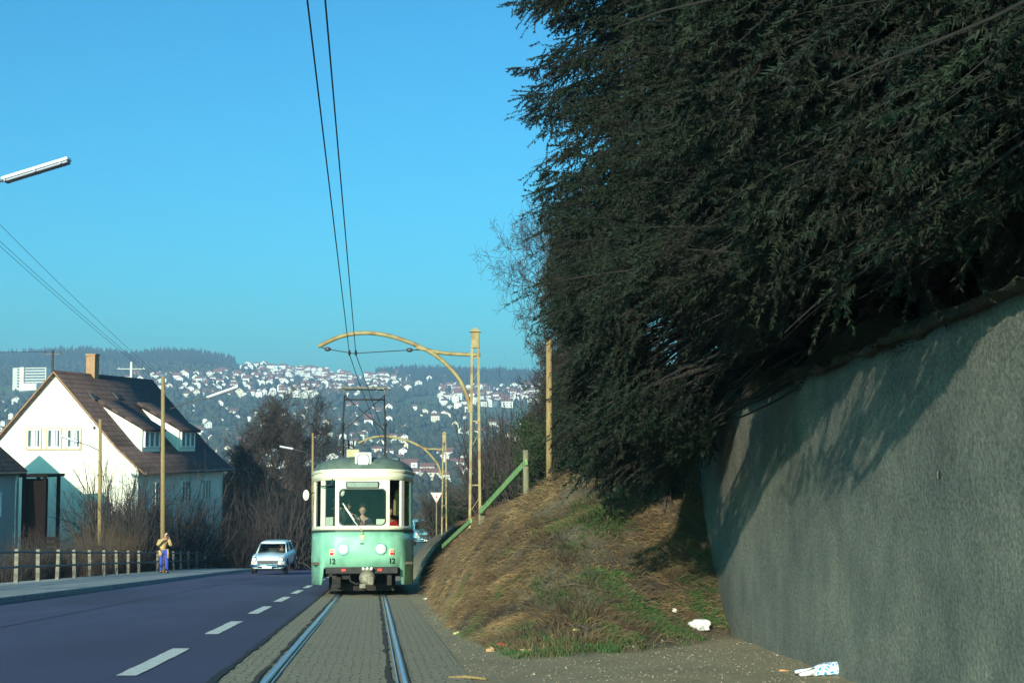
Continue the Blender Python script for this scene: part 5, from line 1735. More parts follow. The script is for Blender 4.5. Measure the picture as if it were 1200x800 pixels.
for sg in (-1, 1): mb.tube([(0.50 * sg, 0.35, 1.70), (0.52 * sg, 0.32, 1.89)], 0.016, 6)
mb.build('collector_head', M['coupler'], pg)
mb = MB(); mb.box((0, 0.5, 0.03), (1.15, 0.06, 0.05)); mb.box((0, -0.5, 0.03), (1.15, 0.06, 0.05))
for xx in (-0.38, -0.26): mb.tube([(xx, 0.2, -0.05), (xx, 0.2, 0.55)], 0.022, 6)
mb.build('pantograph_base', M['black'], pg)

# people aboard
def aboard(x, y, z):
    m = Matrix.Translation(tram.location) @ tram.rotation_euler.to_matrix().to_4x4()
    return m @ Vector((x, y, z))


seated('tram driver in dark jacket and pink shirt behind the windscreen', aboard(0.0, 0.95, 1.26), 'dark_cloth', shirt='pink_shirt', turn=tr_yaw)
seated('passenger in red jacket behind the right front window of the tram', aboard(0.60, 1.15, 1.22), 'red_cloth', turn=tr_yaw + 0.5)
seated('passenger in dark jacket behind the left front window of the tram', aboard(-0.62, 1.25, 1.50), 'dark_cloth', turn=tr_yaw - 0.3, shirt='red_cloth')
seated('passenger in grey coat between driver and left front window of the tram', aboard(-0.36, 1.9, 1.38), 'grey_cloth', turn=tr_yaw - 0.1)
mb = MB(); mb.loft([[(0.0 + 0.07 * math.cos(a), 0.05 * math.sin(a), z) for a in [2 * PI * i / 12 for i in range(12)]] for z in (0,)] +
                   [[(w_ * math.cos(a), w_ * 0.6 * math.sin(a), z) for a in [2 * PI * i / 12 for i in range(12)]] for z, w_ in ((-0.1, 0.10), (-0.35, 0.12), (-0.6, 0.13), (-0.62, 0.02))], cap0=True, cap1=True)
o = mb.build('hanging_coat', M['ochre_cloth'], None, aboard(0.83, 0.85, 2.42))
tag(o, 'light ochre coat hanging inside the right front window of the tram', 'coat')

# ================================================================== catenary masts and wires
def mast(label, Y, base_uv, k, spacing, top_v, arm_pts, brace_pts, hor_pts):
    """twin-post mast with a curved bracket; arm points in pixels at depth Y"""
    pb = P(base_uv[0], base_uv[1], Y)
    zg = ground_z(pb.x, Y)
    root = empty('overhead_line_mast', (pb.x, Y, zg)); tag(root, label, 'overhead line mast', 'masts carrying the tram wires')
    top = P(base_uv[0] + (2 if k == 1 else 0), top_v, Y).z - zg
    for sg in (-1, 1):
        mb = MB()
        mb.loft([[(sg * sp_ / 2 + a * 0.027, b * 0.045, z_) for a, b in ((-1, -1), (1, -1), (1, 1), (-1, 1))] for sp_, z_ in ((spacing, -0.5), (spacing * 0.55, top - 0.3))], cap0=True, cap1=True, smooth=False)
        mb.build('post', M['mast'], root)
    mb = MB()
    z = 0.5
    while z < top - 0.4:
        w_ = spacing * (1 - 0.45 * z / top)
        mb.tube([(-w_ / 2, 0, z), (w_ / 2, 0, z + 0.35)], 0.010, 5); mb.box((0, 0, z + 0.6), (w_, 0.02, 0.025)); z += 1.4
    mb.build('lattice', M['mast'], root)
    mb = MB(); mb.box((0, 0, top - 0.18), (spacing * 0.55 + 0.05, 0.14, 0.36), bev=0.02)
    mb.prism([(-spacing / 2 * 0.6 - 0.06, top + 0.0), (spacing / 2 * 0.6 + 0.06, top + 0.0), (0.0, top + 0.10)], 'y', -0.12, 0.12)
    mb.build('mast_cap', M['mast'], root)
    rel = lambda pts: [P(u, v, Y) - root.location for u, v in pts]
    def smooth(pts, n=6):
        out = []
        for i in range(len(pts) - 1):
            p0 = pts[max(i - 1, 0)]; p1 = pts[i]; p2 = pts[i + 1]; p3 = pts[min(i + 2, len(pts) - 1)]
            for q in range(n):
                t = q / n
                out.append(0.5 * ((2 * p1) + (p2 - p0) * t + (2 * p0 - 5 * p1 + 4 * p2 - p3) * t * t + (3 * p1 - p0 - 3 * p2 + p3) * t ** 3))
        out.append(pts[-1]); return out
    mb = MB(); mb.tube(smooth(rel(arm_pts)), 0.046, 8); mb.build('curved_arm', M['mast'], root)
    mb = MB(); mb.tube(smooth(rel(hor_pts)), 0.042, 8); mb.build('straight_arm', M['mast'], root)
    mb = MB(); pts = rel(brace_pts); mb.tube(pts, 0.011, 6); mb.build('span_wire', M['wire'], root)
    for i in (1, -2):
        mb = MB(); mb.ball(pts[i], 0.05, 0, (1.6, 1, 1), 10); mb.build('insulator', M['insul'], root)
    return root


mast('tall ochre twin post mast with a curved arm over the tram, standing on the bank', 32.0, (556.5, 611), 1, 0.245, 389,
     [(551.5, 484), (548, 466), (538, 444), (520, 424), (498, 409), (462, 395), (430, 390), (400, 394), (373, 406)],
     [(373, 406), (384, 409), (414, 414), (480, 410), (496, 410)], [(563, 416), (540, 415), (515, 413), (488, 407)])
mast('farther ochre twin post mast with a curved arm, rising behind the bank', 60.0, (520.5, 600), 0, 0.20, 508,
     [(517, 557), (514, 546), (507, 536), (496, 525), (483, 518), (466, 513), (449, 511), (434, 513), (420, 519)],
     [(420, 519), (426, 521), (440, 522), (472, 520), (480, 519)], [(523, 527), (510, 526), (498, 525), (480, 517)])


def wire(name, pts, r, label, cat, group=None, k=5, m='wire'):
    mb = MB(); mb.tube(pts, r, k); o = mb.build(name, M[m]); tag(o, label, cat, group); return o


def sagline(a, b, sag, n=14):
    return [a.lerp(b, i / n) - Vector((0, 0, sag * 4 * (i / n) * (1 - i / n))) for i in range(n + 1)]


for nm, (u0, u1, u2, u3) in {'left': (360, 409.5, 420, 448), 'right': (381, 417, 428, 454)}.items():
    a = P(u0, 0, 11.9); b = P(u1, 415, 32.0); c = P(u2, 446, 36.6); d = P(u3, 520, 60.0)
    a0 = a + (a - b) * 0.9
    wire('contact_wire', [a0, a, a.lerp(b, 0.5) - Vector((0, 0, 0.01)), b, c, d], 0.0085, 'contact wire above the track, %s one of the close pair' % nm, 'overhead wire', 'pair of contact wires over the track')
    mb = MB(); mb.ball((0, 0, 0), 0.045, 0, (0.7, 1.2, 1.5), 10); o = mb.build('wire_clamp', M['insul'], None, b + Vector((0, 0, 0.03))); tag(o, 'small dark clamp on the %s contact wire under the curved arm' % nm, 'clamp', 'clamps on the contact wires')


# ================================================================== street lamps on wooden poles
def street_lamp(label, pole_uv, Y, top_v, lamp_a, lamp_b, arm_from, r=0.10, lampY=None, arm_mid=None, housing=0.10):
    """wooden pole, thin arm and a long fluorescent lamp"""
    pb = P(pole_uv[0], pole_uv[1], Y)
    zg = ground_z(pb.x, Y) if pb.x < float(xt(Y)) - 10.1 else float(rz(Y)) + 0.13
    root = empty('street_lamp', (pb.x, Y, zg)); tag(root, label, 'street lamp', 'long tube street lamps on wooden poles')
    top = P(pole_uv[0], top_v, Y)
    mb = MB(); mb.tube([(0, 0, -0.2), ((top.x - pb.x) * 0.5, 0, (top.z - zg) / 2), (top.x - pb.x, 0, top.z - zg)], [r * 1.15, r, r * 0.8], 12); mb.build('pole', M['pole_wood'], root)
    LY = Y if lampY is None else lampY
    f = P(arm_from[0], arm_from[1], Y) - root.location; a = P(lamp_a[0], lamp_a[1], LY) - root.location; b = P(lamp_b[0], lamp_b[1], LY) - root.location
    mb = MB(); mb.tube([f, f.lerp(a, 0.5) + Vector((0, 0, 0.04)), a, a.lerp(b, 0.3)], 0.025, 6); mb.build('arm', M['gutter'], root)
    d = (b - a); L = d.length; n = d.normalized()
    mb = MB(); mb.box((0, 0, 0.03), (L, 0.30, 0.07), bev=0.025)
    rot = n.to_track_quat('X', 'Z').to_euler()
    hs = mb.build('lamp_housing', M['lamp_white'], root, a.lerp(b, 0.5), rot)
    mb = MB(); mb.box((0, 0, -0.03), (L * 0.96, 0.25, 0.06), bev=0.02)
    for q in (-0.45, 0.0, 0.38): mb.box((q * L, 0, 0.0), (0.03, 0.32, 0.10))
    mb.build('lamp_cover', M['lamp_grey'], hs)
    return root


street_lamp('street lamp whose white tube sticks into the upper left sky, pole outside the view', (-95, 700), 30.5, 170, (4, 212), (82, 188), (-95, 232))
street_lamp('street lamp on the wooden pole beside the photographer, tube pointing right', (191, 668), 64, 441, (243, 466), (280, 453), (199, 479))
street_lamp('street lamp on the slim pole left of the tram, tube pointing left', (366.5, 664), 97, 507, (344, 526), (328, 523), (366, 533), r=0.085)
street_lamp('street lamp on the brown pole in front of the cream gable', (117.5, 650), 72, 491, (92, 518), (72, 511), (117, 528), r=0.10)
# telephone wires in the left sky
for (v0, v1, w_) in ((162, 446, 'uppermost'), (190, 449, 'middle'), (197, 452, 'lowest')):
    wire('telephone_wire', sagline(P(-100, v0, 30.5), P(193, v1, 64), 0.15), 0.006, 'thin telephone wire crossing the left sky, %s of three' % w_, 'wire', 'telephone wires in the left sky')
wire('telephone_wire', sagline(P(-60, 411, 118), P(62, 411.5, 120), 0.1), 0.020, 'faint level wire running left from the crossbar pole behind the house', 'wire')


def cross_pole(label, u, Y, top_v, h, arms, r=0.10, m='gutter'):
    t = P(u, top_v, Y)
    root = empty('utility_pole', (t.x, Y, t.z - h)); tag(root, label, 'utility pole')
    mb = MB(); mb.tube([(0, 0, 0), (0, 0, h)], [r * 1.2, r * 0.8], 8); mb.build('pole', M[m], root)
    for (dz, w_) in arms:
        mb = MB(); mb.box((0, 0, h - dz), (w_, 0.08, 0.08))
        for q in (-0.45, 0.45): mb.tube([(q * w_, 0, h - dz), (q * w_, 0, h - dz + 0.25)], 0.05, 6)
        mb.build('crossbar', M[m], root)
    return root


cross_pole('thin pole with a short crossbar rising behind the ridge of the cream house', 62, 120, 410, 19, [(0.35, 1.4)], r=0.12)
cross_pole('pale distant pole with two crossbars to the right of the brick chimney', 154, 210, 424, 38, [(1.0, 4.0), (2.6, 2.6)], r=0.22, m='slab')

# ================================================================== fence along the pavement
fe = empty('metal_fence', (float(xt(30)) - 9.8, 30, float(rz(30)) + 0.14)); tag(fe, 'long dark two-rail pipe fence on pale concrete posts along the pavement', 'fence')
FO = Vector(fe.location)
Yf = 27.8
k_ = 0
while Yf < 118:
    x = float(xt(Yf)) - 9.8; z = float(rz(Yf)) + 0.14
    if not 64.6 < Yf < 66.0:
        mb = MB(); mb.box((0, 0, 0.42), (0.12, 0.13, 1.08), bev=0.02)
        o = mb.build('post', M['concrete'], fe, Vector((x, Yf, z)) - FO, (random.uniform(-0.02, 0.02), random.uniform(-0.04, 0.04), random.uniform(-0.1, 0.1)))
    Yf += 2.68
for h in (0.86, 0.45):
    ys_ = [27 + 1.5 * i for i in range(62)]
    mb = MB(); mb.tube([Vector((float(xt(y)) - 9.8 + 0.09, y, float(rz(y)) + 0.14 + h + 0.015 * math.sin(y * 1.7))) - FO for y in ys_], 0.036, 6)
    mb.build('rail', M['fence_pipe'], fe)

# sloping wooden fence on the bank
gf = empty('wooden_fence', P(590, 600, 29)); tag(gf, 'weathered wooden fence with a mossy green rail sloping down the bank', 'fence')
GO = Vector(gf.location)
pA, pB = P(617, 541, 27.4), P(563, 600, 30.2)
pB2, pC = P(552, 610, 30.8), P(519, 640, 34.5)
for (u, v0, v1, Y) in ((616, 527, 585, 27.5), (566, 592, 618, 30.3)):
    a, b = P(u, v0, Y), P(u + 1, v1, Y)
    mb = MB(); mb.tube([a - GO, b - GO - Vector((0, 0, 0.5))], [0.055, 0.065], 8); mb.build('post', M['post_wood'], gf)
for a, b, hh in ((pA, pB, 0.12), (pB2, pC, 0.10)):
    d = b - a; mb = MB(); mb.box((0, 0, 0), (d.length, 0.05, hh), bev=0.008)
    mb.build('rail', M['rail_wood'], gf, (a + b) / 2 - GO, d.normalized().to_track_quat('X', 'Z').to_euler())
for (u, v0, v1, Y, r, lb) in ((643.5, 398, 550, 27.0, 0.060, 'tall ochre wooden pole against the sky at the left edge of the spruces'),
                              (648, 520, 575, 29, 0.09, 'short grey wooden stake in the brush at the top of the bank')):
    a, b = P(u, v0, Y), P(u, v1, Y)
    mb = MB(); mb.tube([(0, 0, -0.6), (0, 0, a.z - b.z)], [r, r * 0.9], 10)
    o = mb.build('wooden_pole', M['pole_wood' if v0 < 450 else 'post_wood'], None, b); tag(o, lb, 'pole')

# yield sign
sg_ = empty('yield_sign', P(511.5, 600, 66)); tag(sg_, 'small white triangular give way sign on a thin post right of the tram', 'traffic sign')
SO = Vector(sg_.location)
c = P(511.5, 582, 66) - SO
mb = MB(); mb.tube([(0, 0.03, -1.6), (0, 0.03, c.z + 0.2)], 0.03, 8); mb.build('post', M['post_wood'], sg_)
mb = MB(); mb.prism([(-0.27, 0.20), (0.27, 0.20), (0.0, -0.27)], 'y', -0.02, 0.0); sp = mb.build('sign_plate', M['paint'], sg_, c)
mb = MB()
for q in range(3):
    A_ = [(-0.27, 0.20), (0.27, 0.20), (0.0, -0.27)]; B_ = [(x * 0.72, y * 0.72 + 0.012) for x, y in A_]
    mb.prism([A_[q], A_[(q + 1) % 3], B_[(q + 1) % 3], B_[q]], 'y', -0.028, -0.021)
mb.build('sign_border', mat('faded_border', (0.66, 0.50, 0.42), 0.7), sp)
mb = MB(); mb.prism([(-0.045, -0.045), (0.045, -0.045), (0.045, 0.045), (-0.045, 0.045)], 'y', -0.030, -0.021); mb.build('sign_mark', M['red_litter'], sp)


# ================================================================== cars
def car(label, loc, yaw, paint, group=None, driver=True):
    root = empty('car', loc, yaw); tag(root, label, 'car', group)
    LC, HW = 4.35, 0.81
    # lower body lofted along the length: y from 0 (front) to LC
    def sect(y, hw, zb, zt, crown, fin=0.0):
        pts = []
        for (a, b_) in ((0.0, 0), (0.80, 0), (0.97, 0.12), (1.0, 0.40), (0.99, 0.66), (0.95, 0.86 + fin * 0.2), (0.86, 1.0 + fin), (0.70, 0.97), (0.0, 1.0 + crown)):
            pts.append((a * hw, y, zb + (zt - zb) * b_))
        return pts + [(-p[0], p[1], p[2]) for p in reversed(pts[1:-1])]
    ss = [(0.0, 0.66, 0.30, 0.70, 0.02, 0), (0.06, 0.76, 0.27, 0.78, 0.05, 0.04), (0.30, 0.80, 0.24, 0.86, 0.06, 0.05), (0.9, HW, 0.22, 0.90, 0.07, 0.02), (1.45, HW, 0.22, 0.93, 0.05, 0),
          (2.6, HW, 0.22, 0.93, 0.02, 0), (3.3, HW, 0.22, 0.92, 0.02, 0.05), (4.1, 0.79, 0.26, 0.88, 0.0, 0.14), (LC, 0.74, 0.34, 0.84, -0.05, 0.14)]
    mb = MB(); mb.loft([sect(*q) for q in ss], 0, cap0=True, cap1=True)
    bd = mb.build('body', M[paint], root)
    # cabin: pillars and roof
    def cab(z, w_, y0, y1): return [(w_ * 0.90, y0, z), (w_, y0 + 0.12, z), (w_, y1 - 0.12, z), (w_ * 0.90, y1, z), (-w_ * 0.90, y1, z), (-w_, y1 - 0.12, z), (-w_, y0 + 0.12, z), (-w_ * 0.90, y0, z)]
    mb = MB(); mb.loft([cab(1.30, 0.60, 1.78, 3.18), cab(1.36, 0.60, 1.82, 3.14), cab(1.41, 0.50, 1.95, 3.0), cab(1.425, 0.3, 2.1, 2.85)], 0, cap1=True, cap0=True); mb.build('roof', M[paint], root)
    for q in (-1, 1):
        for a_, b_, r_ in (((0.69, 1.24), (0.585, 1.80), 0.026), ((0.70, 2.40), (0.60, 2.42), 0.030), ((0.70, 3.62), (0.57, 3.16), 0.055)):
            mb = MB(); mb.tube([(q * a_[0], a_[1], 0.92), (q * b_[0], b_[1], 1.33)], r_, 6); mb.build('roof_pillar', M[paint], root)
    mb = MB(); mb.loft([cab(0.90, 0.70, 1.22, 3.66), cab(1.31, 0.575, 1.80, 3.16)], 0, smooth=False); mb.build('windows', M['tram_glass'], root)
    mb = MB(); mb.box((0, 1.5, 0.92), (1.2, 0.4, 0.06)); mb.box((0, 2.55, 0.80), (1.2, 0.12, 0.5), bev=0.04); mb.box((0, 3.4, 0.84), (1.2, 0.12, 0.45), bev=0.04)
    mb.tube([(0.33 + 0.17 * math.cos(a), 1.78, 1.0 + 0.17 * math.sin(a)) for a in [2 * PI * i / 14 for i in range(15)]], 0.015, 5)
    mb.build('interior', M['tram_inside'], root)
    # grille, bumper, lamps
    mb = MB(); mb.box((0, 0.0, 0.56), (0.96, 0.06, 0.17), 0, bev=0.02)
    gr = mb.build('grille', M['black'], root)
    mb = MB()
    for q in range(5): mb.box((0, -0.035, 0.50 + 0.03 * q), (0.92, 0.012, 0.010))
    mb.box((0, -0.036, 0.645), (1.0, 0.02, 0.025)); mb.box((0, -0.036, 0.475), (1.0, 0.02, 0.02)); mb.build('grille_bars', M['chrome'], gr)
    mb = MB(); mb.tube([(-0.82, 0.30, 0.42), (-0.78, -0.02, 0.42), (-0.4, -0.12, 0.41), (0, -0.15, 0.40), (0.4, -0.12, 0.41), (0.78, -0.02, 0.42), (0.82, 0.30, 0.42)], [0.05, 0.065, 0.065, 0.065, 0.065, 0.065, 0.05], 8)
    mb.prism([(-0.20, 0.42), (0.20, 0.42), (0.0, 0.28)], 'y', -0.19, -0.10)
    for q in (-0.45, 0.45): mb.box((q, -0.16, 0.44), (0.07, 0.07, 0.17), bev=0.02)
    mb.build('front_bumper', M['chrome'], root)
    mb = MB(); mb.tube([(-0.78, LC - 0.2, 0.45), (-0.7, LC + 0.06, 0.45), (0.7, LC + 0.06, 0.45), (0.78, LC - 0.2, 0.45)], 0.06, 8); mb.build('rear_bumper', M['chrome'], root)
    mb = MB(); mb.box((0, -0.19, 0.35), (0.44, 0.012, 0.10), bev=0.003); mb.build('number_plate', M['paint'], root)
    for q in (-1, 1):
        mb = MB(); mb.tube([(0, 0.12, 0), (0, -0.02, 0), (0, -0.035, 0)], [0.125, 0.125, 0.11], 18); hl = mb.build('headlight', M['chrome'], root, (q * 0.62, 0.02, 0.70))
        mb = MB(); mb.ball((0, -0.03, 0), 0.10, 0, (1, 0.3, 1), 14); mb.build('lens', M['lens'], hl)
        mb = MB(); mb.ball((0, 0, 0), 0.05, 0, (1.3, 0.5, 0.8), 10); mb.build('indicator', M['orange_lens'], root, (q * 0.64, -0.0, 0.53))
        for yy in (0.82, 3.45):
            mb = MB(); mb.tube([(-0.09, 0, 0), (-0.075, 0, 0), (0.075, 0, 0), (0.09, 0, 0)], [0.27, 0.31, 0.31, 0.27], 22)
            wh = mb.build('wheel', M['rubber'], root, (q * 0.70, yy, 0.31))
            mb = MB(); mb.tube([(q * 0.085, 0, 0), (q * 0.105, 0, 0), (q * 0.12, 0, 0)], [0.20, 0.19, 0.08], 16); mb.build('hubcap', M['chrome'], wh)
        for yy in (0.82, 3.45):
            mb = MB(); mb.tube([(q * 0.79, yy, 0.33), (q * 0.818, yy, 0.33)], 0.36, 20); mb.build('wheel_arch', M['black'], root)
        mb = MB(); mb.box((q * 0.80, 2.2, 0.80), (0.035, 3.4, 0.018)); mb.build('side_trim', M['chrome'], root)
        mb = MB(); mb.box((q * 0.815, 2.3, 0.74), (0.03, 0.12, 0.025), bev=0.008); mb.build('door_handle', M['chrome'], root)
    return root


Yc = 67.5
cy_ = R(1.0)
pc = P(313.5, 660, Yc)
car('pale blue old sedan with chrome front driving downhill towards the viewer', (pc.x, Yc, float(rz(Yc)) + 0.005), cy_, 'car_blue')
seated('car driver with dark hair behind the windscreen of the pale blue sedan', Vector((pc.x, Yc, float(rz(Yc)) + 0.52)) + Matrix.Rotation(cy_, 3, 'Z') @ Vector((0.33, 2.35, 0.0)), 'dark_cloth', turn=cy_, s=0.9)
for (u, Y, lb) in ((362.5, 99, 'orange parked car partly hidden by the left side of the tram'), (348.5, 104, 'orange parked car half covered by the pale blue sedan')):
    p = P(u, 655, Y)
    car(lb, (p.x, Y, float(rz(Y)) + 0.12), R(-30), 'car_orange', 'orange cars parked beyond the tram')
p = P(497, 655, 84)
car('light blue parked car glimpsed between the tram and the bank', (p.x + 0.2, 84, ground_z(p.x + 0.2, 84) + 0.05), R(8), 'car_azure')

standing_photographer()

# ================================================================== houses on the left
D = Vector((2.4, 11.0)).normalized(); G_ = Vector((-D.y, D.x))          # along the ridge, and leftwards along the gable


def uvquad(me):
    pass


def roof_slab(name, a, b, c, d, th, m, parent):
    """slab with corners a,b (eave) c,d (ridge) given in world coordinates; UV in metres"""
    a, b, c, d = map(Vector, (a, b, c, d))
    n = (b - a).cross(d - a).normalized()
    if n.z < 0: n = -n
    V = [a, b, c, d] + [p - n * th for p in (a, b, c, d)]
    V = [v - parent.location for v in V]
    Fq = np.array([[0, 1, 2, 3], [7, 6, 5, 4], [0, 4, 5, 1], [1, 5, 6, 2], [2, 6, 7, 3], [3, 7, 4, 0]])
    lw, lh = (b - a).length, (d - a).length
    uv = np.array([[0, 0], [lw, 0], [lw, lh], [0, lh]] * 2)
    return link(name, np_mesh(name, np.array([tuple(v) for v in V]), [Fq], M[m], uv=uv), parent)


def wallbox(mb, pts, z0, z1): pass


def window_at(parent, c, right, w_, h, frame='trim', sub=2, depth=0.10, curt=0.0, trimm=None):
    """casement window: c centre (world), right = unit vector along the wall; outward = right x up"""
    c = Vector(c) - parent.location; right = Vector(right).normalized(); up = Vector((0, 0, 1)); out = right.cross(up)
    rot = Matrix((right, -out, up)).transposed().to_euler()
    mb = MB()
    t = 0.07
    mb.box((0, -0.02, h / 2 - t / 2), (w_, 0.09, t)); mb.box((0, -0.02, -h / 2 + t / 2), (w_, 0.09, t))
    for q in [-w_ / 2 + t / 2, w_ / 2 - t / 2]: mb.box((q, -0.02, 0), (t, 0.09, h - 2 * t))
    for k in range(1, sub): mb.box((-w_ / 2 + w_ * k / sub, -0.02, 0), (t * 1.6, 0.09, h - 2 * t))
    f = mb.build('window', M[frame], parent, c, rot)
    mb = MB(); mb.box((0, 0.0, 0), (w_ - 0.05, 0.02, h - 0.05)); mb.build('pane', M['house_glass'], f)
    if curt:
        mb = MB()
        for q in (-1, 1): mb.box((q * w_ * 0.17, -0.014, 0.0), (w_ * curt, 0.006, h - 2 * t))
        mb.build('curtain', M['curtain'], f)
    if trimm:
        mb = MB()
        mb.box((-w_ / 2 - 0.04, -0.02, 0), (0.06, 0.08, h + 0.12)); mb.box((w_ / 2 + 0.04, -0.02, 0), (0.06, 0.08, h + 0.12)); mb.box((0, -0.02, h / 2 + 0.04), (w_ + 0.02, 0.08, 0.06))
        mb.build('window_surround', M[trimm], f)
    return f


def to3(v2, z): return Vector((v2.x, v2.y, z))


def house(label, corner, half_, length, z_eave, rise, z0, overhang=0.35, bell=True):
    """gable house; corner = near right wall corner (x, Y). ridge along D"""
    root = empty('house', (corner.x, corner.y, z0)); tag(root, label, 'house')
    c0 = Vector(corner); c1 = c0 + G_ * 2 * half_
    c2 = c1 + D * length; c3 = c0 + D * length
    zt = z_eave
    O = root.location
    mb = MB()
    for a, b in ((c0, c1), (c1, c2), (c2, c3), (c3, c0)):
        mb.quad(to3(a, z0) - O, to3(b, z0) - O, to3(b, zt) - O, to3(a, zt) - O)
    for a, b in ((c0, c1), (c3, c2)):
        m_ = (a + b) / 2
        mb._f([mb.bm.verts.new(to3(a, zt) - O), mb.bm.verts.new(to3(b, zt) - O), mb.bm.verts.new(to3(m_, zt + rise - 0.02) - O)], 0)
    bmesh.ops.remove_doubles(mb.bm, verts=mb.bm.verts, dist=0.001)
    wl = mb.build('wall', M['render_wall'], root)
    return root, wl, c0, c1, c2, c3


cC = Vector((-20.25, 78.9))
zE, RISE, ZG = -1.42, 5.35, -9.0
hs_, wl, c0, c1, c2, c3 = house('large cream house with steep brown tiled roof and three lit gable windows', cC, 5.0, 11.3, zE, RISE, ZG)
mid0 = (c0 + c1) / 2; mid1 = (c3 + c2) / 2
ov = 0.30
zr = zE + RISE + 0.12
for sgn, a0, a1 in ((1, c0, c3), (-1, c1, c2)):
    e0 = a0 - G_ * 0.55 * sgn - D * ov; e1 = a1 - G_ * 0.55 * sgn + D * ov      # eave edge, kicked out
    k0 = a0 + G_ * 1.15 * sgn - D * ov; k1 = a1 + G_ * 1.15 * sgn + D * ov      # where the bell-cast starts
    m0 = mid0 - D * ov; m1 = mid1 + D * ov
    zk = zE + RISE * 1.15 / 5.0 + 0.10
    roof_slab('roof', to3(k0, zk), to3(k1, zk), to3(m1, zr), to3(m0, zr), 0.16, 'tiles', hs_)
    roof_slab('roof_eave', to3(e0, zE - 0.10), to3(e1, zE - 0.10), to3(k1, zk - 0.004), to3(k0, zk - 0.004), 0.16, 'tiles', hs_)
    # gutter
    O = hs_.location
    mb = MB(); mb.tube([to3(e0 - G_ * 0.06 * sgn, zE - 0.16) - O, to3(e1 - G_ * 0.06 * sgn, zE - 0.16) - O], 0.085, 8)
    mb.tube([to3(e1 - D * 0.4, zE - 0.2) - O, to3(a1 - G_ * 0.08 * sgn - D * 0.1, zE - 0.8) - O, to3(a1 - G_ * 0.08 * sgn - D * 0.1, ZG) - O], 0.055, 8)
    mb.build('gutter', M['gutter'], hs_)
# thin verge board along the gable rakes
O = hs_.location
mb = MB()
for sgn, a0 in ((1, c0), (-1, c1)):
    pts = [to3(a0 - G_ * 0.55 * sgn - D * (ov + 0.02), zE - 0.22), to3(a0 + G_ * 1.15 * sgn - D * (ov + 0.02), zE + RISE * 1.15 / 5.0 - 0.03), to3(mid0 - D * (ov + 0.02), zr - 0.10)]
    mb.tube([p - O for p in pts], 0.05, 4)
mb.build('verge_board', M['brick'], hs_)
# gable windows
for (ua, ub) in ((32.5, 48), (56, 71.5), (79, 94.5)):
    # intersect the pixel ray with the gable plane
    def ongable(u, v):
        a, b = P(u, v, 70), P(u, v, 95)
        n3 = Vector((D.x, D.y, 0)); o3 = to3(c0, 0)
        t = (o3 - a).dot(n3) / (b - a).dot(n3); return a + (b - a) * t
    pa, pb = ongable(ua, 502.5), ongable(ub, 524.5)
    cen = (pa + pb) / 2
    window_at(hs_, cen, Vector((-G_.x, -G_.y, 0)), (Vector((pa.x, pa.y)) - Vector((pb.x, pb.y))).length, pa.z - pb.z, curt=0.16, trimm='reveal')
pa, pb = ongable(31, 526.5), ongable(96, 526.5)
mb = MB(); d = pb - pa; mb.box((0, 0, 0), (d.length, 0.16, 0.07), bev=0.01)
mb.build('window_sill', M['reveal'], hs_, (pa + pb) / 2 - O, (0, 0, math.atan2(d.y, d.x)))
for (u, v) in ((111, 501),):
    p = ongable(u, v); mb = MB(); mb.ball((0, 0, 0), 0.07, 0, (1, 1, 1.4), 8); mb.build('wall_lamp', M['gutter'], hs_, p - O - Vector((D.x, D.y, 0)) * 0.06)
# chimney
pch = to3(mid0 + D * 4.0, zr)
mb = MB(); mb.box((0, 0, -0.1), (0.50, 0.55, 1.6), 0, rz_=math.atan2(D.y, D.x)); mb.box((0, 0, 0.74), (0.58, 0.63, 0.10), 0, rz_=math.atan2(D.y, D.x)); mb.build('chimney', M['brick'], hs_, pch - O + Vector((0, 0, 0.35)))
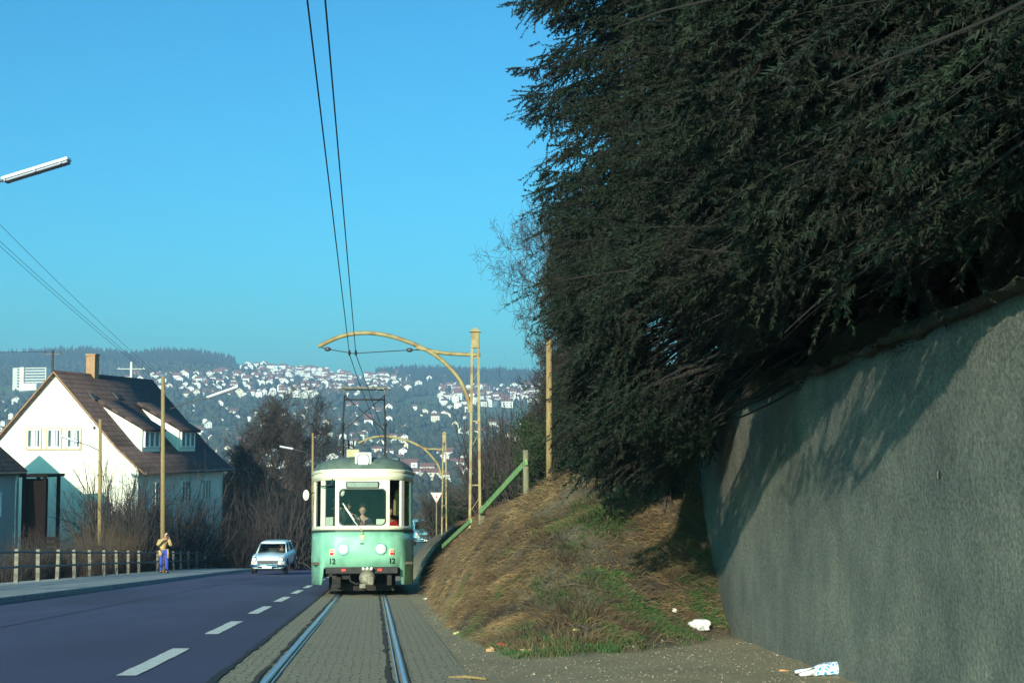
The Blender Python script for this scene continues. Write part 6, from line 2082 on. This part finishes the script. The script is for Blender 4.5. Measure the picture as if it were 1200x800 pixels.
# shed dormers on the right-hand roof
def dormer(s0, s1, lab):
    """from s0 to s1 along the ridge direction; front stands above the eave"""
    g = Vector((-G_.x, -G_.y))                 # outwards, right
    def rp(t, s): # point on roof plane t metres in from wall line, s along
        return to3(c0 + G_ * t + D * s, zE + RISE * t / 5.0 + 0.12)
    tf, tb = 0.75, 3.15                        # front and back distances in from the wall
    zf0 = rp(tf, 0).z; ztop_b = rp(tb, 0).z; ztop_f = zf0 + 1.28
    dm = bpy.data.objects.new('dormer', None); COL.objects.link(dm); dm.parent = hs_
    dm.location = rp(tf, s0) - O
    DO = rp(tf, s0)
    mb = MB()
    for s in (s0, s1):
        A_, B_, C_ = rp(tf, s), to3(c0 + G_ * tf + D * s, ztop_f), rp(tb, s)
        off = Vector((D.x, D.y, 0)) * (0.06 if s == s0 else -0.06)
        v = [mb.bm.verts.new(p - DO) for p in (A_ - Vector((0, 0, 0.3)), B_, C_, A_ - Vector((0, 0, 0.3)) + off, B_ + off, C_ + off)]
        mb._f([v[0], v[1], v[2]], 0); mb._f([v[3], v[5], v[4]], 0); mb._f([v[0], v[3], v[4], v[1]], 0); mb._f([v[1], v[4], v[5], v[2]], 0)
    a, b = to3(c0 + G_ * tf + D * s0, zf0 - 0.2), to3(c0 + G_ * tf + D * s1, ztop_f)
    mb.quad(a - DO, to3(c0 + G_ * tf + D * s1, zf0 - 0.2) - DO, b - DO, to3(c0 + G_ * tf + D * s0, ztop_f) - DO)
    mb.build('dormer_wall', M['render_wall'], dm)
    e = 0.28
    ov_ = 0.18
    A_ = to3(c0 + G_ * (tf - e) + D * (s0 - ov_), ztop_f - 0.05); B_ = to3(c0 + G_ * (tf - e) + D * (s1 + ov_), ztop_f - 0.05)
    C_ = to3(c0 + G_ * (tb + 0.25) + D * (s1 + ov_), rp(tb + 0.25, 0).z + 0.06); D_ = to3(c0 + G_ * (tb + 0.25) + D * (s0 - ov_), rp(tb + 0.25, 0).z + 0.06)
    V = [A_, B_, C_, D_]; n = (B_ - A_).cross(D_ - A_).normalized()
    if n.z < 0: n = -n
    V = [p + n * 0.09 - DO for p in V] + [p - n * 0.05 - DO for p in V]
    Fq = np.array([[0, 1, 2, 3], [7, 6, 5, 4], [0, 4, 5, 1], [1, 5, 6, 2], [2, 6, 7, 3], [3, 7, 4, 0]])
    uv = np.array([[0, 0], [s1 - s0 + .4, 0], [s1 - s0 + .4, 2.5], [0, 2.5]] * 2)
    link('dormer_roof', np_mesh('dormer_roof', np.array([tuple(p) for p in V]), [Fq], M['tiles'], uv=uv), dm)
    cw = to3(c0 + G_ * (tf - 0.03) + D * ((s0 + s1) / 2), (zf0 + ztop_f) / 2 + 0.12)
    f = window_at(hs_, cw, Vector((D.x, D.y, 0)), (s1 - s0) - 0.35, 0.92, sub=3, curt=0.12)
    f.parent = dm; f.location = cw - DO; f.name = 'dormer_window'
    return dm


dormer(1.9, 4.1, 'a'); dormer(6.6, 8.8, 'b')
# skylights
for (s, t) in ((1.6, 3.6), (4.6, 3.75), (3.2, 2.9)):
    p = to3(c0 + G_ * t + D * s, zE + RISE * t / 5.0 + 0.2)
    mb = MB(); mb.box((0, 0, 0), (0.5, 0.42, 0.06), bev=0.01)
    mb.build('skylight', M['gutter'], hs_, p - O, (R(0), math.atan(RISE / 5.0), math.atan2(-G_.y, -G_.x)))
# windows on the shaded long side
for s in (2.6, 6.0, 8.8):
    for zc in (-2.75, -5.4):
        cw = to3(c0 + D * s - G_ * 0.02, zc)
        window_at(hs_, cw, Vector((D.x, D.y, 0)), 1.25, 1.25, sub=3, curt=0.1)

# neighbour at the left border, its roof shades the gable of the cream house
mN, wN = 0.75, 3.4
Rg = Vector((-27.63, 73.5)); zRn = 1.21
zEn = zRn - mN * wN
f0 = Rg - G_ * wN; f1 = Rg + G_ * wN           # far gable corners right, left
LN = 9.0
n0 = f0 - D * LN; n1 = f1 - D * LN
nb = empty('house', (n0.x, n0.y, -9.0)); tag(nb, 'darker neighbouring house cut by the left border with a brown roof and white downpipe', 'house')
O2 = nb.location
inn = 0.35
mb = MB()
w0, w1, w2, w3 = n0 + G_ * inn, n1 - G_ * inn, f1 - G_ * inn, f0 + G_ * inn
for a, b in ((w0, w1), (w1, w2), (w2, w3), (w3, w0)): mb.quad(to3(a, -9.0) - O2, to3(b, -9.0) - O2, to3(b, zEn + 0.1) - O2, to3(a, zEn + 0.1) - O2)
for a, b in ((w0, w1), (w3, w2)):
    mb._f([mb.bm.verts.new(to3(a, zEn + 0.1) - O2), mb.bm.verts.new(to3(b, zEn + 0.1) - O2), mb.bm.verts.new(to3((a + b) / 2, zRn - 0.05) - O2)], 0)
bmesh.ops.remove_doubles(mb.bm, verts=mb.bm.verts, dist=0.001)
M['grey_render'] = mat('grey_render', (0.34, 0.35, 0.36), 0.9, (0.42, 0.43, 0.43), 1.2)
mb.build('wall', M['grey_render'], nb)
rg0 = Rg - D * LN
roof_slab('roof', to3(n0 - D * 0.2, zEn), to3(f0 + D * 0.2, zEn), to3(Rg + D * 0.2, zRn + 0.1), to3(rg0 - D * 0.2, zRn + 0.1), 0.15, 'tiles', nb)
roof_slab('roof', to3(n1 - D * 0.2, zEn), to3(f1 + D * 0.2, zEn), to3(Rg + D * 0.2, zRn + 0.098), to3(rg0 - D * 0.2, zRn + 0.098), 0.15, 'tiles', nb)
mb = MB(); mb.tube([to3(f0, zEn - 0.1) - O2, to3(n0, zEn - 0.1) - O2], 0.08, 8); mb.build('gutter', M['gutter'], nb)
pdp = to3(w3 - G_ * 0.10 - D * 0.25, zEn - 0.15)
mb = MB(); mb.tube([pdp - O2 - Vector((-0.0, 0, -0.05)), pdp - O2 - Vector((0.12, 0, 0.5)), pdp - O2 - Vector((0.12, 0, 2.2))], 0.07, 8); mb.tube([pdp - O2 - Vector((0.12, 0, 2.2)), pdp - O2 - Vector((0.12, 0, 6.5))], 0.05, 8)
mb.build('downpipe', M['white_pipe'], nb)
for s in (2.2, 5.2):
    cw = to3(f0 + G_ * (inn - 0.02) - D * s, zEn - 1.6)
    window_at(nb, cw, Vector((D.x, D.y, 0)), 1.1, 1.2, sub=2)
# dark timber veranda between the two houses
vp = P(42, 600, 73)
ver = empty('timber_veranda', (vp.x, 73, -8.9)); tag(ver, 'dark timber veranda with boarded railing between the two houses', 'veranda')
zt_ = P(42, 556, 73).z + 8.9
for dx in (-0.62, 0.42):
    for dy in (0, 2.2):
        mb = MB(); mb.box((dx, dy, zt_ / 2), (0.16, 0.16, zt_)); mb.build('post', M['dark_wood'], ver)
mb = MB(); mb.box((-0.1, 1.1, zt_ - 0.05), (1.5, 2.8, 0.14)); mb.build('veranda_roof', M['dark_wood'], ver)
mb = MB()
for q in range(9): mb.box((0.35, -0.1 - 0.02 * (q % 2), 2.1 + q * 0.26), (1.8, 0.06, 0.20))
mb.build('boarding', M['dark_wood'], ver)
mb = MB(); mb.box((-0.10, 0.35, zt_ / 2 - 0.2), (1.12, 0.1, zt_)); mb.build('back_wall', M['dark_wood'], ver)

# ================================================================== far side of the valley
def far_house_mesh(name, seed, wmat, rmat):
    rg = random.Random(seed)
    L_, W_, h, r = rg.uniform(9, 13), rg.uniform(7.5, 9.5), rg.uniform(5.5, 8.0), rg.uniform(2.2, 3.4)
    mb = MB()
    mb.prism([(-W_ / 2, -3), (W_ / 2, -3), (W_ / 2, h), (0, h + r - 0.15), (-W_ / 2, h)], 'y', -L_ / 2, L_ / 2, 0)
    for sg in (-1, 1):
        mb.prism([(0, h + r), (sg * (W_ / 2 + 0.5), h - 0.42), (sg * (W_ / 2 + 0.5), h - 0.15), (0, h + r + 0.3)], 'y', -L_ / 2 - 0.4, L_ / 2 + 0.4, 1)
    mb.box((0.5, L_ * 0.2, h + r + 0.3), (0.8, 0.8, 1.4), 1)
    for zf in [1.2, 4.0]:
        for q in (-0.28, 0.28):
            mb.box((q * W_, -L_ / 2 - 0.02, zf), (1.3, 0.08, 1.3), 2); mb.box((-W_ / 2 - 0.02, q * L_, zf), (0.08, 1.5, 1.3), 2); mb.box((W_ / 2 + 0.02, q * L_, zf), (0.08, 1.5, 1.3), 2)
        mb.box((-W_ / 2 - 0.02, 0, zf), (0.08, 1.5, 1.3), 2)
    mb.box((0, -L_ / 2 - 0.02, h + 0.9), (1.3, 0.08, 1.2), 2)
    return mb.mesh(name, [M[wmat], M[rmat], M['far_window']])


FH = [far_house_mesh('hillside_house', k, ['far_white', 'far_white', 'far_cream', 'far_white', 'far_white', 'far_cream'][k % 6], ['far_roof', 'far_roof2', 'far_roof', 'far_roof2', 'far_roof', 'far_roof2'][k % 6]) for k in range(8)]


def vY(v, u):
    """distance at which the far slope is seen at pixel (u, v)"""
    lo = np.arange(650, 2500, 10.0)
    X = (u - 600) / F * lo
    z = far_z(X, lo)
    vv = 520 - F * z / lo
    # running minimum: first place where the ground rises to v
    m = np.minimum.accumulate(vv)
    i = np.argmax(m <= v)
    return float(lo[i]) if m[i] <= v else None


rh = np.random.default_rng(77)
DIST = [  # (u0,u1,v0,v1,n, description)
    (285, 385, 428, 440, 62, 'skyline'), (150, 300, 441, 462, 60, 'left'), (215, 420, 438, 468, 205, 'main'), (380, 480, 440, 462, 55, 'main'),
    (440, 530, 444, 458, 16, 'right'), (515, 635, 455, 478, 120, 'right'),
    (330, 480, 482, 540, 110, 'mid'), (215, 345, 478, 540, 46, 'midleft'), (0, 40, 470, 530, 14, 'midleft'),
    (480, 560, 478, 500, 12, 'midright'), (530, 640, 498, 515, 42, 'midright'), (560, 640, 520, 530, 10, 'midright'),
    (440, 620, 540, 566, 60, 'town'), (230, 420, 540, 580, 60, 'town'), (0, 60, 545, 600, 6, 'town'),
]
LAB = {'skyline': 'small white house with tiled roof on the far village skyline', 'left': 'small white house at the left end of the far hillside village',
       'main': 'small white house in the dense far hillside village', 'right': 'small white house in the far village below the dark wooded ridge',
       'mid': 'small white house scattered on the lower far slope behind the tram', 'midleft': 'small pale house among trees on the lower far slope at left',
       'midright': 'small pale house on the lower far slope right of the masts', 'town': 'small red roofed house in the town on the valley floor'}
GRP = {'skyline': 'houses on the far village skyline', 'left': 'houses at the left end of the far village', 'main': 'houses of the dense far hillside village',
       'right': 'houses of the far village below the wooded ridge', 'mid': 'houses on the lower far slope behind the tram', 'midleft': 'houses on the lower far slope at left',
       'midright': 'houses on the lower far slope right of the masts', 'town': 'houses of the town on the valley floor'}
cand = []
for (u0, u1, v0, v1, n, ky) in DIST:
    for _ in range(int(n * (1.9 if ky in ('main', 'skyline', 'right', 'left') else 1.5))):
        u = rh.uniform(u0, u1)
        v = rh.uniform(v0, v1)
        Y = vY(v, u)
        if Y is None or Y > 2460: continue
        X = (u - 600) / F * Y
        cand.append((X, Y, float(far_z(X, Y)), ky, u))
# keep them apart
kept = []
for c_ in cand:
    if all((c_[0] - k[0]) ** 2 + ((c_[1] - k[1]) * 0.6) ** 2 > 9.5 ** 2 for k in kept): kept.append(c_)
# those hidden behind tram, bank or house matter least
def vis_rank(c_):
    u = c_[4]
    hid = (370 < u < 487 and c_[3] == 'town') or (0 < u < 235 and c_[3] in ('mid', 'midleft', 'town')) or u > 636
    return (1 if hid else 0, c_[1])


kept.sort(key=vis_rank)
rest = []
for i_, (X, Y, z, ky, u) in enumerate(kept):
    k = int(rh.integers(0, 8)) if ky != 'town' else int(rh.integers(0, 4)) * 2
    a = rh.choice([0.1, 0.3, 1.5, 1.75, -0.2, 1.3]) + rh.normal(0, 0.15)
    s_ = rh.uniform(0.6, 1.1) * (1.0 if Y > 1500 else 0.72)
    if ky == 'town': s_ *= 1.15
    if i_ < 298:
        o = link('hillside_house', FH[k], None, (X, Y, z), (0, 0, a)); o.scale = (s_, s_, s_)
        tag(o, LAB[ky], 'house', GRP[ky])
    else: rest.append((X, Y, z, a, s_, k))
if rest:
    VV, FF, MI, b0 = [], [], [], 0
    for (X, Y, z, a, s_, k) in rest:
        me = FH[k]
        v = np.empty(len(me.vertices) * 3); me.vertices.foreach_get('co', v); v = v.reshape(-1, 3) * s_
        ca, sa = math.cos(a), math.sin(a)
        v = np.stack([v[:, 0] * ca - v[:, 1] * sa + X, v[:, 0] * sa + v[:, 1] * ca + Y, v[:, 2] + z], 1)
        VV.append(v)
        for p in me.polygons: FF.append([q + b0 for q in p.vertices]); MI.append(p.material_index)
        b0 += len(v)
    me = bpy.data.meshes.new('distant_houses'); me.from_pydata(np.concatenate(VV).tolist(), [], FF)
    for q in ('far_white', 'far_roof', 'far_window'): me.materials.append(M[q])
    me.polygons.foreach_set('material_index', MI)
    tag(link('distant_houses', me), 'dense mass of tiny white houses in the far hillside village', 'houses', kind='stuff')
print('far houses', len(kept))

# trees of the far slopes
def blob_trees(name, n, gen, mat_, label, hmin, hmax, seed, conifer=False):
    rng = np.random.default_rng(seed)
    P_ = gen(rng, n)
    n = len(P_)
    if conifer:
        T = np.array([[1, 0, .1], [.31, .95, .1], [-.81, .59, .1], [-.81, -.59, .1], [.31, -.95, .1], [0, 0, 1.0]], float)
        fs = np.array([[0, 1, 5], [1, 2, 5], [2, 3, 5], [3, 4, 5], [4, 0, 5]])
        sx = 0.22
    else:
        T = np.array([[0, 0, 0.05], [.9, 0, .38], [.28, .85, .42], [-.73, .53, .35], [-.73, -.53, .4], [.28, -.85, .36], [.6, .43, .75], [-.25, .7, .78], [-.7, 0, .72], [-.2, -.7, .8], [.6, -.4, .74], [0, 0, 1.0]], float)
        fs = np.array([[0, 2, 1], [0, 3, 2], [0, 4, 3], [0, 5, 4], [0, 1, 5], [1, 2, 6], [2, 3, 7], [3, 4, 8], [4, 5, 9], [5, 1, 10], [6, 2, 7], [7, 3, 8], [8, 4, 9], [9, 5, 10], [10, 1, 6],
                       [6, 7, 11], [7, 8, 11], [8, 9, 11], [9, 10, 11], [10, 6, 11]])
        sx = 0.42
    h = rng.uniform(hmin, hmax, n)
    V = T[None] * np.stack([h * sx, h * sx, h], 1)[:, None] * rng.uniform(0.75, 1.25, (n, len(T), 3))
    V = V + P_[:, None]
    Fc = (np.arange(n)[:, None, None] * len(T) + fs[None]).reshape(-1, 3)
    o = link(name, np_mesh(name, V.reshape(-1, 3), [Fc], mat_, smooth=False)); tag(o, label, 'trees', kind='stuff')
    return o


def gen_slope(rng, n):
    Y = rng.uniform(420, 2350, n * 4); u = rng.uniform(-420, 1000, n * 4)
    X = (u - 600) / F * Y
    d = vnoise(X / 90, Y / 120, 91) * 0.6 + vnoise(X / 30, Y / 40, 92) * 0.5
    ok = d > 0.02
    X, Y = X[ok][:n], Y[ok][:n]
    return np.stack([X, Y, far_z(X, Y) - 0.5], 1)


def gen_ridge(rng, n):
    Y = rng.uniform(2120, 2640, n * 4); u = rng.uniform(-500, 1100, n * 4)
    X = (u - 600) / F * Y
    vr = 520 - F * far_z(X, Y) / Y
    lim = np.interp(u, [0, 200, 270, 290, 400, 440, 480, 560, 640], [434, 432, 429, 424, 428, 440, 452, 464, 470])
    ok = vr < lim + 2 * vnoise(u / 12, u * 0, 5)
    X, Y = X[ok][:n], Y[ok][:n]
    return np.stack([X, Y, far_z(X, Y) - 0.5], 1)


def gen_hedge(rng, n):
    """rows between gardens and along lanes"""
    Y = rng.uniform(700, 2200, n * 4); u = rng.uniform(-100, 700, n * 4)
    X = (u - 600) / F * Y
    ln = np.abs(np.mod(Y + 0.35 * X + 40 * vnoise(X / 200, Y / 200, 93), 95) - 8)
    ok = ln < 5
    X, Y = X[ok][:n], Y[ok][:n]
    return np.stack([X, Y, far_z(X, Y) - 0.5], 1)


blob_trees('far_woods', 15000, gen_slope, M['far_tree'], 'leafless woods and orchards covering the far slopes', 5, 10, 301)
blob_trees('ridge_forest', 15000, gen_ridge, M['far_wood'], 'dark forest along the far ridge', 11, 17, 302, conifer=True)
blob_trees('valley_trees', 5000, gen_hedge, M['far_tree'], 'rows of garden trees between the far houses', 5, 9, 303)

# slab building at far left
sbp = P(38, 456, 1700)
zb_ = float(far_z(sbp.x, 1700))
sb = empty('slab_building', (sbp.x, 1700, zb_ - 4)); tag(sb, 'long white many storeyed building on the far hillside above the left roofs', 'building')
hh = P(38, 431, 1700).z - zb_ + 4
mb = MB(); mb.box((0, 0, hh / 2), (44, 14, hh), 0, rz_=R(-14)); mb.build('wall', M['slab'], sb)
mb = MB()
for k in range(7):
    mb.box((2.4, -7.3, hh - 2.0 - 3.3 * k), (36, 1.0, 1.5), 0, rz_=0)
mb.build('window_rows', M['far_window'], sb, (0, 0, 0), (0, 0, R(-14)))
mb = MB(); mb.box((-8.5, -8.2, hh / 2), (5.5, 3.0, hh + 1), 0); mb.build('stair_tower', M['far_cream'], sb, (0, 0, 0), (0, 0, R(-14)))
mb = MB(); mb.box((6, -14, 4.5), (22, 10, 9), 0); mb.build('annex', M['far_white'], sb, (0, 0, 0), (0, 0, R(-14)))
# crane
cr = P(90, 441, 1500)
ck = empty('construction_crane', (cr.x, 1500, float(far_z(cr.x, 1500)))); tag(ck, 'thin far crane with a slanting jib behind the cream house roof', 'crane')
mb = MB(); mb.tube([(0, 0, 0), (0, 0, cr.z - ck.location.z)], 0.6, 4); mb.build('crane_mast', M['gutter'], ck)
mb = MB(); mb.tube([P(89, 441, 1500) - ck.location, P(99, 421, 1500) - ck.location], 0.5, 4); mb.build('jib', M['gutter'], ck)
# green lawn patches of the gardens in the valley behind the fence
gp = P(278, 582, 175)
xs_, ys_ = np.meshgrid(np.linspace(-9, 7, 20), np.linspace(-14, 12, 20))
LX, LY = gp.x + xs_, 175 + ys_
tag(link('lawn', grid_mesh('lawn', LX, LY, far_z(LX, LY) + 0.25 + np.clip((LY - 160) * 0.30, 0, None) * (1 - np.clip(np.abs(xs_) / 9, 0, 1) ** 4), M['lawn'])), kind='structure')


# ================================================================== litter on the ground
def drop(u, v, Y0=8.0, Y1=40.0):
    """where the view ray meets the bank or yard"""
    lo = np.arange(Y0, Y1, 0.02)
    pts = np.array([tuple(P(u, v, y)) for y in lo])
    z = bank(pts[:, 0], pts[:, 1])
    i = int(np.argmax(pts[:, 2] <= z))
    return Vector(pts[i])


def crumple(name, c, sx, sy, sz, m, label, cat, seed, rot=0.0, sub=3):
    bm = bmesh.new(); bmesh.ops.create_icosphere(bm, subdivisions=sub, radius=1.0)
    rg = random.Random(seed)
    ph = [rg.uniform(0, 6) for _ in range(9)]
    for v in bm.verts:
        p = v.co
        k = 1 + 0.22 * math.sin(p.x * 4 + ph[0]) * math.cos(p.y * 3 + ph[1]) + 0.16 * math.sin(p.z * 6 + ph[2] + p.x * 3) + rg.uniform(-0.06, 0.06)
        v.co = Vector((p.x * sx * k, p.y * sy * k, max(p.z * k, -0.35) * sz + sz * 0.35))
    me = bpy.data.meshes.new(name); bm.to_mesh(me); bm.free(); me.materials.append(M[m])
    o = link(name, me, None, c, (0, 0, rot)); tag(o, label, cat); return o


crumple('paper', drop(819, 737), 0.11, 0.09, 0.085, 'paper', 'crumpled white paper lying on the grass near the wall base', 'paper', 3)
crumple('paper', drop(791, 717), 0.035, 0.03, 0.035, 'placard', 'small pale paper scrap just left of the crumpled white paper', 'paper', 5)
crumple('litter_scrap', drop(587, 757), 0.035, 0.03, 0.03, 'red_litter', 'red scrap in the grass at the foot of the bank', 'litter', 6)
crumple('litter_scrap', drop(616, 763), 0.09, 0.03, 0.02, 'orange_litter', 'tan scrap in the grass right of the red one', 'litter', 7, 0.3)
crumple('litter_scrap', drop(575, 763), 0.05, 0.03, 0.03, 'orange_litter', 'tan scrap in the grass left of the red one', 'litter', 8, -0.3)
crumple('litter_scrap', drop(535, 743), 0.035, 0.03, 0.025, 'yellow_litter', 'pale yellow scrap on the dirt beside the bank', 'litter', 9)
crumple('litter_scrap', drop(500, 702), 0.06, 0.04, 0.03, 'paper', 'white scrap on the dirt just right of the tram', 'litter', 10)
crumple('litter_scrap', drop(740, 758), 0.03, 0.02, 0.015, 'paper', 'tiny white scrap on the dirt in front of the bank', 'litter', 11)
crumple('litter_scrap', drop(730, 751), 0.05, 0.02, 0.012, 'placard', 'thin pale scrap behind the tiny white one in front of the bank', 'litter', 12, 0.4)
crumple('litter_scrap', drop(675, 738), 0.03, 0.02, 0.012, 'yellow_litter', 'yellowish scrap half-way up the grassy toe of the bank', 'litter', 13)
crumple('litter_scrap', drop(918, 786), 0.04, 0.02, 0.012, 'orange_litter', 'tan scrap on the dirt left of the printed plastic bag', 'litter', 14)
# a stick
a, b = drop(526, 795), drop(570, 797)
mb = MB(); mb.tube([Vector((0, 0, 0.012)), (b - a) * 0.5 + Vector((0, 0.02, 0.02)), (b - a) + Vector((0, 0, 0.012))], [0.012, 0.014, 0.008], 7)
o = mb.build('stick', M['pole_wood'], None, a); tag(o, 'light brown stick lying on the dirt beside the right rail', 'stick')
for (ua, va, ub, vb, lb) in ((655, 690, 720, 700, 'dead branch fallen across the grassy foot of the bank'), (690, 741, 640, 728, 'thin fallen branch on the grass lower on the bank'), (700, 712, 770, 706, 'fallen branch on the shaded foot of the bank')):
    a, b = drop(ua, va), drop(ub, vb)
    pts = [a.lerp(b, t) for t in (0, .25, .5, .75, 1)]
    pts = [Vector((p.x, p.y, float(bank(p.x, p.y)) + 0.03 + 0.02 * math.sin(i * 2.1))) - a for i, p in enumerate(pts)]
    mb = MB(); mb.tube(pts, [0.018, 0.016, 0.013, 0.010, 0.005], 6)
    mb.tube([pts[2], pts[2] + Vector((0.15, 0.25, 0.10))], [0.008, 0.004], 5)
    o = mb.build('fallen_branch', M['bark'], None, a); tag(o, lb, 'branch')
# printed plastic bag lying by the wall
c = drop(972, 791)
bag = empty('plastic_bag', c, R(4)); tag(bag, 'white plastic bag with a blue printed pattern lying at the foot of the wall', 'bag')
def blobring(x, w_, h, ph):
    return [(x + 0.01 * math.sin(a * 3 + ph), w_ * math.cos(a) * (1 + 0.08 * math.sin(3 * a + ph)), h * 0.5 + h * 0.52 * math.sin(a) * (1 + 0.12 * math.sin(2 * a + ph))) for a in [2 * PI * i / 16 for i in range(16)]]
mb = MB(); mb.loft([blobring(x, w_, h, i) for i, (x, w_, h) in enumerate(((-0.13, 0.05, 0.05), (-0.10, 0.075, 0.08), (-0.03, 0.085, 0.105), (0.05, 0.088, 0.11), (0.10, 0.086, 0.105)))], cap0=True)
mb.build('bag_print', M['bag'], bag)
mb = MB(); mb.loft([blobring(x, w_, h, i + 4) for i, (x, w_, h) in enumerate(((0.10, 0.087, 0.106), (0.15, 0.085, 0.10), (0.18, 0.06, 0.06), (0.185, 0.01, 0.01)))], cap1=True)
mb.build('bag_bottom', M['paper'], bag)
mb = MB()
for q in (-1, 1):
    mb.loft([[(x + 0.0, q * y - 0.02, 0.012), (x, q * y + 0.02, 0.016), (x, q * y + 0.02, 0.05 * k), (x, q * y - 0.02, 0.045 * k)] for x, y, k in ((-0.12, 0.02, 1.3), (-0.18, 0.05, 1.0), (-0.24, 0.07, 0.8), (-0.26, 0.065, 0.6))], cap0=True, cap1=True)
mb.build('bag_handles', M['paper'], bag)
print('objects done')

# ================================================================== camera, light, sky
cam = bpy.data.cameras.new('camera'); cam.lens = 36.0 * F / 1200.0; cam.sensor_width = 36.0
cam.clip_end = 20000; cam.clip_start = 0.05
co = bpy.data.objects.new('camera', cam); COL.objects.link(co)
co.location = (0, 0, 0); co.rotation_euler = (PI / 2 + PITCH, 0, 0)
S.camera = co

sun = bpy.data.lights.new('sun', 'SUN'); sun.energy = 5.0; sun.angle = R(0.55); sun.color = (1.0, 0.93, 0.74)
so = bpy.data.objects.new('sun', sun); COL.objects.link(so)
so.rotation_euler = Vector(LD).to_track_quat('-Z', 'Y').to_euler()

hm, N, L, b = new_mat('haze_air')
N.remove(b)
pv = N.new('ShaderNodeVolumePrincipled'); pv.inputs['Color'].default_value = (0.42, 0.68, 1.0, 1); pv.inputs['Density'].default_value = 0.00029
L.new(pv.outputs[0], N['Material Output'].inputs['Volume'])
mb = MB(); mb.box((0, 1335, 56), (9200, 2850, 224)); tag(mb.build('haze', hm), 'thin blue haze filling the valley', 'haze', kind='stuff')

w = bpy.data.worlds.new('World'); S.world = w; w.use_nodes = True
N, L = w.node_tree.nodes, w.node_tree.links
bg = N['Background']; bg.inputs['Strength'].default_value = 0.12
sky = N.new('ShaderNodeTexSky'); sky.sky_type = 'NISHITA'; sky.sun_disc = False
sky.sun_elevation = SUN_EL; sky.sun_rotation = PI + SUN_AZ
sky.air_density = 1.0; sky.dust_density = 2.0; sky.ozone_density = 2.5
tint = N.new('ShaderNodeMix'); tint.data_type = 'RGBA'; tint.blend_type = 'MULTIPLY'; tint.inputs[0].default_value = 1
tint.inputs[7].default_value = (0.205, 0.83, 0.97, 1)
gm = N.new('ShaderNodeGamma'); gm.inputs['Gamma'].default_value = 1.15
L.new(sky.outputs[0], gm.inputs[0]); L.new(gm.outputs[0], tint.inputs[6]); L.new(tint.outputs[2], bg.inputs['Color'])

S.view_settings.view_transform = 'Standard'; S.view_settings.look = 'None'
S.view_settings.exposure = 0.35; S.view_settings.gamma = 1.0
S.cycles.use_denoising = True
S.cycles.max_bounces = 6; S.cycles.transparent_max_bounces = 12; S.cycles.volume_bounces = 0
S.cycles.volume_step_rate = 10; S.cycles.volume_max_steps = 32
print('scene done', len(bpy.data.objects))
